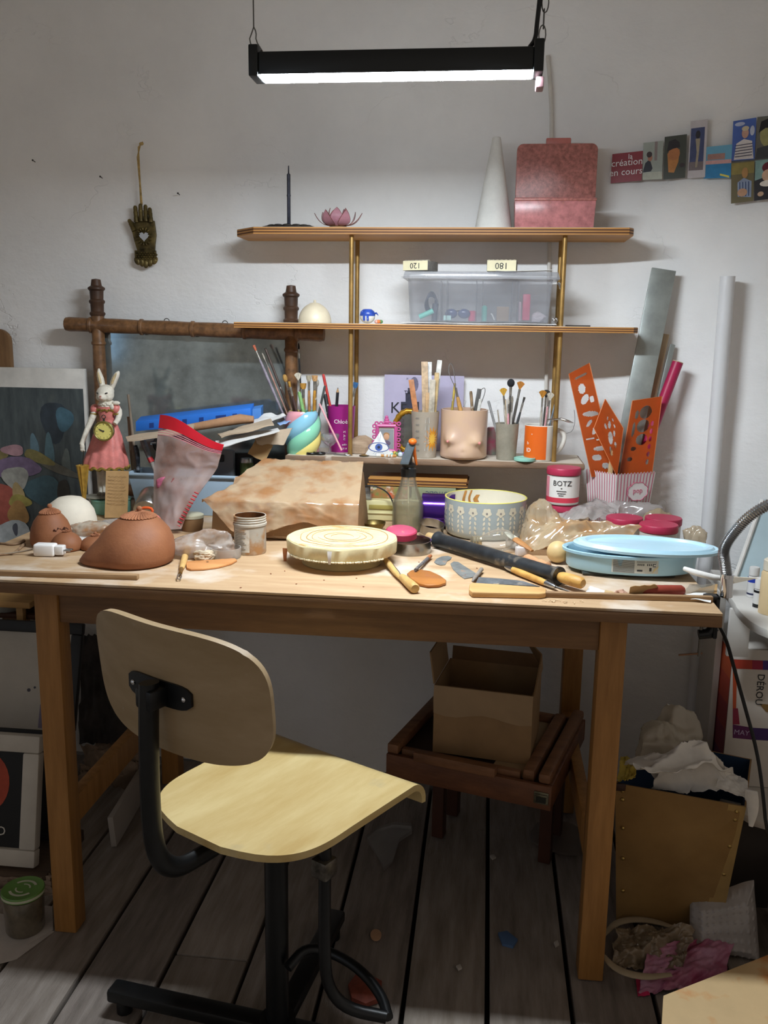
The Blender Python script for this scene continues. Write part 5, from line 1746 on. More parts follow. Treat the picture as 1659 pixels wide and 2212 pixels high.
# drinking glass and pink straw
c, r, m = stand(722, 976, 52, S3)
c.y = 2.1505
c.z = S3
t = shrink(thing('stemmed_glass', 'small clear stemmed glass tipped beside the pastel pot', 'glass', c))
MB().lathe([(0, 0), (.018, 0), (.019, .002), (.004, .005), (.003, .02), (.012, .026), (.024, .038), (.027, .052), (.025, .056), (.0235, .056), (.0255, .05), (.022, .038), (.008, .03), (0, .03)], 28).build('glass', clear('thin_glass', (235, 238, 238), .10), t)
A, B = atY(690, 872, 2.1355), atY(738, 973, 2.1225)
origin(solo(MB().tube([B, A], .0024, 8), 'drinking_straw', mat('straw_pink', 'e7a7ad', .5), 'pale pink straw leaning against the pastel pot', 'straw'))
# magenta cup
c = atY(737, 975, 2.2055)
c.z = S3
m = mpp(c)
h = hgt(737, 876, c)
cup = thing('pink_tumbler', 'translucent magenta tumbler with white lettering holding pencils', 'tumbler', c)
MAG = mat('magenta_plastic', 'a51f80', .35, var=.06, scale=20, trans=.15)
MB().lathe([(0, 0), (25.5 * m, 0), (30 * m, h), (28.6 * m, h), (24.3 * m, .003), (0, .003)], 36).build('cup', MAG, cup)


def on_round(t, body, size, R, z, a, m_, taper=0, align='CENTER', depth=.0002, thing_y=0):
    """lettering wrapped on an upright round body of radius R; a = angle of the middle, measured from the front"""
    size *= .86
    T = rotz(a) @ Matrix.Translation((0, 0, z)) @ Matrix(((1, 0, 0, 0), (0, 0, -1, 0), (0, 1, 0, 0), (0, 0, 0, 1)))
    return text(body, size, m_, t, T, bend=R, depth=depth, align=align)


f0 = math.atan2(c.x, -c.y) * 0 + math.atan2(c.x, c.y)
face = -math.atan2(c.x, c.y)
on_round(cup, 'Chloé', .0165, 28.9 * m + .0004, h * .67, face - .05, INKW)
for k, (s_, z_) in enumerate((('M', .45), ('Ja', .37), ('C', .29), ('enEri', .17), ('ST H', .08))):
    on_round(cup, s_, .009 if k < 3 else .007, 26.4 * m + .0012, h * z_, face + .25, INKW)
for (lb, tip, rim, kind, hc, bc, Y, rr) in [
    ('red crayon leaning left in the magenta tumbler', (698, 808), (722, 878), 'plain', 'c33a36', 'c33a36', 2.2055, .004),
    ('sharpened black pencil in the magenta tumbler', (730, 837), (727, 878), 'pencil', '2b2b2f', '2b2b2f', 2.2105, .0042),
    ('fat black marker leaning left in the magenta tumbler', (702, 851), (712, 878), 'plain', '2d2e31', '2d2e31', 2.1985, .0055),
    ('blue and white toothbrush end in the magenta tumbler behind the rod', (769, 826), (757, 878), 'flat', 'cfc6bb', '4a7fb5', 2.2155, .0036),
]:
    brush(lb, tip, rim, kind, hc, bc, Y, rr, name={'plain': 'crayon', 'pencil': 'pencil', 'flat': 'toothbrush'}[kind], cat={'plain': 'crayon', 'pencil': 'pencil', 'flat': 'toothbrush'}[kind])
# scissors lying, key shaped steel bit, brass disc
c = atZ(693, 977, S3)
t = shrink(thing('scissors', 'black handled scissors lying flat at the left of the lower tier', 'scissors', (c.x, 2.1225, S3), .15))
for s in (-.016, .008):
    MB().tube([(s + .012 * math.cos(a), .010 * math.sin(a), .004) for a in [2 * PI * i / 16 for i in range(17)]], .0034, 8).build('handle', BLACK(), t)
MB().box((.03, .004, .003), (.03, .006, .002)).build('blade', STEEL(), t)
t = shrink(thing('bottle_opener', 'steel flat opener lying by the rods on the lower tier', 'opener', (atZ(742, 978, S3).x, 2.1225, S3), -.1))
MB().tube([(-.02, .004, .002), (.012, 0, .002)], .0022, 8).tube([(.02 + .010 * math.cos(a), .006 * math.sin(a), .0022) for a in [2 * PI * i / 16 for i in range(17)]], .002, 8).build('body', STEEL(), t)
c = atZ(789, 983, S3)
t = shrink(thing('brass_button', 'dark edged brass disc lying on the lower tier edge', 'button', (c.x, 2.1225, S3)))
MB().lathe([(0, 0), (.0135, 0), (.0145, .0015), (.012, .003), (.009, .0026), (0, .004)], 24).build('disc', mat('disc_dark', '4a4028', .4, .6), t)
MB().lathe([(0, .0028), (.0085, .0029), (.007, .0042), (0, .005)], 20).build('centre', BRASS(), t)
c = atY(780, 974, 2.1705)
solo(crumple(MB(), (0, 0, 0), (.030, .020, .025), 12, .22, 1.4, flat=.8), 'driftwood_lump', wood('shell_beige', 'b39a80', '8d745c', 'x', .8, 60, 5), 'rough beige wooden lump between the rods and the eye plaque', 'wood', (c.x, 2.1755, S3))
# eye plaque
c = atY(818, 979, 2.1285)
t = thing('eye_plaque', 'pale triangular plaque with a blue eye propped on the lower tier', 'plaque', (c.x, 2.1285, S3))
m = mpp(c)
T = Matrix.Rotation(PI / 2 - .22, 4, 'X')
hh, ww = 54 * m, 31 * m
MB().prism([(-ww, 0), (ww * .95, 0), (2 * m, hh)], .004, T).build('plate', mat('plaque_pale', 'd8d6d2', .45, var=.06, scale=60), t, bevel=.0006)
EB = mat('eye_blue', '3c5aa0', .45)
f_ = lambda x, y, o=.0043: T @ V((x * m, y * m, o))
MB().tube([f_(22 * math.cos(a), 19 + 10 * math.sin(a)) for a in [2 * PI * i / 28 for i in range(29)]], .0009, 6).build('eye_outline', EB, t)
MB().add([f_(8 * math.cos(a), 19 + 8 * math.sin(a), .0044) for a in [2 * PI * i / 20 for i in range(20)]], [tuple(range(20))]).build('iris', EB, t)
MB().add([f_(3.2 * math.cos(a), 19 + 3.2 * math.sin(a), .0047) for a in [2 * PI * i / 12 for i in range(12)]], [tuple(range(12))]).build('pupil', mat('pupil', '1b2036', .4), t)
mb = MB()
for k in range(26):
    a = 2 * PI * k / 26
    r1 = 13 if math.sin(a) > 0 else 12
    r0_ = 25 if abs(math.cos(a)) > .6 else 13
    p_, q_ = (r0_ * math.cos(a), 19 + 13 * math.sin(a)), (min(1, 1) * (r0_ + 9) * math.cos(a), 19 + (13 + (16 if math.sin(a) > 0 else 5)) * math.sin(a))
    lim = lambda x, y: abs(x) < 29 * (1 - y / 56) and 1.5 < y < 52
    if lim(*q_) and lim(*p_):
        mb.tube([f_(*p_), f_(*q_)], .0004, 4)
mb.build('rays', mat('ray_grey', '8d97ae', .5), t)
# pink ornate frame with child's photo
c = atY(834, 965, 2.1605)
t = thing('ornate_photo_frame', 'small hot pink ornate frame with a portrait photo on the lower tier', 'photo frame', (c.x, 2.1655, S3), .06)
m = mpp(c)
HP_ = mat('frame_hotpink', 'c4568f', .4, var=.1)
mb = MB()
fx, fz0, fz1 = 20 * m, 8 * m, 62 * m
for (a, b) in (((-fx, fz0), (fx, fz0)), ((-fx, fz1), (fx, fz1)), ((-fx, fz0), (-fx, fz1)), ((fx, fz0), (fx, fz1))):
    mb.tube([(a[0], 0, a[1]), (b[0], 0, b[1])], .0043, 8)
mb.build('inner_frame', HP_, t)
for k in range(22):
    s = k / 22 * 4
    sd, q = int(s), s - int(s)
    x = [-fx + 2 * fx * q, fx, fx - 2 * fx * q, -fx][sd] * 1.32
    z = [fz0, fz0 + (fz1 - fz0) * q, fz1, fz1 - (fz1 - fz0) * q][sd]
    z = (z - (fz0 + fz1) / 2) * 1.18 + (fz0 + fz1) / 2
    if z < 3.5 * m:
        z = 3.5 * m
    MB().tube([(x + .0039 * math.cos(a), -.001, z + .0039 * math.sin(a)) for a in [2 * PI * i / 10 for i in range(11)]], .0017, 6).build('scroll', HP_, t)
for k in range(3):
    MB().ball((0, 0, fz1 + 8 * m + k * 5 * m), (.0077 - .0017 * k, .003, .005), 10, 6).build('crest', HP_, t)
MB().box((0, .002, (fz0 + fz1) / 2), (2 * fx, .002, fz1 - fz0)).build('photo', mat('photo_paper', 'c9c2b4', .5), t)
MB().box((0, .0006, (fz0 + fz1) / 2 - .002), (1.5 * fx, .001, (fz1 - fz0) * .8)).build('photo_print', mat('photo_grey', '8f9294', .5), t)
zc = (fz0 + fz1) / 2
MB().ball((0, .0003, zc + .004), (.0073, .0012, .009), 14, 8).build('portrait_face', mat('photo_face', 'd0a07c', .6), t)
MB().ball((0, .0004, zc + .0085), (.0082, .0009, .006), 14, 8).build('portrait_hair', mat('photo_hair', '9c6f3e', .6), t)
MB().ball((0, .0005, zc - .012), (.0115, .0009, .008), 14, 8).build('portrait_shirt', mat('photo_shirt', '6a5a6e', .6), t)
MB().box((0, .014, .004), (.03, .024, .004)).box((0, .018, .022), (.02, .003, .036)).build('foot_strut', HP_, t)
# oval gold frame
c = atY(882, 962, 2.2055)
t = thing('oval_frame', 'oval gilt mirror frame standing behind the measuring beaker', 'mirror', (c.x, 2.2105, S3))
m = mpp(c)
zc = 47 * m
gp = [(31 * m * math.cos(a), 0, zc + 43 * m * math.sin(a)) for a in [2 * PI * i / 40 for i in range(41)]]
MB().tube(gp, [.0073 + .001 * math.sin(i * 3) for i in range(41)], 10).build('gilt_ring', mat('gilt', 'c39231', .35, .7, var=.3, scale=60), t)
MB().lathe([(0, -.002), (1, -.002), (1, .002), (0, .002)], 40, Matrix.Translation((0, 0, zc)) @ Matrix.Rotation(PI / 2, 4, 'X') @ Matrix.Diagonal((29 * m, 41 * m, 1, 1))).build('glass', mat('old_glass', '8b8f8c', .15, .8, var=.25, scale=40), t)
# beads and stubs
for k in range(9):
    x, y = [(848, 0), (857, 1), (866, 0), (874, 1), (852, 2), (862, 2), (870, 2), (878, 0), (844, 1)][k]
    col, nm = [('7fd0c4', 'mint'), ('7a8f4e', 'olive'), ('c9d6e2', 'pale blue'), ('b35d6a', 'rose'), ('d7b24a', 'yellow'), ('4a5a58', 'dark green'), ('9c7cc0', 'lilac'), ('3f6fae', 'blue'), ('dcd8cc', 'ivory')][k]
    r_ = .0042 + .001 * (k % 3)
    solo(MB().ball((0, 0, r_), r_, 10, 8), 'bead', mat('beadg_' + col, col, .2, coat=.4), 'small %s glass bead in the heap beside the eye plaque' % nm, 'bead', (atY(x, 985, 2.1405).x, 2.1255 + .014 * y, S3))
STB = mat('stub_white', 'ddd8cf', .7)
for k in range(4):
    x = [822, 835, 846, 830][k]
    t = thing('cigarette_stub', ['first stub from the left, white with tan end, on the lower tier edge', 'second cigarette stub lying on the lower tier edge', 'crushed stub nearest the bead heap on the lower tier', 'stub lying behind the others on the lower tier'][k], 'stub', (atY(x, 986, 2.1155).x, 2.1145 + .014 * (k == 3), S3), [.2, -.3, .5, 0][k])
    MB().cyl((-.010, 0, .0034), (.001, 0, .0034), .0034, 10).build('paper_part', STB, t)
    MB().cyl((.0011, 0, .0034), (.011, 0, .0034), .0034, 10).build('filter', mat('filter_tan', 'c98f4b', .7), t)
# measuring beaker with sun
c, r, m = stand(917, 989, 54, S3)
c.y = 2.1455
c.z = S3
h = hgt(917, 888, c)
t = thing('measuring_beaker', 'frosted measuring beaker printed with an orange sun, holding wooden slats', 'beaker', c)
FR = mat('frosted_plastic', 'b3a695', .5, var=.08, scale=25, trans=.2, spots=('cfc7ba', 25, .62))
rb_, rt_ = 25 * m, 30 * m
MB().lathe([(0, 0), (rb_, 0), (rt_, h), (rt_ * .955, h), (rb_ * .95, .003), (0, .003)], 36).build('beaker', FR, t)
face = -math.atan2(c.x, c.y)
rad = lambda z: rb_ + (rt_ - rb_) * z / h + .0004


def wrap(t, pts, face, R, z0, m_, name, off=.0003):
    """flat print of a 2-D outline (x along the round wall, y up) wrapped on the body"""
    pts = [(x * .86, y * .86) for x, y in pts]
    n = len(pts)
    vs = []
    for x, y in pts:
        z = z0 + y
        rr = R(z) + off
        a = face + x / rr - PI / 2
        vs.append((rr * math.cos(a), rr * math.sin(a), z))
    cx_, cy_ = sum(p[0] for p in pts) / n, sum(p[1] for p in pts) / n
    z = z0 + cy_
    rr = R(z) + off
    a = face + cx_ / rr - PI / 2
    vs.append((rr * math.cos(a), rr * math.sin(a), z))
    return MB().add(vs, [(i, (i + 1) % n, n) for i in range(n)]).build(name, m_, t)


star = [((.017 if k % 2 else .030) * math.cos(2 * PI * k / 26), (.019 if k % 2 else .036) * math.sin(2 * PI * k / 26)) for k in range(26)]
wrap(t, [(x * .85, y) for x, y in star], face + .62, rad, h * .42, mat('sun_orange', 'd88f26', .5), 'printed_sun')
wrap(t, [(x * .45, y * .55) for x, y in star], face + .62, rad, h * .42, mat('sun_yellow', 'e9b84a', .5), 'printed_sun_heart', .0006)
for k in range(5):
    zz_ = h * (.2 + k * .15)
    mb = MB()
    pts = []
    for i in range(9):
        a = face + .02 + .02 * (i % 2) + (i / 8) * .28 - PI / 2
        z = zz_ + (.010 if i % 2 else -.004)
        rr = rad(z) + .0004
        pts.append((rr * math.cos(a), rr * math.sin(a), z))
    mb.tube(pts, .0007, 5)
    mb.build('printed_flame', WHITE(), t)
mb = MB()
for k in range(6):
    z = h * (.16 + k * .14)
    for i in range(5):
        a = face - .75 + i * .07 - PI / 2
        rr = rad(z) + .0002
        mb.box((rr * math.cos(a), rr * math.sin(a), z), (.001, .001, .004 if i else .001))
mb.build('scale_marks', mat('mark_grey', '75706a', .6), t)
for (lb, tip, rim, hc, Y, rr) in [
    ('broad pale wooden slat, tallest left one in the measuring beaker', (917, 781), (919, 886), 'bfa382', 2.1505, .0085),
    ('thin white plastic slat in the measuring beaker', (928, 782), (926, 886), 'd9d8d4', 2.1605, .0062),
    ('slanted white ruler leaning right in the measuring beaker', (950, 778), (938, 886), 'cfccc5', 2.1655, .0065),
    ('rust orange modelling tool leaning left in the measuring beaker', (888, 820), (902, 886), 'b97a4d', 2.1455, .007),
    ('tan wooden slat behind the white one in the measuring beaker', (926, 848), (925, 886), 'b7946a', 2.1405, .0075),
    ('yellowish wooden slat at the right of the measuring beaker', (944, 805), (938, 886), 'bda06f', 2.1455, .006),
    ('pale grey tongue shaped slat in the measuring beaker', (935, 820), (932, 886), 'b5aa98', 2.1355, .0075),
]:
    brush(lb, tip, rim, 'slat', hc, hc, Y, rr, name='modelling_stick', cat='stick')
# torso mug
c, r, m = stand(999, 1000, 102, S3)
c.y = 2.1525
c.z = S3
h = hgt(1000, 884, c)
R_ = 51.5 * m
mug = thing('torso_mug', 'flesh coloured ceramic pot modelled as a bare torso, holding clay tools', 'pot', c, -math.atan2(c.x, c.y))
SK = mat('torso_glaze', 'cfae8e', .3, var=.05, scale=20, coat=.35, col2='c8a794')


def torso(u, v):
    a = 2 * PI * u - PI / 2
    z = h * v
    q = R_ * (1 - .015 * math.sin(PI * v))
    da = (a + PI / 2 + PI) % (2 * PI) - PI     # 0 at the front
    for s, hz_ in ((-1, .40), (1, .38)):
        dx, dz = (da - s * .56) / .30, (z / h - hz_ - .0) / (.15 if z / h > hz_ else .085)
        q += .0115 * math.exp(-(dx * dx + dz * dz))
    dx, dz = da / .62, (z / h - .16) / .17
    q += .007 * math.exp(-(dx * dx + dz * dz) ** 1.4)
    dx, dz = da / .05, (z / h - .175) / .025
    q -= .003 * math.exp(-(dx * dx + dz * dz))
    if v < .06:
        q -= .008 * (1 - v / .06) ** 2
    return V((q * math.cos(a), q * math.sin(a), z))


mb = MB()
NU, NV = 96, 40
mb.grid(NU, NV, torso)
nb = len(mb.v)
mb.lathe([(R_ * .985, h), (R_ * .93, h + .0008), (R_ * .92, h - .004), (R_ * .91, .006), (0, .006)], NU)
mb.build('pot_wall', SK, mug, smooth=80)
MB().lathe([(0, .0005), (R_ * .85, .0005), (R_ * .85, .005), (0, .005)], 32).build('pot_bottom', SK, mug)
NIP = mat('nipple_rose', 'd78d86', .4)
for s, hz_ in ((-1, .38), (1, .36)):
    a = s * .58 - PI / 2
    rr = R_ + .0112
    MB().ball((0, 0, 0), (.0036, .0036, .0036), 12, 8, Matrix.Translation((rr * math.cos(a), rr * math.sin(a), h * hz_))).build('nipple', NIP, mug)
for (lb, tip, rim, kind, hc, Y, rr, nm) in [
    ('wire loop tool with wooden handle rising from the torso pot', (972, 782), (1006, 882), 'loop', 'c08f4f', 2.1455, .0048, 'loop_tool'),
    ('brass tube standing at the left of the torso pot', (983, 828), (977, 882), 'plain', 'b29a48', 2.1505, .0032, 'brass_tube'),
    ('dark pointed tool with curved wire in the torso pot', (1046, 836), (1030, 882), 'loop', '6b6862', 2.1505, .003, 'needle_tool'),
    ('pale metal palette knife in the torso pot', (1038, 862), (1033, 882), 'slat', 'c7c4bc', 2.1405, .004, 'palette_knife'),
    ('small brown tool beside the palette knife in the torso pot', (1017, 845), (1020, 882), 'plain', '8a7256', 2.1605, .004, 'clay_tool'),
    ('broad grey spatula in the torso pot', (1036, 840), (1027, 882), 'slat', '4f4d49', 2.1705, .006, 'spatula'),
]:
    brush(lb, tip, rim, kind, hc, hc, Y, rr, floor_z=S3 + .012, name=nm, cat=nm.replace('_', ' '))
# frosted cup
c, r, m = stand(1093, 998, 44, S3)
c.y = 2.1455
c.z = S3
h = hgt(1093, 914, c)
t = thing('frosted_cup', 'cloudy grey plastic cup full of brushes on the lower tier', 'cup', c)
MB().lathe([(0, 0), (21 * m, 0), (25.5 * m, h), (24.3 * m, h), (20 * m, .003), (0, .003)], 32).build('cup', mat('cloudy_plastic', 'a7a08f', .45, var=.15, scale=35, trans=.25), t)
for (lb, tip, rim, kind, hc, bc, Y, rr) in [
    ('grey tube leaning left in the cloudy cup', (1055, 866), (1078, 912), 'plain', '8c8c8c', '8c8c8c', 2.1455, .0034),
    ('short thin stick near the left side of the cloudy cup', (1075, 885), (1078, 912), 'plain', '9c9284', '9c9284', 2.1355, .002),
    ('fan brush with golden bristles in the cloudy cup', (1087, 838), (1092, 912), 'fan', 'b3ab9e', 'c99a35', 2.1505, .0026),
    ('round black mop brush in the cloudy cup', (1104, 820), (1100, 912), 'mop', '5a5650', '23252a', 2.1555, .0038),
    ('flared amber brush leaning right in the cloudy cup', (1126, 824), (1108, 912), 'fan', '6d6862', 'b8762c', 2.1605, .0034),
    ('brush with pink handle in the cloudy cup', (1098, 858), (1098, 912), 'round', 'd69aa0', 'cfc7b8', 2.1355, .0026),
    ('silver ferruled brush in the cloudy cup', (1107, 855), (1104, 912), 'round', 'bcb8b0', '8d8577', 2.1405, .0026),
    ('dark stained brush leaning right in the cloudy cup', (1133, 858), (1112, 912), 'flat', '3d3f40', '4b4742', 2.1505, .003),
    ('thin beige stick in the middle of the cloudy cup', (1092, 862), (1094, 912), 'plain', 'b09e84', 'b09e84', 2.1425, .0018),
]:
    brush(lb, tip, rim, kind, hc, bc, Y, rr)
# orange printed mug
c, r, m = stand(1163, 997, 64, S3)
c.y = 2.1555
c.z = S3
h = hgt(1165, 917, c)
face = -math.atan2(c.x, c.y)
t = thing('printed_mug', 'white mug with an orange printed panel holding fine brushes', 'mug', c, face)
MW = mat('mug_white', 'dfdad0', .2, coat=.4, var=.03)
RM = 33 * m
MB().lathe([(0, 0), (RM * .93, 0), (RM, .004), (RM, h - .001), (RM * .97, h), (RM * .93, h - .001), (RM * .92, .005), (0, .005)], 40).build('mug_body', MW, t)
MB().tube([(RM * .98, -.002, h * .82), (RM * 1.3, -.004, h * .88), (RM * 1.62, -.006, h * .72), (RM * 1.5, -.006, h * .45), (RM * 1.2, -.004, h * .26), (RM * .98, -.002, h * .2)], [.0052, .0048, .0045, .0044, .0044, .0048], 12, smooth=2, flat=1.2).build('handle', MW, t)
op = [(x, y) for x, y in rect(-.95 * RM, -.47 * h, .42 * RM, .46 * h)]
mb = MB()
mb.grid(16, 1, lambda u, v: V(((RM + .0004) * math.cos(-PI / 2 - 1.25 + 1.72 * u), (RM + .0004) * math.sin(-PI / 2 - 1.25 + 1.72 * u), h * (.05 + .93 * v))))
mb.build('orange_panel', mat('mug_orange', 'e0661e', .3, coat=.3, var=.02), t)
on_round(t, 'ID', .016, RM + .0008, h * .30, -.72, INKW)
on_round(t, 'b', .012, RM + .0008, h * .50, -.78, INKW)
on_round(t, '*', .008, RM + .0008, h * .74, -.5, INKW)
for (lb, tip, rim, kind, hc, bc, Y, rr) in [
    ('fan brush with dark amber bristles in the orange mug', (1173, 843), (1168, 914), 'fan', 'b6ada0', 'b67a25', 2.1505, .0028),
    ('fan brush with pale bristles at the right in the orange mug', (1190, 848), (1180, 914), 'fan', 'c9c2b8', 'cfc6b4', 2.1605, .0026),
    ('black tipped fan brush in the orange mug', (1181, 842), (1174, 914), 'fan', '6b655e', '3a3633', 2.1705, .0026),
    ('pink handled stick in the orange mug', (1183, 878), (1178, 914), 'plain', 'd8a0a2', 'd8a0a2', 2.1455, .0026),
    ('thin brown stick leaning far right in the orange mug', (1203, 878), (1188, 914), 'plain', '7d6a5c', '7d6a5c', 2.1555, .002),
    ('pale wooden stick leaning right in the orange mug', (1204, 888), (1190, 914), 'plain', 'c2a98c', 'c2a98c', 2.1455, .0024),
    ('grey blue stick leaning right in the orange mug', (1199, 872), (1186, 914), 'plain', '8795a0', '8795a0', 2.1655, .0022),
]:
    brush(lb, tip, rim, kind, hc, bc, Y, rr)
c = atY(1133, 998, 2.1185)
t = shrink(thing('jar_lid', 'small mint green jar lid on the edge of the lower tier', 'lid', (c.x, 2.1225, S3)))
MB().lathe([(0, 0), (.027, 0), (.029, .002), (.029, .009), (.027, .010), (.0265, .0085), (0, .008)], 32).build('lid', mat('lid_mint', '8fc7b6', .45, var=.06), t)
A, B = atY(1212, 905, 2.1105), atY(1239, 914, 2.1055)
t = thing('steel_point', 'steel pointed tool jutting out right of the orange mug', 'tool', tuple(A))
MB().tube([A + V((-.03, .02, -.004)), A, A.lerp(B, .6), B], [.0012, .0028, .0032, .0006], 10).build('point', CHROME(), t, world=True)
MB().tube([A + V((.03, .02, .02)), A + V((.034, .02, -.005)), A + V((.03, .02, -.03)), A + V((.015, .02, -.035))], .0006, 5, smooth=1).build('bent_wire', WIRE, t, world=True)
c = atY(1062, 985, 2.2105)
solo(MB().lathe([(0, 0), (.0135, 0), (.0135, .064), (.011, .067), (0, .067)], 20), 'small_can', mat('can_pinkgreen', '6f8f7a', .4, var=.5, col2='b24a6a', scale=40), 'small green and pink can behind the torso pot', 'can', (c.x, 2.2255, S3))
# calendar page on the wall
qa, qb = atY(831, 809, 2.2685), atY(1003, 809, 2.2685)
cal = thing('poster_page', 'lavender printed page with a dark bottle on the wall behind the lower tier', 'poster', ((qa.x + qb.x) / 2, 2.2685, S3))
MB().box(((qa.x + qb.x) / 2, 2.269, (qa.z + S3) / 2), (qb.x - qa.x, .0012, qa.z - S3)).build('page', mat('page_lavender', 'b7b0c9', .6, var=.06), cal, world=True)
fy = 2.2677


def on_page(px, py):
    q = atY(px, py, fy)
    return V((q.x, fy, q.z))


DKB = mat('page_dark', '3b3b4c', .5, var=.3, scale=40)
for (a, b, c2_, d, nm) in ((866, 868, 905, 905, 'printed_bottle'), (876, 849, 896, 868, 'printed_neck'), (881, 838, 892, 850, 'printed_cap')):
    P_ = [on_page(a, b), on_page(c2_, b), on_page(c2_, d), on_page(a, d)]
    MB().add(P_, [(0, 3, 2, 1)]).build(nm, DKB, cal, world=True)
P_ = [on_page(895 + 9 * math.cos(t_), 830 + 16 * math.sin(t_)) + V((0, -.0003, 0)) for t_ in [2 * PI * i / 14 for i in range(14)]]
MB().add(P_, [tuple(range(14))]).build('printed_plume', mat('page_grey', '77738c', .5, var=.3, scale=60), cal, world=True)


def page_text(s_, px, py, size):
    size *= .86
    q = on_page(px, py) + V((0, -.0004, 0))
    T = Matrix(((1, 0, 0, q.x), (0, 0, -1, q.y), (0, 1, 0, q.z), (0, 0, 0, 1)))
    text(s_, size, INK(), cal, parent_matrix(cal).inverted() @ T, depth=.0001)


page_text('K', 854, 882, .046)
page_text('TH', 880, 848, .014)
page_text('E', 872, 884, .040)
page_text('25', 880, 818, .006)

# ================================================================ middle of the table
def px_on(px, py, z=.75):
    return atZ(px, py, z)


# clay block under its plastic wrap
YB0, YB1 = 1.835, 2.005
zf = atY(620, 1087, YB0).z
zr = atY(640, 999, YB1).z
bx0, bx1 = atY(452, 1100, YB0).x, atY(772, 1100, YB0).x
cb = solo(MB(), 'clay_block', CLAY, 'x', 'x') if False else None
mb = MB()
mb.add([(bx0, YB0, .7505), (bx1, YB0, .7505), (bx1 + .004, YB1, .7505), (bx0 + .035, YB1, .7505), (bx0 + .004, YB0 + .004, zf - .004), (bx1 - .006, YB0 + .004, zf - .004), (bx1 - .010, YB1 - .004, zr - .006), (bx0 + .075, YB1 - .004, zr - .006)], [(0, 3, 2, 1), (4, 5, 6, 7), (0, 1, 5, 4), (1, 2, 6, 5), (2, 3, 7, 6), (3, 0, 4, 7)])
o = solo(mb, 'clay_block', mat('clay_block', '9a7a58', .7, var=.12, scale=18, bump=.2, bscale=80), 'big wedge of brown clay under a plastic sheet, middle of the table', 'clay', bevel=.008)
origin(o)
zl_, zr2 = atY(425, 1070, YB0 + .02), atY(785, 1078, YB0)


def wrap_fn(u, v):
    # u: left to right, v: rear top to front bottom
    x0, x1 = bx0 - .006 + .085 * max(0, 1 - v / .55) - .012 * math.exp(-((v - .55) / .08) ** 2), bx1 + .004 - .016 * max(0, 1 - v / .6)
    if v > .62:
        x0 += .06 * (v - .62) / .38
    x = x0 + (x1 - x0) * u
    if v < .6:
        t = v / .6
        y = YB1 + .004 + (YB0 - YB1 - .008) * t
        z = zr + (zf - zr) * t + .0035
        z -= .012 * max(0, .06 - u) / .06 * (t > .5)
    else:
        t = (v - .6) / .4
        y = YB0 - .008 - .010 * t
        drop = (zf - .757) * (.55 + .45 * (.5 + .5 * math.sin(u * 7 + .6)))
        drop = min(drop, zf - .7535)
        z = zf + .0035 - drop * t
    n1 = noise.ridged_multi_fractal(V((x * 16, (y + z) * 24, 2)), 1.0, 2.0, 4, 1.0, 2.0)
    n2 = noise.noise(V((x * 9, (y - z) * 9, 5)))
    return V((x, y - .0035 * max(0, n1 - .8) * (v > .6), z + .003 * (n1 - .7) + .002 * abs(n2)))


mb = MB().slab(70, 44, wrap_fn, .0007)
o = solo(mb, 'plastic_sheet', film('film_clay_sheet', 'ecd0ab', .74, .2, 16, 'd29b68', .10), 'clay stained clear plastic sheet draped over the big clay block', 'plastic sheet', smooth=80)
origin(o)

# zip bag standing behind
zb = thing('zip_bag', 'clear zip bag with a red printed top edge propped up beside the blue bin', 'bag', tuple(atY(410, 1120, 1.93)))
TL, TR = atY(348, 902, 1.96), atY(482, 950, 1.90)
BL, BR = atY(332, 1135, 1.90), atY(392, 1142, 1.86)
ML, MR = atY(334, 1010, 1.955), atY(468, 1010, 1.90)


def bag_pt(u, v):
    if v < .45:
        t = v / .45
        a, b = TL.lerp(ML, t), TR.lerp(MR, t)
    else:
        t = (v - .45) / .55
        a, b = ML.lerp(BL, t), MR.lerp(BR, t ** .8)
        b = b + V((-.008 * math.sin(PI * t), 0, 0))
    p = a.lerp(b, u)
    bulge = math.sin(PI * u) * (.006 + .016 * v)
    n1 = noise.ridged_multi_fractal(V((u * 3, v * 5, 7)), 1.0, 2.0, 3, 1.0, 2.0) - .9
    wave = .022 * math.sin(u * 4.6 + .6) * (1 - v) ** 2
    return p, bulge + n1 * .005 * min(1, v * 4), wave


def bag_face(s):
    def fn(u, v):
        p, b, wv = bag_pt(u, v)
        return p + V((0, -s * b - .3 * wv, .55 * wv))
    return fn


FB = film('film_bag', 'efd9d2', .40, .18, 14, 'cfa08f')
v0 = .17
MB().slab(26, 34, lambda u, v: bag_face(1)(u, v0 + (1 - v0) * v), .0006).build('front_film', FB, zb, world=True, smooth=80)
MB().slab(26, 34, lambda u, v: bag_face(-.4)(u, v0 + (1 - v0) * v), .0006).build('back_film', FB, zb, world=True, smooth=80)
RED = mat('bag_red', 'd01f2e', .35, var=.08)
MB().slab(26, 5, lambda u, v: bag_face(.3)(u, .0 + .115 * v) + V((0, -.001, 0)), .0014).build('red_top', RED, zb, world=True, smooth=80)
ZP = mat('zip_pink', 'd87f8c', .35)
for k in (.13, .15, .17):
    MB().tube([bag_face(.6)(i / 26, k) + V((0, -.001, 0)) for i in range(27)], .0008, 6).build('zip_track', ZP, zb, world=True)
crumple(MB(), (0, 0, 0), (.024, .012, .034), 21, .3, 1.6).build('clay_lump', mat('clay_pink', '8d4f4c', .7, var=.15), zb).location = (parent_matrix(zb).inverted() @ atY(385, 1095, 1.915))
crumple(MB(), (0, 0, 0), (.014, .006, .018), 23, .3, 2).build('pink_scrap', mat('scrap_pink', 'b9607c', .6, var=.3, scale=120), zb).location = (parent_matrix(zb).inverted() @ atY(352, 1060, 1.925))
RDP = mat('bag_red_print', 'b8262f', .5, var=.2, scale=60)
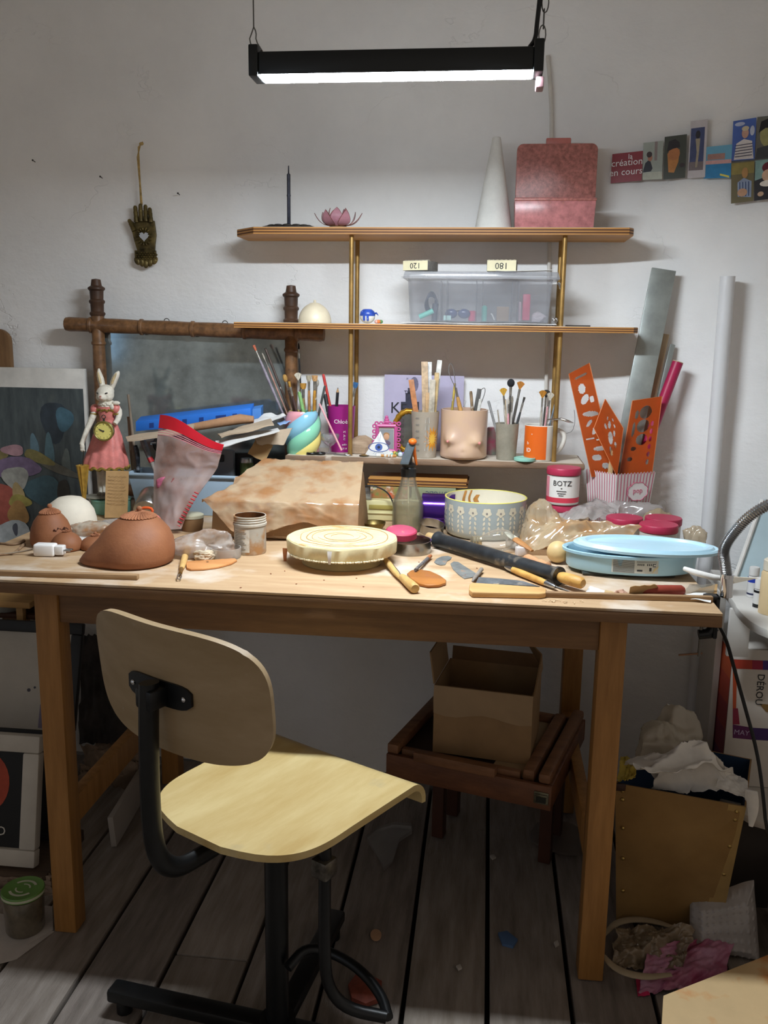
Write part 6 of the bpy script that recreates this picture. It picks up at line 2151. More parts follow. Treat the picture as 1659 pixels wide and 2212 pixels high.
mb = MB()
for k in range(11):
    a, b = V((425, 1065)), V((385, 1135))
    q = a.lerp(b, k / 10)
    p, q2 = atY(q.x - 5, q.y - 2, 1.858), atY(q.x + 4, q.y + 2, 1.858)
    mb.tube([p, q2], .0016, 5)
mb.build('red_print', RDP, zb, world=True)
c = atZ(433, 1146, .75)
t = thing('stacked_tub', 'brown tub with a pale lid half hidden behind the zip bag', 'tub', (atY(412, 1135, 1.89).x, 1.90, .7505))
MB().lathe([(0, 0), (.022, 0), (.025, .02), (.025, .028), (0, .028)], 24).build('tub', mat('tub_brown', '8a6b49', .6, var=.1), t)
MB().lathe([(0, .0285), (.026, .0285), (.026, .035), (.023, .037), (0, .037)], 24).build('lid', mat('tub_lid', 'b9b49a', .5), t)

# crumpled bag in front, with a pale dish edge
cx_ = atZ(432, 1212, .75)
mb = crumple(MB(), (0, 0, 0), (.070, .042, .046), 31, .55, 1.9, 56, 36, flat=.6)
o = solo(mb, 'crumpled_bag', film('film_white_pack', 'e4dad2', .58, .15, 45, 'c9ab93'), 'crumpled whitish plastic bag between the largest clay form and the stained jar', 'bag', (cx_.x, cx_.y + .038, .7504), smooth=70)
o = solo(crumple(MB(), (0, 0, 0), (.03, .022, .016), 37, .6, 2.6), 'dried_slip', mat('slip_scrap', 'c8b79c', .8, var=.2, scale=60), 'dry pale clay scraps lying in the crumpled whitish bag', 'clay', (cx_.x + .006, cx_.y + .006, .7504), smooth=70)
t = thing('tub_lid', 'translucent plastic tub lid under the right end of the crumpled bag', 'lid', (atZ(478, 1212, .75).x, atZ(478, 1212, .75).y + .03, .7504))
MB().lathe([(0, 0), (.029, 0), (.0305, .004), (.0305, .02), (.0285, .02), (.0285, .004), (0, .003)], 28).build('lid', film('film_lid', 'e2dcd4', .5, .2, 8), t)
# wire loop tool and wooden rib
a, b = atZ(405, 1183, .757), atZ(386, 1251, .7545)
t = thing('loop_tool', 'small wire loop tool with a pale wooden handle at the front of the table', 'tool', tuple(b))
hw1 = wood('tool_handle_pale', 'dcb878', 'b98f50', 'y', .5, 30, 6)
MB().tube([a, a.lerp(b, .1), a.lerp(b, .35), a.lerp(b, .62), a.lerp(b, .7)], [.0045, .0062, .0066, .0055, .004], 12).build('handle', hw1, t, world=True)
MB().tube([a.lerp(b, .7), a.lerp(b, .84)], .0036, 10).build('ferrule', mat('brass_tip', 'b08a4c', .35, .8, var=.2), t, world=True)
sd = V((1, 0, 0))
MB().tube([a.lerp(b, .84), a.lerp(b, .9) + sd * .004, b + sd * .003, b - sd * .003, a.lerp(b, .9) - sd * .004, a.lerp(b, .84)], .0011, 6, smooth=1).build('wire_loop', STEEL(), t, world=True)
RIBW = wood('rib_wood', 'd99b63', 'c07f48', 'x', .5, 20, 5)
out = [(404, 1212), (420, 1211), (455, 1209), (490, 1206), (508, 1206), (512, 1209), (500, 1216), (470, 1224), (440, 1228), (412, 1229), (403, 1226), (402, 1218)]
pts = [px_on(*p, .7545) for p in out]
cc = sum(pts, V()) / len(pts)
t = thing('wooden_rib', 'flat orange wood modelling rib with a hole at the front of the table', 'tool', (cc.x, cc.y, .7504))
MB().prism([(p.x - cc.x, p.y - cc.y) for p in pts][::-1], .0042).build('blade', RIBW, t, bevel=.0012)
hq = px_on(448, 1214, .7545)
MB().lathe([(0, .0043), (.0026, .0043), (.0026, .0046), (0, .0046)], 12, Matrix.Translation((hq.x - cc.x, hq.y - cc.y, 0))).build('hole', mat('hole_dark', '5a3a1e', .8), t)

# stained plaster jar
c, r, m = stand(541, 1201, 70)
h = hgt(541, 1112, c)
t = thing('stained_jar', 'open plastic jar streaked with dried brown glaze, beside the clay block', 'jar', c)
JM = mat('jar_stained', 'b9b1a3', .5, var=.1, scale=18, spots=('b3875a', 26, .50), bump=.05)
MB().lathe([(0, 0), (r * .95, 0), (r * .98, .003), (r * .98, h * .74), (r * 1.03, h * .75), (r * 1.03, h * .80), (r * .97, h * .81)] + [(r * (1.0 if k % 2 else .96), h * (.83 + .03 * k)) for k in range(6)] + [(r * .99, h), (r * .93, h), (r * .92, .004), (0, .004)], 40).build('jar_body', JM, t)
MB().lathe([(r * .93, h - .0005), (r * .925, h - .0005), (r * .915, h * .55), (r * .918, h * .5)], 36).build('brown_glaze_inside', mat('glaze_brown', '5b3418', .4, var=.4, scale=40), t)
MB().lathe([(0, h * .5), (r * .915, h * .5), (r * .91, h * .52), (0, h * .52)], 30).build('glaze_fill', mat('glaze_brown', '5b3418', .4), t)
face = -math.atan2(c.x, c.y)
LBM = mat('label_faded', 'cfc8ba', .6, var=.12, scale=60, spots=('b89670', 40, .6))
mb = MB().grid(12, 1, lambda u, v: V(((r * .98 + .0003) * math.cos(face - PI / 2 - 1.15 + 1.1 * u), (r * .98 + .0003) * math.sin(face - PI / 2 - 1.15 + 1.1 * u), h * (.08 + .6 * v))))
mb.build('label', LBM, t)
mb = MB()
for k in range(13):
    z = h * (.12 + .042 * k)
    L_ = .55 + .35 * (((k * 5) % 7) / 7)
    mb.tube([((r * .98 + .0004) * math.cos(face - PI / 2 - 1.1 + L_ * i / 6), (r * .98 + .0004) * math.sin(face - PI / 2 - 1.1 + L_ * i / 6), z) for i in range(7)], .0005, 4)
mb.build('label_print', mat('label_grey', '6b625a', .7), t)

# banding wheel with wooden bat
c, r, m = stand(738, 1236, 172)
c.y += .004
bwx = c
zt = atY(733, 1160, c.y).z
t = thing('banding_wheel', 'round turntable topped by a cream disc ringed with clay, centre of the table', 'turntable', c)
CRM = mat('wheel_cream', 'c6b88c', .6, var=.1, scale=12, spots=('a5744a', 16, .64))
zd = zt - c.z
MB().lathe([(0, 0), (r, 0), (r * 1.01, .002), (r * .97, .008), (r * .80, zd - .028), (r * .6, zd - .026), (0, zd - .026)], 48).build('base', mat('wheel_base', 'a99e78', .6, var=.08, spots=('8b6b48', 14, .68)), t)
R1 = 119.5 * mpp(V((c.x, c.y, zt)))
MB().lathe([(0, zd - .0255), (R1 * .97, zd - .0255), (R1 * .985, zd - .024), (R1, zd - .002), (R1 * .99, zd), (0, zd)], 72, None, wob=lambda a, k, rr, z: 1 + .006 * math.sin(a * 9 + k)).build('disc', mat('disc_cream', 'd9cba0', .7, var=.1, scale=30, spots=('b88a5a', 14, .62)), t)
TOPM = mat('disc_top', 'e2d5a0', .75, var=.12, scale=25, spots=('c59660', 20, .60), bump=.2, bscale=90)
MB().lathe([(0, zd + .0003), (R1 * .975, zd + .0003), (R1 * .97, zd + .0012), (0, zd + .0012)], 64).build('disc_top', TOPM, t)
RG = mat('disc_ring', 'b98d57', .8, var=.3, scale=60)
for k, q in enumerate((.2, .32, .43, .55, .64, .76, .84)):
    mb = MB()
    n = 64
    e0 = (k * 1.7) % 6
    span = 2 * PI * (.55 + .4 * ((k * 3) % 5) / 5)
    mb.tube([(R1 * q * (1 + .02 * math.sin(i * .4 + k)) * math.cos(e0 + span * i / n), R1 * q * (1 + .02 * math.sin(i * .4 + k)) * math.sin(e0 + span * i / n), zd + .0012) for i in range(n + 1)], [.0004 + .0007 * math.sin(PI * i / n) for i in range(n + 1)], 5)
    mb.build('clay_ring', RG, t)
for px, py, w_, hh, cl in ((712, 1203, .0085, .024, 'd8d3cf'), (616, 1195, .010, .026, 'a8683c')):
    q = atY(px, py, c.y - R1 * (1.0 if px > 700 else .1) - .003)
    MB().slab(4, 6, lambda u, v: q - V(c) + V((w_ * (u - .5) * (1 - .5 * v), -.002 * math.sin(v * 3), .010 - hh * v)), .0012).build('torn_tape', mat('tape_' + cl, cl, .6, var=.1), t)
mb = MB()
for k in range(40):
    a = -PI * .5 + (k - 20) * .05
    mb.ball((R1 * .995 * math.cos(a), R1 * .995 * math.sin(a), zd - .0245), (.002 + .001 * (k % 3), .002, .0016 + .0006 * (k % 2)), 6, 5)
mb.build('dried_rim', mat('slip_cream', 'dccfae', .8), t)

# round cutters, pink lid
CUT = mat('cutter_steel', 'a9a9a7', .25, 1, var=.25, scale=30)
c, r, m = stand(884, 1203, 92)
c.y += .002
t = thing('ring_cutter', 'steel ring cutter under the pink lid right of the turntable', 'cutter', c)
hcut = .024
MB().lathe([(r, 0), (r, hcut), (r * 1.03, hcut + .0012), (r * .985, hcut + .0012), (r * .97, hcut), (r * .97, 0)], 48, closed=True).build('ring', CUT, t)
kx, ky = c.x, c.y
lz = .75 + hcut + .0045
T = TRS((atY(867, 1140, ky + .005).x, ky + .010, lz + .012), .14, .05, 0)
t = thing('jar_lid', 'dusty raspberry pink jar lid lying on the ring cutter', 'lid', T.translation)
t.rotation_euler = (.14, .05, 0)
RP = mat('lid_raspberry', 'b23552', .5, var=.1, scale=20, spots=('d9b9a9', 18, .66))
MB().lathe([(0, 0), (.0305, 0), (.032, .001), (.032, .013), (.0305, .0145), (0, .0145)], 44, Matrix.Translation((0, 0, -.0125))).build('lid', RP, t)
MB().lathe([(0, .0022), (.029, .0022), (.028, .003), (0, .003)], 36).build('lid_top', mat('lid_raspberry_top', 'c24f6c', .55, var=.1, scale=30, spots=('e6c48f', 40, .63)), t)
c, r, m = stand(930, 1160, 58)
t = thing('ring_cutter', 'small steel ring cutter leaning behind the pink lid', 'cutter', (c.x, 1.95, .7505))
T = TRS((0, 0, .007), .2, .15, 0)
MB().lathe([(.028, 0), (.028, .02), (.027, .02), (.027, 0)], 40, T, closed=True).build('ring', CUT, t)
t = thing('metal_bowl', 'small dull bronze dish behind the turntable', 'bowl', (atZ(812, 1138, .75).x, 1.965, .7505))
MB().lathe([(0, 0), (.016, 0), (.026, .014), (.0275, .02), (.0265, .02), (.025, .015), (.015, .002), (0, .002)], 32).build('dish', mat('bronze_dish', '7c6a3c', .35, .8, var=.2, scale=40), t)
a, b = atZ(825, 1150, .775), atZ(845, 1141, .785)
origin(solo(MB().tube([a, b], [.0016, .0022], 8), 'steel_pin', CHROME(), 'steel pin poking out between the turntable and the pink lid', 'pin'))

# books and boards under the shelf
zs = .7505
x0, x1 = atY(798, 1070, 2.14).x, atY(1010, 1070, 2.14).x
zb1 = atY(880, 1128, 2.10).z
t = thing('cream_case', 'cream plastic case with a recessed handle under the shelf', 'case', ((x0 + x1) / 2 - .05, 2.11, zs))
CRE = mat('cream_plastic', 'd6cc9a', .45, var=.05)
zc0 = atY(820, 1081, 2.075).z
xc0, xc1 = atY(775, 1100, 2.075).x, atY(905, 1100, 2.075).x
MB().box(((xc0 + xc1) / 2, 2.115, (zs + zc0) / 2), (xc1 - xc0, .08, zc0 - zs)).build('case_body', CRE, t, world=True, bevel=.004)
hq0, hq1 = atY(797, 1090, 2.074), atY(900, 1103, 2.074)
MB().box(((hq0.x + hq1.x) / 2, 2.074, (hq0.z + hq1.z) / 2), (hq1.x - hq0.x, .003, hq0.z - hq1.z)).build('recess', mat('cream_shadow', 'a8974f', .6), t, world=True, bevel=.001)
MB().box(((xc0 + xc1) / 2, 2.0735, atY(840, 1109, 2.073).z), (xc1 - xc0 - .006, .003, .004)).build('case_seam', CRE, t, world=True, bevel=.001)
zz = zc0 + .0006
t = thing('magazine', 'colourful flowery magazine lying on the cream case', 'magazine', (atY(835, 1065, 2.10).x, 2.14, zz))
zm = atY(835, 1051, 2.10).z
xm0, xm1 = atY(800, 1065, 2.10).x, atY(884, 1065, 2.10).x
MB().box(((xm0 + xm1) / 2, 2.145, (zz + zm) / 2), (xm1 - xm0, .09, zm - zz)).build('pages', mat('mag_colour', 'c2543c', .5, var=.5, col2='6d8a4c', scale=70, spots=('e0d8cc', 55, .56)), t, world=True, bevel=.001)
t = thing('green_book', 'olive green book with dark upside down title lying under the boards', 'book', (atY(925, 1062, 2.10).x, 2.14, zz))
xg0, xg1 = atY(889, 1062, 2.10).x, atY(985, 1062, 2.10).x
zg0 = atY(930, 1072, 2.10).z
zg = atY(930, 1053, 2.10).z
MB().box(((xg0 + xg1) / 2, 2.145, (zz + zg) / 2), (xg1 - xg0, .09, zg - zz)).build('cover', mat('book_green', '8a8f6e', .6, var=.06), t, world=True, bevel=.002)
T = Matrix.Translation(((xg0 + xg1) / 2 + .012, 2.0995, (zg + zz) / 2 + .002)) @ Matrix(((-1, 0, 0, 0), (0, 0, -1, 0), (0, -1, 0, 0), (0, 0, 0, 1)))
text('MUTFOLIC', .013, mat('ink_navy', '2d3a5c', .6), t, parent_matrix(t).inverted() @ T, depth=.0002)
zt_b = max(zm, zg) + .0008
t = thing('board_stack', 'stack of thin brown boards lying flat under the lowest tier', 'boards', ((x0 + x1) / 2, 2.15, zt_b))
zt_t = atY(880, 1035, 2.10).z
nb_ = 5
for k in range(nb_):
    MB().box(((x0 + x1) / 2 + .002 * (k % 2), 2.15, zt_b + (zt_t - zt_b) * (k + .5) / nb_), (x1 - x0 - .003 * (k % 3), .10, (zt_t - zt_b) / nb_ - .0006)).build('board', [PLY, PLY_D][k % 2], t, world=True, bevel=.0004)
t = thing('clear_tray', 'empty clear plastic tray on the cream case by the clay block', 'tray', (atY(790, 1065, 2.09).x, 2.10, zz))
xa, xb = atY(768, 1065, 2.08).x, atY(799, 1065, 2.08).x
vs, fs = shell(xb - xa - .004, .05, xb - xa, .055, .02, .0012)
MB().add(vs, fs).build('tray', clear('thin_glass', (235, 238, 238), .10), t)
a = [atY(776, 1056, 2.06), atY(795, 1048, 2.06), atY(818, 1052, 2.06), atY(838, 1064, 2.06), atY(848, 1082, 2.055), atY(852, 1100, 2.05), atY(850, 1128, 2.045)]
origin(solo(MB().tube(a, .0018, 8, smooth=2), 'black_cable', BLACK(), 'thin black cable arching over the cream case', 'cable'))
# purple roll
t = thing('purple_roll', 'shiny metallic purple foil roll lying beside the flowered bowl', 'roll', (atY(936, 1135, 2.0).x, 2.03, .7505))
q = atY(912, 1100, 2.03)
rr = (atY(936, 1066, 2.03).z - .7505) / 2
MB().cyl((q.x, 2.03, .7505 + rr), (q.x + .075, 2.03, .7505 + rr), rr, 40).build('foil_roll', mat('purple_foil', '4f2b86', .18, .75, var=.1, scale=20, spots=('cfc6dd', 45, .74)), t, world=True)
MB().cyl((q.x + .0752, 2.03, .7505 + rr), (q.x + .0765, 2.03, .7505 + rr), rr * .5, 20).build('core', mat('kraft', 'b48f5f', .75), t, world=True)
# spray bottle
sc_ = V((atY(881, 1100, 1.985).x, 1.985, .7505))
m = mpp(sc_ + V((0, 0, .1)))
t = thing('spray_bottle', 'clear glass spray bottle of yellowish water with black and orange trigger', 'bottle', sc_)
GL = clear('bottle_glass', (214, 208, 184), .16, .04)
zz_ = lambda py: hgt(881, py, sc_)
MB().lathe([(0, 0), (32 * m, 0), (34 * m, .004), (34 * m, zz_(1085)), (32 * m, zz_(1078)), (27 * m, zz_(1068)), (20 * m, zz_(1050)), (16 * m, zz_(1034)), (15.5 * m, zz_(1030)), (13.8 * m, zz_(1030)), (14.3 * m, zz_(1036)), (18 * m, zz_(1052)), (25.5 * m, zz_(1070)), (32 * m, zz_(1086)), (32 * m, .005), (30 * m, .003), (0, .003)], 40).build('glass', GL, t)
MB().lathe([(0, .0035), (30 * m, .0035), (31.6 * m, .006), (31.6 * m, zz_(1087)), (0, zz_(1087))], 36).build('water', film('water_yellow', 'd6cb8c', .42, .05, 3), t)
MB().tube([(.002, 0, .006), (.0, 0, zz_(1030))], .0018, 8).build('dip_tube', mat('dip_tube', 'cfc39c', .4), t)
SB = mat('spray_black', '1f2224', .4, var=.2, scale=60)
MB().lathe([(0, zz_(1029)), (16.5 * m, zz_(1029)), (16.5 * m, zz_(1012)), (14 * m, zz_(1010)), (13.5 * m, zz_(1008)), (15 * m, zz_(1006)), (15 * m, zz_(1002)), (9 * m, zz_(999)), (0, zz_(998))], 28, wob=lambda a, k, r, z: 1 + (.03 * math.sin(a * 18) if 1 <= k <= 2 else 0)).build('collar', SB, t)
p = lambda x, y, d=0: V(((x - 881) * m, d, zz_(y)))
MB().tube([p(880, 1000), p(881, 985, -.006), p(884, 968, -.01)], [9 * m, 8.5 * m, 8 * m], 10).build('pump_neck', SB, t)
MB().slab(4, 8, lambda u, v: p(874 + 14 * v, 1000 - 46 * v, -.018 - .014 * (1 - v)) + V((9.5 * m * (u - .5) * 2, 0, 0)), .010).build('trigger_head', mat('spray_grey', '4d565c', .4, var=.15, scale=60), t, bevel=.002)
ORG = mat('spray_orange', 'ea7424', .4)
MB().ball(p(890, 951, -.022), (9 * m, .011, 7 * m), 14, 10).build('nozzle', ORG, t)
MB().tube([p(891, 958, .004), p(892, 980, .01), p(897, 1005, .012)], [5 * m, 6.5 * m, 4 * m], 10, flat=.6).build('trigger', ORG, t)

# flowered bowl
c, r, m = stand(1046, 1170, 166)
h = hgt(1046, 1072, c)
t = thing('flowered_bowl', 'wide grey blue bowl with white flowers and a yellow rim', 'bowl', c)
BW = mat('bowl_greyblue', 'a4acaa', .25, coat=.4, var=.06, scale=10, col2='9aa4a6')
R2_ = 88.5 * mpp(c + V((0, 0, h)))
rad2 = lambda z: r * .97 + (R2_ - r * .97) * min(1, z / (h * .35)) ** .6
MB().lathe([(0, 0), (r * .9, 0), (r * .965, .003)] + [(rad2(h * q), h * q) for q in (.08, .2, .35, .6, .9)] + [(R2_, h - .001)], 72).build('outside', BW, t)
YL = mat('rim_yellow', 'dfd46e', .3, coat=.3)
MB().lathe([(R2_ - .0001, h - .0015), (R2_, h), (R2_ - .0018, h + .001), (R2_ - .0036, h), (R2_ - .0036, h - .0015)], 72, closed=True).build('rim', YL, t)
MB().lathe([(R2_ - .0036, h - .0005), (R2_ - .0042, h * .3), (R2_ * .85, .008), (0, .006)], 72).build('inside', mat('bowl_inside', 'dcd4bf', .3, coat=.3, var=.04), t)
face = -math.atan2(c.x, c.y)
FLW = mat('flower_cream', 'd3cbb5', .4)
FLD = mat('flower_grey', '8b8580', .4)


def on_bowl(a, z, o=.0003):
    rr = rad2(z) + o
    an = face + a - PI / 2
    return V((rr * math.cos(an), rr * math.sin(an), z))


def decal(pts, m_, name, o=.0004):
    cx2, cy2 = sum(p[0] for p in pts) / len(pts), sum(p[1] for p in pts) / len(pts)
    vs = [on_bowl(*p, o) for p in pts] + [on_bowl(cx2, cy2, o)]
    n = len(pts)
    MB().add(vs, [(i, (i + 1) % n, n) for i in range(n)]).build(name, m_, t)


for k in range(-4, 5):
    a0 = k * .33 + .04
    zf_ = h * .76
    pts = [(a0 + .105 * math.cos(q) * (1 + .13 * math.cos(5 * q + PI / 2)), zf_ + .0095 * math.sin(q) * (1 + .13 * math.cos(5 * q + PI / 2))) for q in [2 * PI * i / 30 for i in range(30)]]
    decal(pts, FLW, 'flower')
    decal([(a0 + .026 * math.cos(q), zf_ - .002 + .0026 * math.sin(q)) for q in [2 * PI * i / 12 for i in range(12)]], FLD, 'flower_centre', .0007)
    for j in range(4):
        for s in (-1, 1):
            zc = h * (.60 - .125 * j)
            pts = [(a0 + s * .062 + .036 * math.cos(q) * .75 - s * .012 * math.sin(q), zc + .0042 * math.sin(q)) for q in [2 * PI * i / 12 for i in range(12)]]
            decal(pts, FLW, 'leaf_mark')
GS = mat('glaze_run', 'b9803f', .4, var=.2, scale=60)
for a, w_, z0, z1 in ((2.55, .05, .55, .99), (2.72, .035, .62, .99), (2.9, .07, .66, .86)):
    mb = MB().grid(4, 8, lambda u, v: V(((R2_ - .0048) * math.cos(face - PI / 2 - a + w_ * (u - .5) * 2 * (1 - .3 * v) + .04 * math.sin(v * 4)), (R2_ - .0048) * math.sin(face - PI / 2 - a + w_ * (u - .5) * 2 * (1 - .3 * v) + .04 * math.sin(v * 4)), h * (z0 + (z1 - z0) * v))))
    mb.build('glaze_run', GS, t)

# light bulb
c = atZ(1070, 1196, .75)
t = thing('glass_bulb', 'clear glass light bulb lying on its side in front of the flowered bowl', 'light bulb', (c.x, c.y + .02, .7505), .12)
RB = .0235
MB().lathe([(0, -.030), (.010, -.029), (.019, -.021), (RB, -.006), (RB * .99, .006), (.019, .020), (.0125, .032), (.0105, .038), (0, .038)], 36, TRS((.008, 0, RB), 0, -PI / 2 - .05, 0)).build('bulb', clear('bulb_glass', (232, 224, 205), .16, .05), t)
MB().lathe([(.0105, .0)] + [(.0112 if k % 2 else .0098, .004 + .0028 * k) for k in range(6)] + [(.006, .022), (0, .023)], 20, TRS((-.0295, 0, .0215), 0, -PI / 2 - .05, 0)).build('screw_base', mat('bulb_cap', 'c3b79b', .3, .7), t)
# wooden spatula with white end, eraser cube
a, b = atZ(1092, 1150, .785), atZ(1150, 1190, .765)
t = thing('dipped_spatula', 'wooden spatula with a white dipped tip leaning against the plastic bags', 'spatula', tuple(b))
MB().tube([a, a.lerp(b, .2), a.lerp(b, .38)], [.003, .0085, .009], 12, flat=.5).build('white_tip', mat('tip_white', 'd3d3c2', .5), t, world=True)
MB().tube([a.lerp(b, .381), a.lerp(b, .6), a.lerp(b, .85), b], [.0091, .0085, .006, .004], 12, flat=.5).build('blade', wood('spat_wood', 'b9824e', '9a6838', 'x', .5, 30, 5), t, world=True)
c = atZ(1126, 1204, .75)
solo(MB().box((0, 0, .009), (.022, .016, .018)), 'eraser', mat('eraser_grey', 'd6cdc8', .7, spots=('a58c78', 60, .62)), 'small dusty white eraser block beside the light bulb', 'eraser', (c.x, c.y + .014, .7505), .35, bevel=.002)
t = thing('small_glass_jar', 'little clear glass jar lying behind the eraser block', 'jar', (atZ(1106, 1190, .75).x, atZ(1106, 1190, .75).y + .03, .7505))
MB().lathe([(0, 0), (.013, 0), (.014, .022), (.0128, .022), (.012, .002), (0, .002)], 24).build('jar', clear('thin_glass', (235, 238, 238), .10), t)
# wooden ball
c, r, m = stand(1204, 1224, 48)
solo(MB().ball((0, 0, r), (r, r, r), 24, 16), 'wooden_ball', mat('ball_wood', 'd6b781', .5, var=.1, scale=20), 'pale wooden ball wedged left of the blue tray', 'ball', (c.x, c.y + .008, .7505))

# black rolling pin with wooden handles
rp_r = .0145
a, b = atZ(945, 1167, .75 + rp_r * 1.1), atZ(1208, 1247, .75 + rp_r * 1.1)
a.z = b.z = .7506 + rp_r * 1.18
t = thing('rolling_pin', 'worn black sleeved rolling pin with wooden handles lying across the table', 'rolling pin', tuple(a.lerp(b, .5) - V((0, 0, rp_r * 1.18))))
u = (b - a).normalized()
L_ = (b - a).length
RBK = mat('pin_black', '2b2e31', .4, var=.35, scale=30, spots=('84796b', 24, .58))
MB().lathe([(0, 0), (rp_r * 1.18, 0), (rp_r * 1.18, .006), (rp_r * 1.05, .009), (rp_r, .02), (rp_r, L_ - .02), (rp_r * 1.05, L_ - .009), (rp_r * 1.18, L_ - .006), (rp_r * 1.18, L_), (0, L_)], 32, frame(a, b)).build('sleeve', RBK, t, world=True)
HNW = wood('pin_handle', 'd9a95c', 'b9853f', 'x', .45, 26, 6)
MB().tube([a - u * .0005, a - u * .012, a - u * .03], [.009, .010, .0095], 16).build('handle', wood('pin_handle_pale', 'd8bb8a', 'bc9a66', 'x', .5, 26, 6), t, world=True)
MB().tube([b + u * .0005, b + u * .008, b + u * .03, b + u * .052, b + u * .056], [.0075, .0098, .0108, .0102, .007], 18).build('handle', HNW, t, world=True)
a2, b2 = atZ(1135, 1205, .763), atZ(1218, 1236, .763)
t = thing('turned_handle', 'pinkish turned wooden handle lying behind the black rolling pin', 'handle', tuple(a2))
dl = (b2 - a2)
MB().lathe([(0, 0), (.006, 0), (.0095, .008), (.0085, .03), (.0062, .038), (.0088, .048), (.0065, .06), (.0085, .07), (0, .078)], 18, frame(a2, b2)).build('handle', wood('turned_pink', 'd7a377', 'b97f58', 'x', .5, 26, 6), t, world=True)

# needle tool in front of the pin
a, b = atZ(1092, 1224, .759), atZ(1200, 1268, .757)
t = thing('needle_tool', 'needle tool with steel collars and yellow wooden handle in front of the rolling pin', 'tool', tuple(a))
e0, e1 = atZ(1071, 1212, .762), atZ(1237, 1280, .7525)
MB().tube([a.lerp(b, .16), a.lerp(b, .3), a.lerp(b, .72), a.lerp(b, .82)], [.0055, .0064, .006, .0052], 14).build('handle', HNW, t, world=True)
MB().tube([a, a.lerp(b, .05), a.lerp(b, .16)], [.003, .0048, .0056], 12).tube([a.lerp(b, .82), a.lerp(b, .96), b], [.0053, .0044, .003], 12).build('collar', STEEL(), t, world=True)
MB().tube([e0, a], [.0007, .0016], 6).tube([b, b.lerp(e1, .35), e1], [.0018, .0022, .0005], 6).build('needle', mat('needle_dark', '5b5a58', .35, .8), t, world=True)
# brown wooden kidney, crayon, two handles
out = [(879, 1238), (888, 1231), (905, 1229), (930, 1233), (952, 1243), (964, 1252), (963, 1258), (948, 1263), (925, 1264), (905, 1260), (888, 1249)]
pts = [px_on(*p, .756) for p in out]
cc = sum(pts, V()) / len(pts)
solo(MB().prism([(p.x - cc.x, p.y - cc.y) for p in pts][::-1], .0055), 'wooden_kidney', wood('kidney_brown', 'bd7b3a', '9c5e28', 'x', .4, 26, 4, coat=.2), 'shiny brown oval wooden kidney tool at the front of the table', 'tool', (cc.x, cc.y, .7505), bevel=.002)
a, b = atZ(897, 1231, .7605), atZ(930, 1201, .7555)
t = thing('worn_crayon', 'worn stub of blue grey pencil resting on the wooden kidney', 'pencil', tuple(a))
MB().tube([a, a.lerp(b, .8)], [.0028, .0036], 10).build('shaft', mat('crayon_greyed', '6f6a68', .6, var=.4, scale=120, spots=('9fb2c0', 90, .6)), t, world=True)
MB().tube([a.lerp(b, .801), b], [.0037, .0036], 10).build('end', mat('crayon_end', 'a56239', .6), t, world=True)
for k, (p0_, p1_, lb) in enumerate((((829, 1205), (867, 1253), 'slim turned wooden tool handle running under the turntable'), ((868, 1246), (897, 1272), 'short thick pale wooden handle, nearest the front edge'))):
    a, b = atZ(*p0_, .759), atZ(*p1_, .757 if k == 0 else .7595)
    t = thing('tool_handle', lb, 'tool', tuple(b))
    if k == 0:
        MB().tube([a, a.lerp(b, .3), a.lerp(b, .7), a.lerp(b, .95), b], [.005, .0062, .0052, .0026, .0012], 12).build('handle', hw1, t, world=True)
    else:
        MB().tube([a, a.lerp(b, .12), a.lerp(b, .7), a.lerp(b, .96), b], [.0055, .0072, .0088, .0088, .007], 16).build('handle', hw1, t, world=True)
        e = atZ(846, 1216, .759)
        MB().tube([a, a.lerp(e, .4) + V((.002, 0, 0)), e], .0007, 5).tube([a, a.lerp(e, .5) - V((.003, 0, 0)), e], .0007, 5).build('wire_loop', WIRE, t, world=True)
# metal kidneys
KM = mat('kidney_steel', '8f9391', .4, .35, var=.3, scale=30, spots=('c18f68', 40, .58))
for out, nm, lb in (([(938, 1213), (943, 1206), (955, 1201), (968, 1200), (976, 1203), (973, 1208), (966, 1211), (962, 1219), (952, 1220), (942, 1217)], 'metal_kidney', 'small crescent shaped steel scraper by the rolling pin'), ([(973, 1217), (980, 1212), (990, 1213), (1005, 1223), (1029, 1238), (1022, 1246), (1003, 1249), (990, 1240), (978, 1228)], 'metal_scraper', 'rounded steel scraper smeared with clay beside the crescent one')):
    pts = [px_on(*p, .752) for p in out]
    cc = sum(pts, V()) / len(pts)
    solo(MB().prism([(p.x - cc.x, p.y - cc.y) for p in pts][::-1], .0008), nm, KM, lb, 'scraper', (cc.x, cc.y, .7506))
# scraper with wooden back and its small peg
out = [(1014, 1262), (1020, 1258), (1170, 1268), (1181, 1272), (1179, 1280), (1165, 1282), (1020, 1279), (1013, 1273)]
pts = [px_on(*p, .760) for p in out]
cc = sum(pts, V()) / len(pts)
t = thing('wood_backed_scraper', 'scraper blade with a thick pale wooden back at the front of the table', 'scraper', (cc.x, cc.y, .7505), 0)
MB().prism([(p.x - cc.x, p.y - cc.y) for p in pts][::-1], .0095).build('wooden_back', wood('scraper_wood', 'd8ae74', 'c0925a', 'x', .5, 22, 6), t, bevel=.002)
bl = [px_on(*p, .757) for p in ((1028, 1258), (1034, 1245), (1080, 1248), (1128, 1253), (1166, 1265))]
MB().prism([(p.x - cc.x, p.y - cc.y) for p in bl][::-1], .0012, Matrix.Translation((0, 0, .004))).build('blade', mat('blade_worn', '6f7478', .45, .3, var=.35, scale=50, spots=('b9ab94', 60, .6)), t)
a, b = atZ(1020, 1256, .7565), atZ(1040, 1230, .7565)
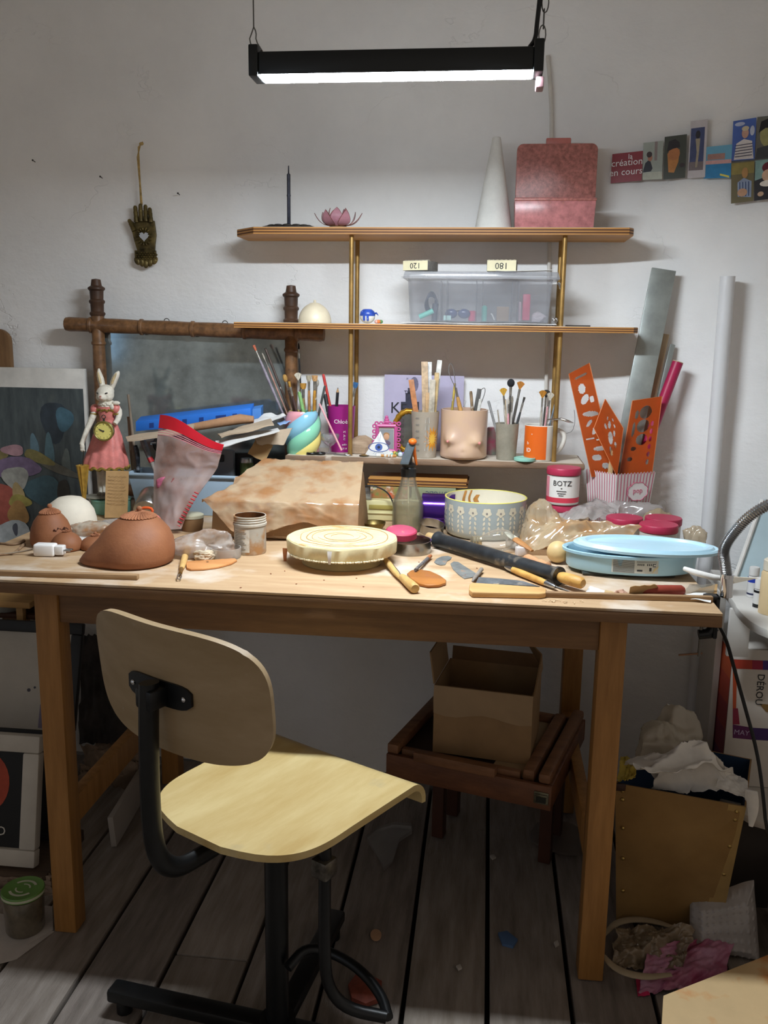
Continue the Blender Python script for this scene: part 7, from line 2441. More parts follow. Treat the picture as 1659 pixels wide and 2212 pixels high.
origin(solo(MB().tube([a, a.lerp(b, .2), b], [.0012, .0036, .0042], 10), 'grey_peg', mat('peg_grey', '8f857a', .7, var=.2, scale=80), 'short grey peg beside the wood backed scraper', 'peg'))
# strip along the front right
a, b = atZ(1086, 1291, .75), atZ(1542, 1304, .75)
o = solo(MB().box((0, 0, .0045), ((b - a).length, .011, .009)), 'wood_batten', BATT, 'thin wooden strip lying along the table edge at right, with shavings', 'batten', tuple((a + b) / 2 + V((0, .012, EPS))), math.atan2(b.y - a.y, b.x - a.x), bevel=.001)
SHV = mat('shaving', 'e3c9a3', .8)
for k in range(9):
    q = atZ(1170 + k * 9 + (k % 3) * 5, 1299 + (k % 4), .7505)
    t_ = solo(MB().tube([(0, 0, .0012), (.004, .001, .0022), (.008, -.001, .001)], .0007, 5), 'wood_shaving', SHV, 'tiny curled wood shaving on the table edge by the right strip', 'shaving', (q.x, q.y, .7503), k * .7, group='wood shavings on the table edge')
for k, (x, y) in enumerate(((700, 1254), (640, 1262), (585, 1240), (785, 1268), (520, 1270), (615, 1234), (905, 1215), (1005, 1243), (1030, 1228), (770, 1250))):
    q = atZ(x, y, .7503)
    solo(MB().ball((0, 0, .0008), (.0018 + .0006 * (k % 3), .0014, .0008), 7, 5), 'clay_crumb', CLAY_D, 'dry brown clay crumb on the table top', 'crumb', (q.x, q.y, .7503), k, group='clay crumbs on the table')

# ---------------------------------------------------------------- glaze jars with pink lids
def glaze_jar(lb, cx, cy, r_, zb, zl, lab=False, lid=True):
    t = thing('glaze_jar', lb, 'jar', (cx, cy, zb))
    hh = zl - zb
    face = -math.atan2(cx, cy)
    MB().lathe([(0, 0), (r_ * .94, 0), (r_ * .97, .003), (r_ * .97, hh * .97), (r_ * .9, hh), (0, hh)], 36).build('jar_body', mat('jar_clearish', 'c9c5bd', .35, trans=.1, var=.06), t)
    MB().lathe([(0, hh + .0002), (r_ * 1.0, hh + .0002), (r_ * 1.02, hh + .002), (r_ * 1.02, hh + .0135), (r_ * .99, hh + .0155), (0, hh + .0158)], 44, wob=lambda a, k, r, z: 1 + (.006 * math.sin(a * 40) if 2 <= k <= 3 else 0)).build('lid', RP2, t)
    if lab:
        R = r_ * .97 + .0004

        def band(a0, a1, z0, z1, m_, nm, o=0):
            MB().grid(14, 1, lambda u, v: V(((R + o) * math.cos(face - PI / 2 + a0 + (a1 - a0) * u), (R + o) * math.sin(face - PI / 2 + a0 + (a1 - a0) * u), hh * (z0 + (z1 - z0) * v)))).build(nm, m_, t)
        LW_ = mat('label_white', 'dedad4', .5, var=.03)
        RD = mat('label_red', 'c8394c', .5, var=.05)
        band(-1.5, 1.5, .06, .95, LW_, 'label')
        band(-1.5, -.95, .25, .95, mat('label_pinkstripe', 'd98a96', .5), 'label_side', .0003)
        band(-1.5, 1.5, .08, .25, RD, 'label_red_band', .0003)
        on_round(t, 'BOTZ', .019, R + .0006, hh * .74, face - .05, INK())
        for k, (w_, z_) in enumerate(((.12, .58), (.62, .48), (.5, .40), (.34, .33))):
            mb = MB()
            for i in range(int(w_ / .05)):
                a = face - PI / 2 - .05 - w_ / 2 + i * .05
                mb.box(((R + .0005) * math.cos(a), (R + .0005) * math.sin(a), hh * z_), (.0014, .0006, .0016 + .0006 * (i % 2)))
            mb.build('label_print', INK(), t)
    return t


RP2 = mat('lid_crimson', 'ab2c4b', .45, var=.08, scale=30, spots=('dcb6b8', 40, .72))
# the labelled jar stands on another one lying underneath
YJ = 2.03
cj = V((atY(1214, 1090, YJ).x, YJ, 0))
zl, zb_j = atY(1214, 1028, YJ - .03).z, atY(1214, 1091, YJ - .03).z
glaze_jar('lower glaze jar with pink lid carrying the labelled jar', cj.x + .001, YJ + .004, .0355, .7505, zb_j - .0172)
rj = 35.5 * mpp(V((cj.x, YJ, .85)))
glaze_jar('tall glaze jar with white printed label and crimson lid standing on another jar', cj.x, YJ, rj, zb_j, zl, True)
for px, py, w_, Y, lb in ((1349, 1107, 78, 1.95, 'crimson lidded glaze jar at the back left of the three by the blue tray'), (1433, 1108, 78, 1.965, 'crimson lidded glaze jar at the back right of the three by the blue tray'), (1423, 1122, 82, 1.875, 'dusty crimson lidded glaze jar, front one of the three by the blue tray')):
    q = atY(px, py + 14, Y)
    zt_l = atY(px, py + 9, Y).z
    glaze_jar(lb, q.x, Y, w_ / 2 * mpp(q) / 1.02, .7505, zt_l - .0158)

# ---------------------------------------------------------------- plastic bags on the right
FA = film('film_amber', 'f0dcba', .46, .13, 18, 'dcaa68', .10)
FC = film('film_clear2', 'e2dcd8', .4, .12, 30)
q = atZ(1165, 1190, .75)
o = solo(crumple(MB(), (0, 0, 0), (.056, .040, .064), 41, .55, 1.7, 64, 42, flat=.75), 'crumpled_bag', FA, 'crumpled amber tinted plastic bag rising right of the flowered bowl', 'bag', (q.x + .012, 1.872, .7505), smooth=70)
drape('flattened ochre plastic bag folded behind the blue tray', [atZ(1118, 1192, .757), atZ(1300, 1188, .765), atZ(1385, 1150, .80), atZ(1165, 1120, .800)], 0, 5, film('film_ochre', 'f0d8b0', .46, .15, 14, 'dba15f', .10), .022, 50, .0008, name='crumpled_bag', f=(2.2, 1.8), lift=.022, fine=.3)
drape('clear plastic film lying between the labelled jar and the pink lidded jars', [atZ(1190, 1135, .785), atZ(1320, 1130, .79), atZ(1340, 1092, .81), atZ(1215, 1092, .80)], 0, 9, FC, .016, 40, .0008, name='crumpled_bag', f=(2.4, 2.0), lift=.014, fine=.4)
q = atY(1385, 1100, 2.05)
o = solo(crumple(MB(), (0, 0, 0), (.09, .045, .055), 47, .55, 1.7, 56, 36, flat=.7), 'crumpled_bag', FC, 'clear crumpled plastic bag in front of the striped box', 'bag', (atY(1375, 1100, 2.075).x, 2.085, .7505), smooth=70)
o = solo(crumple(MB(), (0, 0, 0), (.034, .026, .04), 49, .5, 1.9, flat=.7), 'crumpled_bag', film('film_beige', 'd8c3a0', .6, .2, 30), 'beige crumpled film standing right of the striped box', 'bag', (atY(1420, 1090, 2.06).x + .004, 2.04, .7505), smooth=70)
o = solo(crumple(MB(), (0, 0, 0), (.028, .022, .045), 53, .5, 1.9, flat=.7), 'crumpled_bag', film('film_beige', 'd8c3a0', .6, .2, 30), 'pale crumpled film behind the right end of the blue tray', 'bag', (atY(1500, 1200, 1.86).x, 1.87, .7505), smooth=70)

# ---------------------------------------------------------------- blue snack tray with its lid
TB = mat('tray_blue', 'a6cfe0', .35, var=.03, coat=.15)
ty = 1.70
zr_t = atY(1350, 1202, ty - .065).z
txl, txr = atY(1215, 1180, ty).x, atY(1512, 1200, ty).x
tcx, tR = (txl + txr) / 2, (txr - txl) / 2
zt0 = atY(1350, 1256, ty - .065).z
zt0 = max(min(zt0, .760), .7585)
tr = thing('snack_tray', 'pale blue round scalloped plastic tray with its lid slid to the right', 'tray', (tcx, ty, zt0))
th = zr_t - zt0
lobes = 5


def scal(a, k, r, z):
    return 1 - .035 * (1 - abs(math.sin((a + .55) * lobes / 2)) ** .35) * (1 if 1 <= k <= 3 else 0)


MB().lathe([(0, 0), (tR * .93, 0), (tR * .945, .003), (tR * .955, th - .006), (tR * 1.0, th - .005), (tR * 1.005, th), (tR * .985, th + .001), (tR * .94, th - .003), (tR * .93, .004), (0, .004)], 120, wob=scal, sy=.56).build('tray', TB, tr, smooth=50)
face = -.12
LB_ = mat('sticker_pale', 'c9cdc4', .5, var=.05, scale=60)


def on_tray(u, v, o=.0006):
    a = -PI / 2 + u
    R = tR * .952 * scal(a, 2, 0, 0) + o
    return V((R * math.cos(a), R * .56 * math.sin(a), th * v))


MB().grid(20, 2, lambda u, v: on_tray(-.36 + .70 * u, .14 + .72 * v)).build('sticker', LB_, tr)
mb = MB()
for k in range(15):
    mb.tube([on_tray(-.34 + .32 * i / 8, .18 + .045 * k, .0009) for i in range(9)], .0004, 4)
for k in range(2):
    mb.tube([on_tray(.01 + .30 * i / 8, .78 - .06 * k, .0009) for i in range(9)], .0004, 4)
mb.build('sticker_small_print', mat('print_grey', '6b6f70', .6), tr)
SKI = mat('sticker_ink', '33393c', .6)
mb = MB()
for k in range(9):
    if k in (4,):
        continue
    p0_, p1_ = on_tray(.03 + .028 * k, .56, .0009), on_tray(.03 + .028 * k, .66, .0009)
    mb.tube([p0_, p1_], .0009, 5)
for (u0, u1, v0_, v1_) in ((.02, .10, .25, .34), (.20, .235, .27, .46), (.25, .30, .50, .54), (.25, .30, .62, .66)):
    vs = [on_tray(u0, v0_, .0010), on_tray(u1, v0_, .0010), on_tray(u1, v1_, .0010), on_tray(u0, v1_, .0010)]
    mb.add(vs, [(0, 1, 2, 3)])
mb.build('sticker_marks', SKI, tr)
MB().add([on_tray(.25, .15, .0014), on_tray(.34, .5, .0014), on_tray(.34, .56, .004), on_tray(.27, .40, .003)], [(0, 1, 2, 3)]).build('sticker_peel', mat('sticker_peel', 'd8c78e', .6), tr)
# lid lies on top, shifted right
lxl, lxr = atY(1238, 1172, ty).x, atY(1556, 1180, ty).x
lR = (lxr - lxl) / 2
ld = emptypart('lid', tr)
ld.location = ((lxl + lxr) / 2 - tcx, .0, th + .0045)
ld.rotation_euler = (-.01, .018, 0)
MB().lathe([(0, .004), (lR * .80, .004), (lR * .84, .0085), (lR * .90, .0085), (lR * .93, .005), (lR * .97, .006), (lR, .003), (lR * .995, -.002), (lR * .97, -.001), (lR * .9, .003), (0, .001)], 96, sy=.55).build('lid_plate', mat('lid_blue', 'b3d7e6', .3, var=.02, coat=.2), ld, smooth=40)
# what the tray rests on
solo(MB().box((0, 0, .0035), (.17, .11, .0066)), 'flat_box', mat('dark_film', '3f4440', .4, var=.3, scale=30), 'dark green flat packet under the blue tray', 'packet', (tcx - .01, ty + .01, .7505), .05, bevel=.003)
t = thing('terracotta_tube', 'rust red rubber tube lying under the front of the blue tray', 'tube', tuple(atZ(1440, 1280, .75)))
a, b = atZ(1385, 1276, .7605), atZ(1478, 1276, .7605)
MB().tube([a, a.lerp(b, .1), a.lerp(b, .93), b], [.0085, .0098, .0098, .006], 18).build('tube', mat('rubber_rust', '8f3a2a', .55, var=.12, scale=40), t, world=True)
sheet('paper_scrap', 'tan crumpled brown paper scrap in front of the red tube', [atZ(1356, 1290, .752), atZ(1442, 1284, .752), atZ(1412, 1262, .775), atZ(1362, 1268, .772)], mat('card_tan', 'b08d5e', .75, var=.1), .001, 0, .004, 31, cat='paper')
sheet('paper_scrap', 'white paper tag beside the rolling pin handle', [atZ(1262, 1284, .7512), atZ(1302, 1291, .7512), atZ(1306, 1276, .754), atZ(1274, 1266, .760)], PAPW, .0008, 0, .001, 33, cat='paper')
sheet('paper_scrap', 'beige strip of tape at the table front by the white tag', [atZ(1303, 1290, .7512), atZ(1327, 1293, .7512), atZ(1330, 1279, .752), atZ(1307, 1275, .755)], mat('tape_beige', 'c7a97c', .7), .0008, 0, .001, 34, cat='tape')
c = atZ(1340, 1292, .75)
o = solo(crumple(MB(), (0, 0, 0), (.010, .008, .008), 35, .4, 2), 'clay_scrap', mat('scrap_rose', 'c59c85', .8), 'small pinkish lump of clay between the beige tape and brown paper', 'clay', (c.x, c.y + .008, .7504))
sheet('paper_scrap', 'pinkish paper sheet at the front right under the red tube', [atZ(1385, 1292, .7515), atZ(1480, 1293, .7515), atZ(1476, 1277, .753), atZ(1400, 1282, .752)], mat('paper_rose', 'c9a797', .8, var=.1), .0008, 0, .003, 36, cat='paper')
sheet('paper_scrap', 'curled white paper at the front right corner of the table', [atZ(1470, 1296, .7518), atZ(1535, 1302, .7518), atZ(1540, 1284, .756), atZ(1478, 1284, .756)], PAPW, .0008, -.003, .002, 37, cat='paper')
sheet('plastic_sheet', 'folded clear film at the right end under the blue tray', [atZ(1472, 1284, .752), atZ(1540, 1286, .752), atZ(1545, 1262, .77), atZ(1490, 1262, .768)], film('film_grey', 'b9b7ac', .35, .15, 30), .0008, 0, .006, 38, cat='plastic sheet')
sheet('paper_scrap', 'ochre card under the clear film at the right end of the table', [atZ(1482, 1288, .7512), atZ(1548, 1290, .7512), atZ(1550, 1262, .765), atZ(1510, 1272, .758)], mat('card_tan', 'b08d5e', .75, var=.1), .0008, 0, .002, 39, cat='card')

# ---------------------------------------------------------------- striped box with stencils and rolls
YP = 2.12
pb = thing('striped_box', 'white and pink striped scalloped popcorn box holding orange stencils', 'box', (atY(1335, 1100, YP).x, YP, .7505))
PA, PB_, PC = atY(1266, 1005, YP + .02), atY(1332, 1022, YP - .045), atY(1417, 1006, YP + .015)
zt_p = PB_.z - .006
ax, bx_, cx2 = V((PA.x, PA.y)), V((PB_.x, PB_.y)), V((PC.x, PC.y))
d4 = ax + cx2 - bx_
cen = (ax + bx_ + cx2 + d4) / 4
WP = mat('box_white', 'd8d2ce', .6, var=.03)
PS = mat('stripe_pink', 'c9647f', .6, var=.05)
for (P_, Q_) in ((ax, bx_), (bx_, cx2), (cx2, d4), (d4, ax)):
    n = 12
    mb, ms = MB(), MB()
    o_ = ((P_ + Q_) / 2 - cen).normalized() * .0006
    for k in range(n):
        def cor(s, f):
            p = P_.lerp(Q_, s)
            p = cen + (p - cen) * f
            return p
        zs_ = []
        pts = []
        for i in range(7):
            s = (k + i / 6) / n
            p = cor(s, 1)
            pts.append(V((p.x, p.y, zt_p + .005 * math.sin(PI * i / 6))))
        b0, b1 = cor(k / n, .82), cor((k + 1) / n, .82)
        vs = [V((b0.x, b0.y, .7505)), V((b1.x, b1.y, .7505))] + pts[::-1]
        mb.add(vs, [tuple(range(len(vs)))])
        s0, s1 = (k + .36) / n, (k + .62) / n
        q0, q1, r0, r1 = cor(s0, .82), cor(s1, .82), cor(s0, 1), cor(s1, 1)
        ms.add([V((q0.x + o_.x, q0.y + o_.y, .7515)), V((q1.x + o_.x, q1.y + o_.y, .7515)), V((r1.x + o_.x, r1.y + o_.y, zt_p + .004)), V((r0.x + o_.x, r0.y + o_.y, zt_p + .004))], [(0, 1, 2, 3)])
    mb.build('box_panel', WP, pb, world=True)
    ms.build('pink_stripes', PS, pb, world=True)
# cloud badge on the right face
bc = bx_.lerp(cx2, .56)
bdir = (cx2 - bx_).normalized()
nrm = V((bdir.y, -bdir.x))
pts = []
for i in range(48):
    a = 2 * PI * i / 48
    q = 1 + .10 * abs(math.sin(a * 4))
    pts.append(V((bc.x + bdir.x * .028 * q * math.cos(a) + nrm.x * .0012, bc.y + bdir.y * .028 * q * math.cos(a) + nrm.y * .0012, zt_p - .040 + .020 * q * math.sin(a))))
bc_z = zt_p - .04
MB().add(pts, [tuple(range(48))]).build('badge', mat('badge_white', 'e3dcda', .6), pb, world=True)
MB().tube(pts + [pts[0]], .0009, 5).build('badge_outline', PS, pb, world=True)
T = Matrix(((bdir.x, 0, nrm.x, bc.x + nrm.x * .0016), (bdir.y, 0, nrm.y, bc.y + nrm.y * .0016), (0, 1, 0, bc_z + .002), (0, 0, 0, 1)))
text('pop', .018, PS, pb, parent_matrix(pb).inverted() @ T, depth=.0002)

OST = mat('stencil_orange', 'c65518', .2, var=.08, scale=15, trans=.45, alpha=.93)


def stencil(label, corners, Y, holes, tilt=0):
    """orange see-through template: corners tl tr br bl in the photo; holes: (u, v, ru, rv) cut right through"""
    P = [atY(px, py, Y + dy) for (px, py), dy in zip(corners, (tilt, tilt, 0, 0))]
    t = thing('stencil', label, 'stencil', tuple((P[2] + P[3]) / 2))
    nu, nv = 44, 150
    pt = lambda u, v: P[0].lerp(P[1], u).lerp(P[3].lerp(P[2], u), v)
    n = (P[1] - P[0]).cross(P[3] - P[0]).normalized() * .0009
    vs, fs = [], []
    for s in (-1, 1):
        for j in range(nv + 1):
            for i in range(nu + 1):
                u, v = i / nu, j / nv
                vs.append(pt(u, v) + n * s)
    K_ = (nu + 1) * (nv + 1)

    def solid(i, j):
        if i < 0 or j < 0 or i >= nu or j >= nv:
            return False
        u, v = (i + .5) / nu, (j + .5) / nv
        for (hu, hv, ru, rv, *sl) in holes:
            sk = sl[0] if sl else 0
            du = (u - hu - sk * (v - hv)) / ru
            dv = (v - hv) / rv
            if du * du + dv * dv < 1:
                return False
        return True
    for j in range(nv):
        for i in range(nu):
            if not solid(i, j):
                continue
            a = j * (nu + 1) + i
            q = (a, a + 1, a + nu + 2, a + nu + 1)
            fs.append(q)
            fs.append(tuple(K_ + k for k in reversed(q)))
            for (di, dj, e0, e1) in ((-1, 0, q[3], q[0]), (1, 0, q[1], q[2]), (0, -1, q[0], q[1]), (0, 1, q[2], q[3])):
                if not solid(i + di, j + dj):
                    fs.append((e1, e0, K_ + e0, K_ + e1))
    used = sorted({i for f in fs for i in f})
    mp_ = {o: k for k, o in enumerate(used)}
    MB().add([vs[i] for i in used], [tuple(mp_[i] for i in f) for f in fs]).build('template', OST, t, world=True, smooth=0)
    e = [pt(*p) for p in ((0, 0), (1, 0), (1, 1), (0, 1), (0, 0))]
    MB().tube(e, .0011, 5).build('edge', mat('stencil_edge', 'd98a5a', .3), t, world=True)


stencil('tall orange stencil with letter shaped cut outs, left in the striped box', [(1229, 808), (1273, 784), (1330, 1030), (1278, 1030)], YP + .0, [(.5, .07, .3, .012), (.42, .18, .16, .045), (.45, .28, .18, .04, -2), (.75, .30, .1, .03), (.55, .42, .30, .028, 6), (.4, .50, .1, .03, -4), (.62, .56, .12, .05, -3), (.3, .64, .2, .01), (.7, .66, .16, .01), (.6, .74, .26, .02), (.4, .82, .2, .03), (.7, .90, .16, .03)], .03)
stencil('orange diamond shaped stencil with oval cut outs in front of the striped box', [(1307, 862), (1346, 925), (1333, 1030), (1283, 925)], YP - .02, [(.30, .30, .03, .05), (.42, .36, .06, .09), (.5, .16, .04, .03), (.62, .22, .05, .03), (.66, .36, .05, .06), (.56, .56, .10, .13), (.30, .52, .06, .05), (.78, .52, .05, .06), (.66, .78, .08, .08)], .01)
stencil('orange stencil with three round holes, right in the striped box', [(1366, 866), (1430, 856), (1408, 1024), (1338, 1024)], YP + .01, [(.52, .18, .20, .085), (.50, .36, .20, .085), (.52, .54, .18, .075), (.24, .2, .06, .06), (.2, .40, .05, .1), (.3, .66, .08, .03), (.24, .80, .08, .03)] + [(.80, .34 + .1 * k, .05, .034) for k in range(6)], .02)
A, B = atY(1316, 1020, YP - .01), atY(1326, 962, YP - .008)
origin(solo(MB().box((0, 0, .5), (.011, .0022, 1.0), frame(A - V((0, 0, .03)), B + V((0, 0, .004))) @ Matrix.Diagonal((1, 1, (B - A).length + .03, 1))), 'lolly_stick', wood('lolly', 'd9b98a', 'c4a070', 'z', .6, 20, 5), 'pale flat wooden stick behind the diamond stencil', 'stick', bevel=.0006))
# crimson roll, level, battens leaning behind
A, B = atY(1378, 1012, YP + .05), atY(1464, 783, YP + .07)
t = thing('crimson_roll', 'crimson paper roll leaning right behind the orange stencils', 'paper roll', tuple(A))
MB().cyl(A, B, .0125, 24).build('roll', mat('roll_crimson', 'a81f4c', .4, var=.08, scale=30), t, world=True)
MB().tube([B + V((.0, 0, 0)) + (B - A).normalized() * .0004, B + (B - A).normalized() * .002], .0125, 24).build('roll_end', mat('roll_core', 'c9b18f', .7), t, world=True)


def plank_lean(label, name, p_bot, p_top, Yb, Yt, w_, th_, m_, cat, zb_=.7505, parts=None):
    A, B = atY(*p_bot, Yb), atY(*p_top, Yt)
    d = B - A
    A = A - d * ((A.z - zb_) / d.z)
    t = thing(name, label, cat, tuple(A))
    F = frame(A, B, up=(0, 1, 0))
    L_ = (B - A).length
    MB().box((0, 0, L_ / 2), (th_, w_, L_), frame(A, B, (1, 0, 0))).build('bar', m_, t, world=True, bevel=.001)
    if parts:
        parts(t, frame(A, B, (1, 0, 0)), L_)
    return t


AL = mat('aluminium', 'a6aca8', .4, .6, var=.12, scale=20)
ALD = mat('aluminium_lip', 'd5dad6', .3, .7)


def lvl(t, F, L_):
    for s in (-.024, .024):
        MB().box((-.0056, s, L_ / 2), (.003, .004, L_), F).build('ridge', ALD, t, world=True)


plank_lean('tall grey aluminium ruler leaning on the wall behind the stencils', 'aluminium_ruler', (1350, 1000), (1434, 582), 2.16, 2.21, .055, .008, AL, 'ruler', parts=lvl)
plank_lean('pale cream edged strip of wood left of the tall aluminium ruler', 'wood_strip', (1330, 1000), (1374, 776), 2.19, 2.225, .008, .012, mat('strip_cream', 'd9c8a4', .6), 'strip')
plank_lean('beige wooden batten leaning right of the tall aluminium ruler', 'wood_strip', (1385, 960), (1436, 722), 2.18, 2.225, .02, .012, wood('strip_beige', 'bfa888', '9c8467', 'z', .6, 20, 6), 'strip')
plank_lean('grey metal bar leaning beside the crimson roll', 'metal_bar', (1400, 960), (1453, 744), 2.19, 2.225, .012, .006, AL, 'bar')
# white pole from floor to above the table
pole = thing('white_pole', 'long white plastic pole standing in the corner right of the table', 'pole', tuple(atY(1497, 1650, 2.145)))
A = atY(1572, 597, 2.165)
B = atY(1494, 1600, 2.165)
B = B + (B - A) * ((B.z - .002) / (A.z - B.z))
pole.location = B
MB().lathe([(0, 0), (.0165, 0), (.0165, (A - B).length), (.013, (A - B).length), (.013, (A - B).length - .01), (0, (A - B).length - .01)], 24, frame(B, A)).build('tube', mat('pole_white', 'dcdcdd', .4, var=.03), pole, world=True)

# ================================================================ gooseneck lamp clamped to the right end of the table
GY = 1.53
gl = thing('gooseneck_lamp', 'chrome gooseneck lamp arm clamped to the right end of the table', 'lamp', (TX1 + .004, GY, .68))
gp = [atY(1570, 1246, GY), atY(1566, 1215, GY), atY(1562, 1192, GY), atY(1570, 1172, GY), atY(1586, 1150, GY), atY(1612, 1120, GY), atY(1650, 1094, GY), atY(1700, 1074, GY), atY(1780, 1060, GY)]
mb = MB()
sm = [gp[0]]
pts = gp
for _ in range(4):
    q = [pts[0]]
    for i in range(len(pts) - 1):
        q += [pts[i].lerp(pts[i + 1], .25), pts[i].lerp(pts[i + 1], .75)]
    pts = q + [pts[-1]]
mb.tube(pts, [.0088 + (.0010 if i % 2 else -.0006) for i in range(len(pts))], 14)
mb.build('flexible_neck', mat('neck_chrome', 'b4b6b8', .25, 1, var=.05), gl, world=True, smooth=20)
MB().cyl(atY(1569, 1289, GY), atY(1570, 1243, GY), .0102, 20).cyl(atY(1571, 1240, GY), atY(1570, 1248, GY), .0108, 20).build('sleeve', CHROME(), gl, world=True)
sx_ = TX1 + .0045
zc0, zc1 = atY(1570, 1286, GY).z, atY(1570, 1378, GY).z
MB().box((sx_ + .004, GY, (zc0 + zc1) / 2), (.0075, .022, zc0 - zc1)).box((sx_ - .006, GY, (.7512 + zc0) / 2), (.028, .022, zc0 - .7512)).build('clamp_spine', BLACK(), gl, world=True, bevel=.0025)
xj = atY(1509, 1370, GY).x
zj = atY(1530, 1368, GY).z
MB().tube([V((sx_ + .004, GY, zj + .012)), V((sx_ - .004, GY, zj)), V((xj, GY, zj - .003))], [.009, .0095, .0085], 12).build('clamp_jaw', BLACK(), gl, world=True)
xs2 = atY(1513, 1380, GY).x
MB().cyl((xs2, GY, atY(1513, 1418, GY).z), (xs2, GY, UZ - .0015), .0028, 12).cyl((xs2, GY, UZ - .0035), (xs2, GY, UZ - .0008), .006, 14).build('clamp_screw', mat('screw_steel', '6e6963', .4, .8), gl, world=True)
q = atY(1466, 1415, GY)
MB().cyl(q, V((xs2 + .005, GY, atY(1513, 1411, GY).z)), .0018, 8).build('screw_bar', mat('screw_rust', '7a5a44', .5, .6), gl, world=True)
MB().tube([V((sx_ + .008, GY, zj + .02)), atY(1567, 1375, GY + .02), atY(1585, 1440, GY + .05), atY(1610, 1530, GY + .06), atY(1635, 1620, GY + .06), atY(1648, 1710, GY + .05), atY(1656, 1800, GY + .05), atY(1690, 1900, GY + .05)], .0032, 8, smooth=2).build('cable', BLACK(), gl, world=True)
# white plastic tool crossing behind the neck
t = thing('white_knife', 'white plastic modelling knife jutting past the right end of the table', 'tool', tuple(atY(1500, 1238, 1.60)))
MB().tube([atY(1478, 1228, 1.62), atY(1500, 1236, 1.605), atY(1540, 1247, 1.60), atY(1560, 1249, 1.60)], [.004, .0055, .0058, .004], 12).build('handle', WHITE(), t, world=True)
A, B, C_ = atY(1575, 1246, 1.60), atY(1640, 1249, 1.585), atY(1578, 1262, 1.60)
d = V((0, .003, 0))
MB().add([A, B, C_, A + d, B + d, C_ + d], [(0, 1, 2), (5, 4, 3), (0, 3, 4, 1), (1, 4, 5, 2), (2, 5, 3, 0)]).tube([atY(1558, 1249, 1.60), atY(1580, 1252, 1.60)], .003, 8).build('blade', mat('blade_cream', 'e2d6c2', .5), t, world=True)

# ================================================================ white shelf unit on the right
wu = thing('white_shelf_unit', 'white rounded shelf unit at the right edge beside the table', 'shelf', (.72, 1.92, .0))
UW = mat('unit_white', 'd3cfc8', .5, var=.05)
TZ2 = .655
pp_ = [(1588, 1304), (1590, 1310), (1597, 1319), (1607, 1330), (1620, 1341), (1638, 1352), (1660, 1361), (1700, 1372), (1800, 1386)]
pl2 = [atZ(x, y, TZ2) for x, y in pp_]
bk = 2.12
poly = [(p.x, p.y) for p in pl2] + [(1.0, pl2[-1].y), (1.0, bk), (pl2[0].x + .015, bk)]
MB().prism(poly, .017, Matrix.Translation((0, 0, TZ2 - .017))).build('top_board', UW, wu, world=True, bevel=.002)
sxp = atY(1545, 1480, 1.98).x
MB().box((sxp, 2.045, (TZ2 - .0175 + .232) / 2), (.014, .13, TZ2 - .0175 - .232)).build('side_panel', UW, wu, world=True, bevel=.001)
fp = atY(1600, 1340, 1.845)
fq0, fq1 = atY(1572, 1390, 1.86), atY(1622, 1345, 1.86)
MB().box(((fq0.x + fq1.x) / 2, 1.866, (TZ2 - .0175 + .535) / 2), (fq1.x - fq0.x, .012, TZ2 - .0175 - .535)).build('front_panel', UW, wu, world=True, bevel=.001)
lz_ = .225
MB().prism([(sxp - .02, 1.86), (sxp + .04, 1.76), (sxp + .12, 1.72), (1.0, 1.70), (1.0, 2.13), (sxp - .02, 2.13)], .016, Matrix.Translation((0, 0, lz_ - .016))).build('lower_board', UW, wu, world=True, bevel=.002)
MB().box((.98, 1.94, .32), (.016, .34, .62)).build('side_panel', UW, wu, world=True)
MB().box((sxp + .05, 1.95, .104), (.10, .3, .206)).build('plinth', mat('unit_dark', '3a332e', .7), wu, world=True)
MB().box((.98 - .07, 1.95, .104), (.10, .3, .206)).build('plinth', mat('unit_dark', '3a332e', .7), wu, world=True)
# bottles on it
def bottle(label, px, py, w_, htop, body, cap, band=None, capf=.3, name='paint_bottle'):
    p = atZ(px, py, TZ2)
    r_ = w_ / 2 * mpp(p)
    H_ = atY(px, htop, p.y).z - TZ2
    t = thing(name, label, 'bottle', (p.x, p.y + r_, TZ2 + .0006))
    MB().lathe([(0, 0), (r_, 0), (r_, H_ * (1 - capf) - .006), (r_ * .85, H_ * (1 - capf) - .001), (0, H_ * (1 - capf))], 24).build('bottle_body', mat('bot_' + body, body, .4, var=.05), t)
    MB().lathe([(0, H_ * (1 - capf) + .0003), (r_ * .9, H_ * (1 - capf) + .0003), (r_ * .9, H_ - .002), (r_ * .8, H_), (0, H_)], 24).build('cap', mat('bot_' + cap, cap, .4), t)
    if band:
        for z0, z1, cl in band:
            MB().lathe([(r_ * 1.003, H_ * z0), (r_ * 1.003, H_ * z1)], 24).build('label_band', mat('bot_' + cl, cl, .4), t)
    return t


bottle('small white capped paint bottle with a blue band on the white unit', 1628, 1292, 24, 1228, 'd5d4d2', 'e0deda', [(.50, .66, '2440b0'), (.08, .14, '22294a')], .28)
bottle('small white paint bottle with black bands in front of the blue banded one', 1641, 1316, 24, 1252, 'd9d7d3', 'e4e2de', [(.02, .14, '16171a'), (.52, .60, '16171a')], .36)
bottle('tall cream bottle at the right edge of the white unit', 1672, 1332, 52, 1215, 'd9bf94', 'e2d8c4', None, .2, 'cream_bottle')
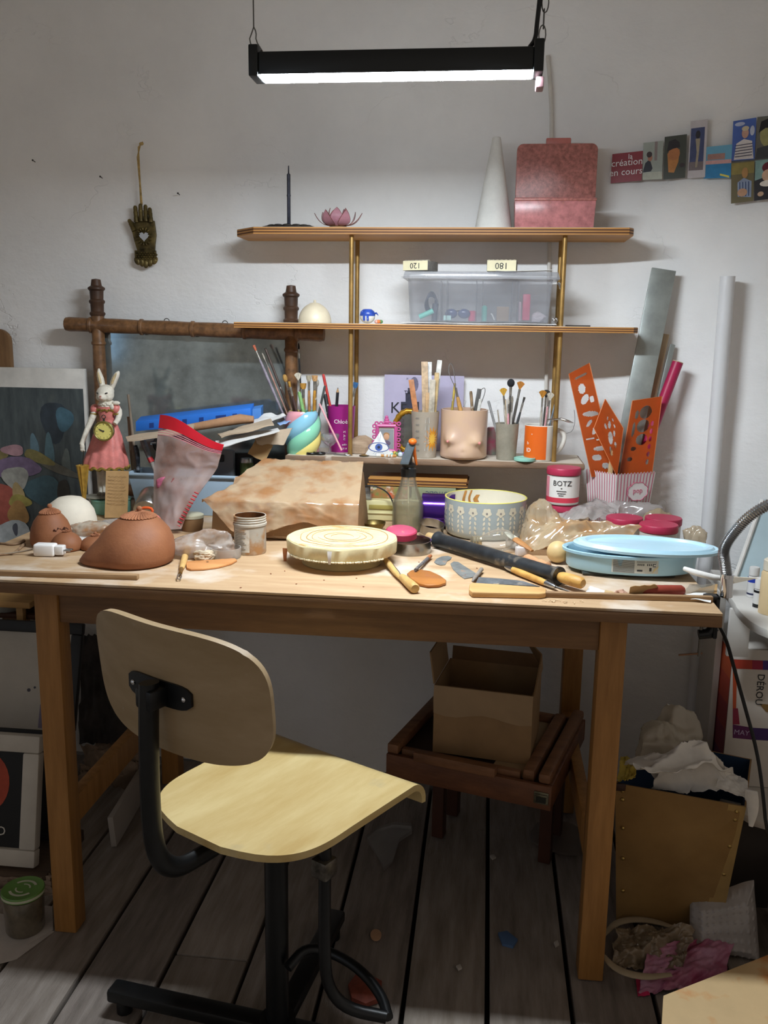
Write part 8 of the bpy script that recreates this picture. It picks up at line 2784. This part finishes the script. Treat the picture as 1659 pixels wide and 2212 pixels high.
# pale blue panel with white edge
t = thing('blue_sheet', 'pale blue sheet with a white edge leaning at the far right', 'panel', tuple(atY(1640, 1270, 2.06)))
A, B, C_, D = atY(1585, 1275, 2.05), atY(1646, 1080, 2.13), atY(1900, 1060, 2.13), atY(1900, 1300, 2.05)
A.z = D.z = TZ2 + .001
d = V((0, .004, 0))
MB().add([A, B, C_, D, A + d, B + d, C_ + d, D + d], [(0, 1, 2, 3), (7, 6, 5, 4), (0, 4, 5, 1), (1, 5, 6, 2), (2, 6, 7, 3), (3, 7, 4, 0)]).build('sheet', mat('panel_blue', 'b4c9d0', .4, var=.04), t, world=True)
MB().tube([A + V((0, -.003, .003)), B + V((0, -.003, 0))], .005, 8).build('edge_strip', WHITE(), t, world=True)
# carton on the lower board
cy_ = 1.90
ca, cb_ = atY(1583, 1420, cy_), atY(1760, 1420, cy_)
cz0, cz1 = lz_ + .001, atY(1600, 1402, cy_).z
ct_ = thing('printed_carton', 'white carton with orange and purple bands and handwritten DÉROU on the lower board', 'box', ((ca.x + cb_.x) / 2, cy_ + .08, cz0))
MB().box(((ca.x + cb_.x) / 2, cy_ + .09, (cz0 + cz1) / 2), (cb_.x - ca.x, .18, cz1 - cz0)).build('carton', mat('carton_white', 'cfc8bf', .6, var=.05), ct_, world=True, bevel=.001)


def onc(px, py, o=.0006):
    q = atY(px, py, cy_ - o)
    return V((min(max(q.x, ca.x), cb_.x), cy_ - o, min(max(q.z, cz0 + .001), cz1 - .001)))


def cpatch(pts, col, nm='printed_band', o=.0006):
    P_ = [onc(x, y, o) for x, y in pts]
    MB().add(P_, [tuple(range(len(P_)))]).build(nm, mat('cpr_' + col, col, .55, var=.06), ct_, world=True)


cpatch([(1583, 1424), (1625, 1426), (1625, 1446), (1583, 1444)], 'b8402c')
cpatch([(1625, 1426), (1648, 1427), (1648, 1447), (1625, 1446)], '9c2440')
cpatch([(1648, 1427), (1760, 1430), (1760, 1450), (1648, 1447)], '4a2c78')
cpatch([(1583, 1445), (1592, 1446), (1590, 1530), (1583, 1530)], 'c0512a')
cpatch([(1583, 1530), (1594, 1530), (1598, 1565), (1583, 1565)], '8d2540')
cpatch([(1583, 1565), (1625, 1572), (1625, 1598), (1583, 1594)], '5d1f55')
cpatch([(1625, 1572), (1760, 1580), (1760, 1606), (1625, 1598)], '3c1f5e')
cpatch([(1640, 1520), (1760, 1530), (1760, 1545), (1655, 1538)], '8a6a3a', 'tape_strip', .0012)
for k, cl in enumerate(('c4562e', 'b8442f', 'a1343b', '862a48', '63245a')):
    z1_, z0_ = cz1 - .012 - (cz1 - cz0 - .02) * k / 5, cz1 - .012 - (cz1 - cz0 - .02) * (k + 1) / 5
    MB().add([V((ca.x - .0006, cy_ + .002, z0_)), V((ca.x - .0006, cy_ + .11, z0_)), V((ca.x - .0006, cy_ + .11, z1_)), V((ca.x - .0006, cy_ + .002, z1_))], [(0, 3, 2, 1)]).build('side_print', mat('cpr_' + cl, cl, .55, var=.06), ct_, world=True)


def ctext(s_, px, py, size, rot, m_):
    q = onc(px, py, .0012)
    T = Matrix.Translation(q) @ Matrix(((1, 0, 0, 0), (0, 0, -1, 0), (0, 1, 0, 0), (0, 0, 0, 1))) @ Matrix.Rotation(rot, 4, 'Z')
    text(s_, size, m_, ct_, parent_matrix(ct_).inverted() @ T, depth=.0002)


ctext('DÉROU', 1641, 1490, .021, -PI / 2, INK())
ctext('MAY', 1602, 1583, .016, -.05, mat('ink_lilac', 'b8a4c4', .6))
p = atZ(1650, 1652, lz_)
t = thing('white_tub', 'white plastic tub on the lower board in front of the carton', 'tub', (p.x + .02, p.y + .03, lz_ + .001))
MB().lathe([(0, 0), (.032, 0), (.037, .075), (.0365, .077), (.034, .075), (.030, .003), (0, .003)], 28).build('tub', mat('tub_white', 'cdc8c0', .5, var=.05), t)
MB().tube([(.037 * math.cos(a), .037 * math.sin(a), .07 - .02 * math.sin(a)) for a in [PI + PI * i / 12 for i in range(13)]], .0014, 6).build('bail_handle', WHITE(), t)

# ================================================================ bin full of bags
bz_ = .335
fl, fr, rr_, rl = atZ(1329, 1692, bz_), atZ(1612, 1743, bz_), atZ(1624, 1640, bz_), atZ(1420, 1598, bz_)
fl0, fr0 = atZ(1331, 1988, .0), atZ(1554, 2016, .0)
rr0 = fr0 + (rr_ - fr) * .82
rl0 = fl0 + (rl - fl) * .82
for q in (rr0, rl0):
    q.z = 0
for q in (fl0, fr0, rr0, rl0):
    q.z = .001
bn = thing('waste_bin', 'tan cardboard waste bin with riveted corner strips, full of plastic bags', 'bin', tuple((fl0 + rr0) / 2))
BT = mat('bin_card', '9c7a48', .6, var=.1, scale=8, col2='86663a', bump=.05)
BI = mat('bin_navy', '27405f', .7, var=.08)
top, bot = [fl, fr, rr_, rl], [fl0, fr0, rr0, rl0]
cen_t, cen_b = sum(top, V()) / 4, sum(bot, V()) / 4
mb, mi = MB(), MB()
for i in range(4):
    j = (i + 1) % 4
    mb.add([bot[i], bot[j], top[j], top[i]], [(0, 1, 2, 3)])
    tin_ = [p + (cen_t - p) * .03 for p in (top[i], top[j])]
    bin_ = [p + (cen_b - p) * .04 + V((0, 0, .004)) for p in (bot[i], bot[j])]
    mi.add([bin_[0], bin_[1], tin_[1], tin_[0]], [(0, 3, 2, 1)])
    mb.add([top[i], top[j], tin_[1], tin_[0]], [(0, 1, 2, 3)])
mb.add(bot, [(3, 2, 1, 0)])
mb.build('bin_wall', BT, bn, world=True, smooth=0)
mi.build('bin_lining', BI, bn, world=True, smooth=0)
n = (fr - fl).cross(fl0 - fl).normalized()
if n.y > 0:
    n = -n
qd = [fr.lerp(fl, .13) + n * .0015, fr + n * .0015, fr0 + n * .0015, fr0.lerp(fl0, .16) + n * .0015]
MB().add(qd + [p - n * .0012 for p in qd], [(0, 1, 2, 3), (7, 6, 5, 4), (0, 4, 5, 1), (1, 5, 6, 2), (2, 6, 7, 3), (3, 7, 4, 0)]).build('corner_strip', mat('bin_strip', 'a98a54', .6, var=.08), bn, world=True)
for s in (.04, .1, .3, .52, .76):
    for a_, b_, w_ in ((fr, fr0, .06), (fl, fl0, .06)):
        p = a_.lerp(b_, s)
        p = p + ((fl if a_ is fr else fr) - a_) * w_ + n * .0016
        MB().ball(p, (.0042, .003, .0042), 10, 6).build('rivet', mat('rivet_brass', 'b79a5c', .3, .8), bn, world=True)
MB().box(fl.lerp(fr, .04) + n * .003 + V((0, 0, -.004)), (.022, .006, .016)).build('corner_clip', mat('clip_dark', '3a2620', .4, .4), bn, world=True, bevel=.003)
# white carrier bags bulging out of it
WB = mat('bag_white', 'd6d1c9', .55, var=.08, scale=20, subsurf=0)
cb2 = (fl + fr + rr_ + rl) / 4


drape('white carrier bag bulging over the front rim of the tan bin', [fl.lerp(fr, .05) + V((0, .03, .015)), fl.lerp(fr, .80) + V((0, .03, -.005)), atZ(1590, 1655, bz_ + .07), atZ(1385, 1655, bz_ + .10)], 0, 3, WB, .034, f=(2.0, 1.6), lift=.055, fine=.25)
drape('folded white bag panel standing up in the tan bin', [fl.lerp(fr, .30) + V((0, .022, -.01)), fl.lerp(fr, .58) + V((0, .024, -.01)), atZ(1520, 1668, bz_ + .04), atZ(1435, 1650, bz_ + .075)], 0, 7, mat('bag_white2', 'cac6c0', .5, var=.06), .012, f=(1.5, 1.5), lift=.02, fine=.15)
o = solo(crumple(MB(), (0, 0, 0), (.055, .045, .06), 12, .45, 1.6, flat=.7), 'carrier_bag', film('film_binbag', 'e0d5c0', .7, .25, 14), 'crumpled translucent bag at the back left of the tan bin', 'bag', tuple(atZ(1425, 1648, bz_ + .02)), smooth=60)
o = solo(crumple(MB(), (0, 0, 0), (.05, .04, .065), 19, .45, 1.6, flat=.7), 'carrier_bag', film('film_binbag', 'e0d5c0', .7, .25, 14), 'second crumpled translucent bag behind, nearer the pole, in the tan bin', 'bag', tuple(atZ(1462, 1620, bz_ + .03)), smooth=60)
drape('yellow plastic wrapper at the left side of the tan bin', [atZ(1334, 1690, bz_ + .0), atZ(1372, 1680, bz_ + .03), atZ(1378, 1640, bz_ + .06), atZ(1340, 1640, bz_ + .04)], 0, 23, mat('wrap_yellow', 'c9b04a', .45, var=.2, scale=30), .012, 20, f=(2, 2))
drape('white bag handle hanging down over the right rim of the tan bin', [atZ(1545, 1700, bz_ + .03), atZ(1560, 1655, bz_ + .05), fr + V((.006, .03, .035)), fr + V((.0, -.008, .02))], 0, 28, WB, .006, 24, f=(2, 2))
h0 = fr + V((.002, -.010, .014))
origin(solo(MB().tube([h0 + V((0, .02, .01)), h0, atY(1622, 1700, h0.y - .004), atY(1628, 1745, h0.y - .006), atY(1622, 1785, h0.y - .004)], [.006, .008, .012, .011, .004], 10, smooth=2, flat=.4), 'bag_strap', WB, 'white bag strap dangling outside the tan bin at right', 'bag'))

# ================================================================ floor clutter on the right
BWM = mat('bubble_wrap', 'aaa29c', .3, var=.08, scale=30, trans=.15, coat=.3)
q0, q1 = atZ(1490, 2050, .0), atZ(1640, 2075, .0)
A, B = atY(1490, 1945, q0.y + .05), atY(1628, 1905, q0.y + .06)


def bub(u, v):
    a_, b_ = q0.lerp(q1, u), A.lerp(B, u)
    p = a_.lerp(b_, v)
    ed = min(u, 1 - u, v, 1 - v)
    puff = .022 * min(1, ed / .16) ** .6
    bump_ = .0022 * max(0, math.sin(u * 62)) * max(0, math.sin(v * 48 + (int(u * 62 / PI) % 2) * 1.5))
    return p + V((0, -puff - bump_, .004 + .006 * noise.noise(V((u * 3, v * 3, 1)))))


o = solo(MB().slab(90, 70, bub, .001), 'bubble_wrap', BWM, 'pillow of bubble wrap propped against the tan bin', 'packing', smooth=80)
origin(o)
drape('magenta and clear plastic bag lying on the floor in front of the tan bin', [atZ(1378, 2145, .006), atZ(1560, 2130, .012), atZ(1590, 2010, .03), atZ(1400, 2050, .02)], 0, 33, mat('bag_magenta', '9c2c58', .4, var=.3, col2='b98ba0', scale=14), .014, 40, name='plastic_bag')
sheet('pink_flap', 'hot pink corner flap of packaging on the floor by the right table leg', [atZ(1378, 2152, .002), atZ(1404, 2150, .002), atZ(1398, 2104, .006), atZ(1372, 2104, .006)], mat('flap_pink', 'c92e5c', .5), .001, 0, .002, 3, cat='packaging')
drape('beige plastic bag with looped handles on the floor beside the right table leg', [atZ(1322, 2090, .006), atZ(1470, 2100, .012), atZ(1500, 2010, .04), atZ(1330, 2000, .03)], 0, 37, film('film_beige2', 'b5a083', .75, .3, 18), .026, 44, name='plastic_bag')
for k, pts in enumerate(([(1305, 2020), (1335, 1988), (1400, 1985), (1470, 2008)], [(1300, 2060), (1330, 2095), (1390, 2112), (1450, 2105)])):
    w_ = [atZ(x, y, .02 + .012 * k) for x, y in pts]
    origin(solo(MB().tube(w_, [.004, .009, .009, .005], 10, smooth=2, flat=.35), 'bag_loop', mat('loop_beige', 'a8977c', .6), ['upper', 'lower'][k] + ' looped handle of the beige bag by the right table leg', 'bag'))
# board in the corner
bzz = .12
poly = [atZ(1424, 2300, bzz), atZ(1433, 2150, bzz), atZ(1659, 2062, bzz), atZ(1900, 1985, bzz), atZ(2000, 2400, bzz)]
t = thing('stained_board', 'pale wooden board with orange clay stains in the bottom right corner', 'board', (poly[2].x, 1.3, 0))
MB().prism([(p.x, p.y) for p in poly][::-1], .016, Matrix.Translation((0, 0, bzz - .016))).build('board', mat('board_stained', 'd2b384', .65, var=.08, scale=6, spots=('c9803f', 13, .54)), t, world=True, bevel=.001)
for x, y in ((poly[1].x + .09, poly[1].y - .01), (poly[3].x - .08, poly[3].y - .05), (poly[4].x - .1, poly[4].y + .06)):
    MB().box((x, y, (bzz - .016) / 2), (.03, .03, bzz - .0162)).build('foot', T_LEG, t, world=True)
# dark crate added to stand for the dark background behind the bin
t = thing('dark_filler', 'added dark crate in the shadow right of the tan bin', 'filler', (.80, 1.76, 0))
DKW = wood('filler_dark', '3a2d20', '241b13', 'x', .8, 20, 8)
for k in range(2):
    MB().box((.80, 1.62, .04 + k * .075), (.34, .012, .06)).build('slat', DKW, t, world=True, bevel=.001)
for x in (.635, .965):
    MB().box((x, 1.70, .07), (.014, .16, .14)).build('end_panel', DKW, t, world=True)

# ================================================================ under the table: sketch box easel and cardboard box
EZ = .30
e_fl, e_fr, e_rr, e_rl = atZ(834, 1628, EZ), atZ(1192, 1702, EZ), atZ(1240, 1538, EZ), atZ(962, 1475, EZ)
ex = (e_fr - e_fl).normalized()
ez = thing('sketch_box', 'reddish wooden sketch box easel under the table carrying a cardboard box', 'easel', tuple((e_fl + e_rr) / 2 - V((0, 0, EZ))))
EW = wood('easel_wood', '7a4e33', '5e3a26', 'x', .5, 22, 8)
EW2 = wood('easel_wood_light', '8d6243', '6d4930', 'x', .55, 22, 8)
bt_ = .052
c_e = (e_fl + e_fr + e_rr + e_rl) / 4
# true rectangle on the four seen corners
ey = V((-ex.y, ex.x, 0))
wE = (e_fr - e_fl).length
dE = min(.36, (e_rr - e_fr).dot(ey))


def E(a, b, z):
    return e_fl + ex * a + ey * b + V((0, 0, z - EZ))


def ebox(a0, a1, b0, b1, z0, z1, name, m_, bev=.002):
    vs = [E(a, b, z) for z in (z0, z1) for a, b in ((a0, b0), (a1, b0), (a1, b1), (a0, b1))]
    return MB().add(vs, [(3, 2, 1, 0), (4, 5, 6, 7), (0, 1, 5, 4), (1, 2, 6, 5), (2, 3, 7, 6), (3, 0, 4, 7)]).build(name, m_, ez, world=True, bevel=bev)


ebox(0, wE, 0, .012, EZ - bt_, EZ, 'front_side', EW)
ebox(0, wE, dE - .012, dE, EZ - bt_, EZ, 'rear_side', EW)
ebox(0, .012, .0125, dE - .0125, EZ - bt_, EZ, 'left_side', EW)
ebox(wE - .012, wE, .0125, dE - .0125, EZ - bt_, EZ, 'right_side', EW)
ebox(.0125, wE - .0125, .0125, dE - .0125, EZ - bt_ + .002, EZ - .012, 'box_floor', mat('easel_floor', '4a3a33', .7))
ebox(.0, .026, .004, dE, EZ + .0004, EZ + .022, 'rail', EW2, .004)
ebox(wE - .030, wE - .004, .006, dE, EZ + .0004, EZ + .022, 'rail', EW2, .006)
ebox(wE - .066, wE - .040, .02, dE - .03, EZ - .010, EZ + .018, 'rail', EW2, .006)
ebox(.028, wE - .07, .018, .034, EZ - .0115, EZ + .010, 'cross_bar', EW2, .003)
ebox(.066, wE * .68, -.012, .008, EZ + .0006, EZ + .022, 'canvas_ledge', EW2, .003)
ebox(.03, wE - .07, dE - .05, dE - .026, EZ - .010, EZ + .012, 'cross_bar', EW2, .003)
ebox(wE * .62, wE - .068, .036, dE - .052, EZ - .0115, EZ - .002, 'panel', mat('easel_panel', 'a58c6a', .7, var=.06), .001)
CL = mat('clasp_metal', '7e7a66', .4, .8, var=.3, scale=60)
cq = E(wE - .02, -.0012, EZ - .026)
MB().box((0, 0, 0), (.030, .003, .026), Matrix.Translation(cq) @ rotz(math.atan2(ex.y, ex.x))).box((0, -.003, .006), (.026, .003, .005), Matrix.Translation(cq) @ rotz(math.atan2(ex.y, ex.x))).build('clasp', CL, ez, world=True, bevel=.001)
MB().box((0, -.002, -.003), (.020, .003, .012), Matrix.Translation(cq) @ rotz(math.atan2(ex.y, ex.x))).build('clasp_plate', mat('clasp_dark', '3a3a34', .5, .6), ez, world=True)
for a, b in ((wE - .05, .22), (wE - .05, dE - .03), (.05, dE - .03), (.05, .22)):
    ebox(a - .014, a + .014, b - .014, b + .014, .0005, EZ - bt_ - .0004, 'leg', mat('easel_leg', '4a2c20', .6))
# cardboard box
kz = EZ - .0010
bl_, br_ = atY(936, 1612, 1.80), atY(1150, 1618, 1.80)
cbx = thing('cardboard_box', 'open brown cardboard box with a torn front label standing on the sketch box', 'box', tuple(E(wE * .5, .13, kz)), math.atan2(ex.y, ex.x) * .55)
CBM = mat('cardboard', '9a7a55', .75, var=.08, scale=20)
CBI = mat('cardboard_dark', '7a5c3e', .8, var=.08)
cw_ = (br_ - bl_).length
chh = atY(1040, 1482, 1.80).z - kz - .01
cbx.location = ((bl_.x + br_.x) / 2 + .01, 1.80 + .085, kz)
vs, fs = shell(cw_, .17, cw_, .17, chh, .003)
MB().add(vs, fs).build('box_body', CBM, cbx, smooth=0)
MB().slab(2, 4, lambda u, v: V((-cw_ / 2 - .002 - .010 * v, -.08 + .15 * u, chh + .070 * v)), .003).build('side_flap', CBM, cbx)
MB().add([(cw_ / 2, -.082, chh), (cw_ / 2, .082, chh), (cw_ / 2 - .045, .075, chh + .075), (cw_ / 2 + .002, .02, chh + .055), (cw_ / 2 + .003, -.082, chh), (cw_ / 2 + .003, .082, chh), (cw_ / 2 - .042, .075, chh + .076), (cw_ / 2 + .005, .02, chh + .056)], [(0, 1, 2, 3), (7, 6, 5, 4), (0, 4, 5, 1), (1, 5, 6, 2), (2, 6, 7, 3), (3, 7, 4, 0)]).build('side_flap', CBM, cbx)
MB().slab(8, 4, lambda u, v: V((-cw_ / 2 + cw_ * u, -.0865 - .004 * math.sin(PI * v), chh - .062 * (1 - v) - (.006 * math.sin(u * 9) * (v < .2)))), .002).build('torn_flap', mat('cardboard_pale', 'ab8f6d', .75, var=.06), cbx)
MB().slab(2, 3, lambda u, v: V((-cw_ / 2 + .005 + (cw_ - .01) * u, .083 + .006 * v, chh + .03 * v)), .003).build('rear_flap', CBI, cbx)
o = solo(crumple(MB(), (0, 0, 0), (.03, .02, .03), 61, .5, 2.2), 'tangled_netting', mat('netting', '7a6046', .9, var=.4, scale=90), 'tangled brown netting on the back flap of the cardboard box', 'netting', tuple(cbx.location + V((.05, .03, .0035))), smooth=70)
# lath leaning by the right leg
A, B = atZ(1262, 1830, .003), atY(1252, 1700, 1.90)
origin(solo(MB().box((0, 0, .5), (.006, .022, 1), frame(A, B) @ Matrix.Diagonal((1, 1, (B - A).length, 1))), 'lath', mat('lath_pale', '857a70', .7, var=.1), 'pale grey lath leaning beside the right front leg under the table', 'board'))

# ================================================================ under the table on the left
RG_ = mat('rag_beige', '9a8572', .85, var=.2, scale=16, bump=.3, bscale=60, spots=('8a4a2c', 12, .66))
a = atZ(232, 1668, .06)
drape('heap of beige clay stained rags behind the left table leg', [atZ(172, 1712, .03), atZ(290, 1690, .03), atZ(312, 1625, .13), atZ(178, 1620, .12)], 0, 43, RG_, .035, 44, name='rags', cat='rags')
o = solo(crumple(MB(), (0, 0, 0), (.07, .06, .05), 45, .45, 2.4), 'rags', RG_, 'crumpled rag bundle low behind the left table leg', 'rags', tuple(atZ(215, 1690, .002) + V((0, .08, 0))), smooth=70)
a0, a1 = atZ(240, 1830, .002), atZ(316, 1700, .002)
ht_ = atY(228, 1768, a0.y).z
d = (a1 - a0).normalized()
o = MB().add([a0, a1, a1 + V((-.006, 0, ht_)), a0 + V((-.006, 0, ht_)), a0 + V((.012, .004, 0)), a1 + V((.012, .004, 0)), a1 + V((.006, .004, ht_)), a0 + V((.006, .004, ht_))], [(0, 1, 2, 3), (7, 6, 5, 4), (0, 4, 5, 1), (1, 5, 6, 2), (2, 6, 7, 3), (3, 7, 4, 0)])
origin(solo(o, 'white_plank', mat('plank_white', '9c948c', .6, var=.06), 'white painted board standing on edge under the left stretcher', 'board', bevel=.001))
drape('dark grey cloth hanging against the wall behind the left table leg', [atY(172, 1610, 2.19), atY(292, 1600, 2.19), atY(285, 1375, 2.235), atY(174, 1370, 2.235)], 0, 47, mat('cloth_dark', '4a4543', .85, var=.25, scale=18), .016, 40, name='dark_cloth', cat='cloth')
# glass jar with green lid on paper
p = atZ(45, 2035, .0)
rj_ = 43 * mpp(p)
jy = p.y + rj_
jc = V((atZ(45, 2020, 0).x, jy, .0022))
hj = atY(45, 1935, jy - rj_ * .2).z - .002
sheet('paper_sheet', 'white paper lying on the floor under the green lidded jar', [atZ(-90, 2105, .001), atZ(36, 2072, .001), atZ(117, 2012, .001), atZ(-70, 1950, .001)], mat('paper_grey', 'b5aca4', .8), .0012, 0, .0004, 51)
sheet('paper_sheet', 'corner of white paper between the green lidded jar and the left table leg', [atZ(60, 2040, .0022), atZ(115, 2008, .0022), atZ(113, 1958, .0022), atZ(85, 1955, .0022)], mat('paper_grey', 'b5aca4', .8), .0008, 0, .0004, 52)
jr = thing('lidded_jar', 'ribbed glass jar with a green printed lid on the floor at the left edge', 'jar', (jc.x, jc.y, .0026))
MB().lathe([(0, 0), (rj_ * .9, 0), (rj_ * .95, .004), (rj_, hj * .85), (rj_ * .97, hj - .002), (0, hj)], 48, wob=lambda a, k, r, z: 1 + .012 * math.sin(a * 24) * (0 < k < 4)).build('glass_jar', mat('jar_murky', '6e6454', .2, var=.25, scale=30, trans=.2, coat=.5), jr)
GR = mat('lid_green', '5f8a3c', .4, var=.08, coat=.2)
MB().lathe([(0, hj + .0003), (rj_ * 1.02, hj + .0003), (rj_ * 1.06, hj + .002), (rj_ * 1.06, hj + .010), (rj_ * 1.02, hj + .012), (rj_ * .9, hj + .0105), (0, hj + .0105)], 48).build('lid', GR, jr)
LW2 = mat('lid_white_print', 'c4c4ac', .5)
for r0, a0_, a1_, w2 in ((.62, .6, 2.5, .005), (.62, 3.7, 5.7, .005), (.34, .2, 1.9, .003), (.34, 3.2, 5.2, .003)):
    MB().slab(24, 1, lambda u, v: V(((rj_ * r0 + w2 * (v - .5)) * math.cos(a0_ + (a1_ - a0_) * u), (rj_ * r0 + w2 * (v - .5)) * math.sin(a0_ + (a1_ - a0_) * u), hj + .0112)), .0004).build('lid_print', LW2, jr)
MB().lathe([(rj_ * 1.062, hj + .0035), (rj_ * 1.062, hj + .0085)], 48).build('lid_rim_band', LW2, jr)
drape('heap of pale crumpled cloth behind the green lidded jar', [atZ(-60, 1925, .004), atZ(112, 1930, .004), atZ(112, 1885, .02), atZ(-60, 1880, .02)], 0, 55, RG_, .016, 40, name='cloth_heap', cat='cloth')
# scraps on the floor
def scrap(label, pts, m_, z=.002, th=.0008, wob=.004, seed=1, name='floor_scrap', cat='scrap'):
    P_ = [atZ(x, y, z) for x, y in pts]
    c = sum(P_, V()) / len(P_)
    n_ = len(P_)
    mb = MB()
    top = [p + V((0, 0, th + wob * (.5 + .5 * noise.noise(V((p.x * 40, p.y * 40, seed)))))) for p in P_]
    mid = c + V((0, 0, wob + th))
    bot = [V((p.x, p.y, .0006)) for p in P_]
    mb.add(bot + top + [mid, V((c.x, c.y, .0006))], [(i, (i + 1) % n_, n_ + (i + 1) % n_, n_ + i) for i in range(n_)] + [(n_ + i, n_ + (i + 1) % n_, 2 * n_) for i in range(n_)] + [((i + 1) % n_, i, 2 * n_ + 1) for i in range(n_)])
    return origin(solo(mb, name, m_, label, cat))


FS = film('film_floor', '9a9088', .3, .2, 20)
scrap('clear plastic scrap on the floor boards right of the chair seat', [(790, 1812), (815, 1790), (850, 1780), (888, 1783), (890, 1800), (862, 1818), (848, 1862), (830, 1880), (815, 1850)], FS, wob=.012, seed=2)
scrap('grey torn plastic scrap on the floor left of the right front leg', [(1147, 1800), (1160, 1782), (1225, 1780), (1250, 1790), (1252, 1848), (1215, 1846), (1180, 1835), (1150, 1822)], film('film_floor2', '8d8178', .6, .3, 20), wob=.010, seed=3)
scrap('round peach paper disc on the floor boards', [(812 + 12 * math.cos(q), 2020 + 12 * math.sin(q)) for q in [-2 * PI * i / 14 for i in range(14)]], mat('disc_peach', 'b58d6c', .7), wob=.001)
scrap('rust red crumpled wrapper on the floor behind the footrest', [(752, 2135), (770, 2110), (800, 2112), (825, 2130), (818, 2165), (790, 2175), (760, 2165)], mat('wrap_rust', '7d3c2c', .6, var=.2, scale=50), wob=.014, seed=5)
scrap('small blue paper scrap on the floor boards', [(1076, 2018), (1095, 2014), (1118, 2032), (1108, 2048), (1085, 2042)], mat('scrap_blue', '4e6a90', .7), wob=.006, seed=6)
scrap('white crumb of plaster on the floor by the third gap', [(1196, 2038), (1204, 2033), (1208, 2041), (1200, 2046)], mat('crumb_white', 'b5ada4', .8), wob=.004, seed=7)
scrap('tiny white chip on the floor boards under the sketch box', [(1058, 1850), (1066, 1847), (1072, 1853), (1064, 1857)], mat('crumb_white', 'b5ada4', .8), wob=.003, seed=8)
scrap('pale chip of paint on the floor near the front', [(985, 2088), (994, 2084), (998, 2092), (990, 2096)], mat('crumb_white', 'b5ada4', .8), wob=.003, seed=9)
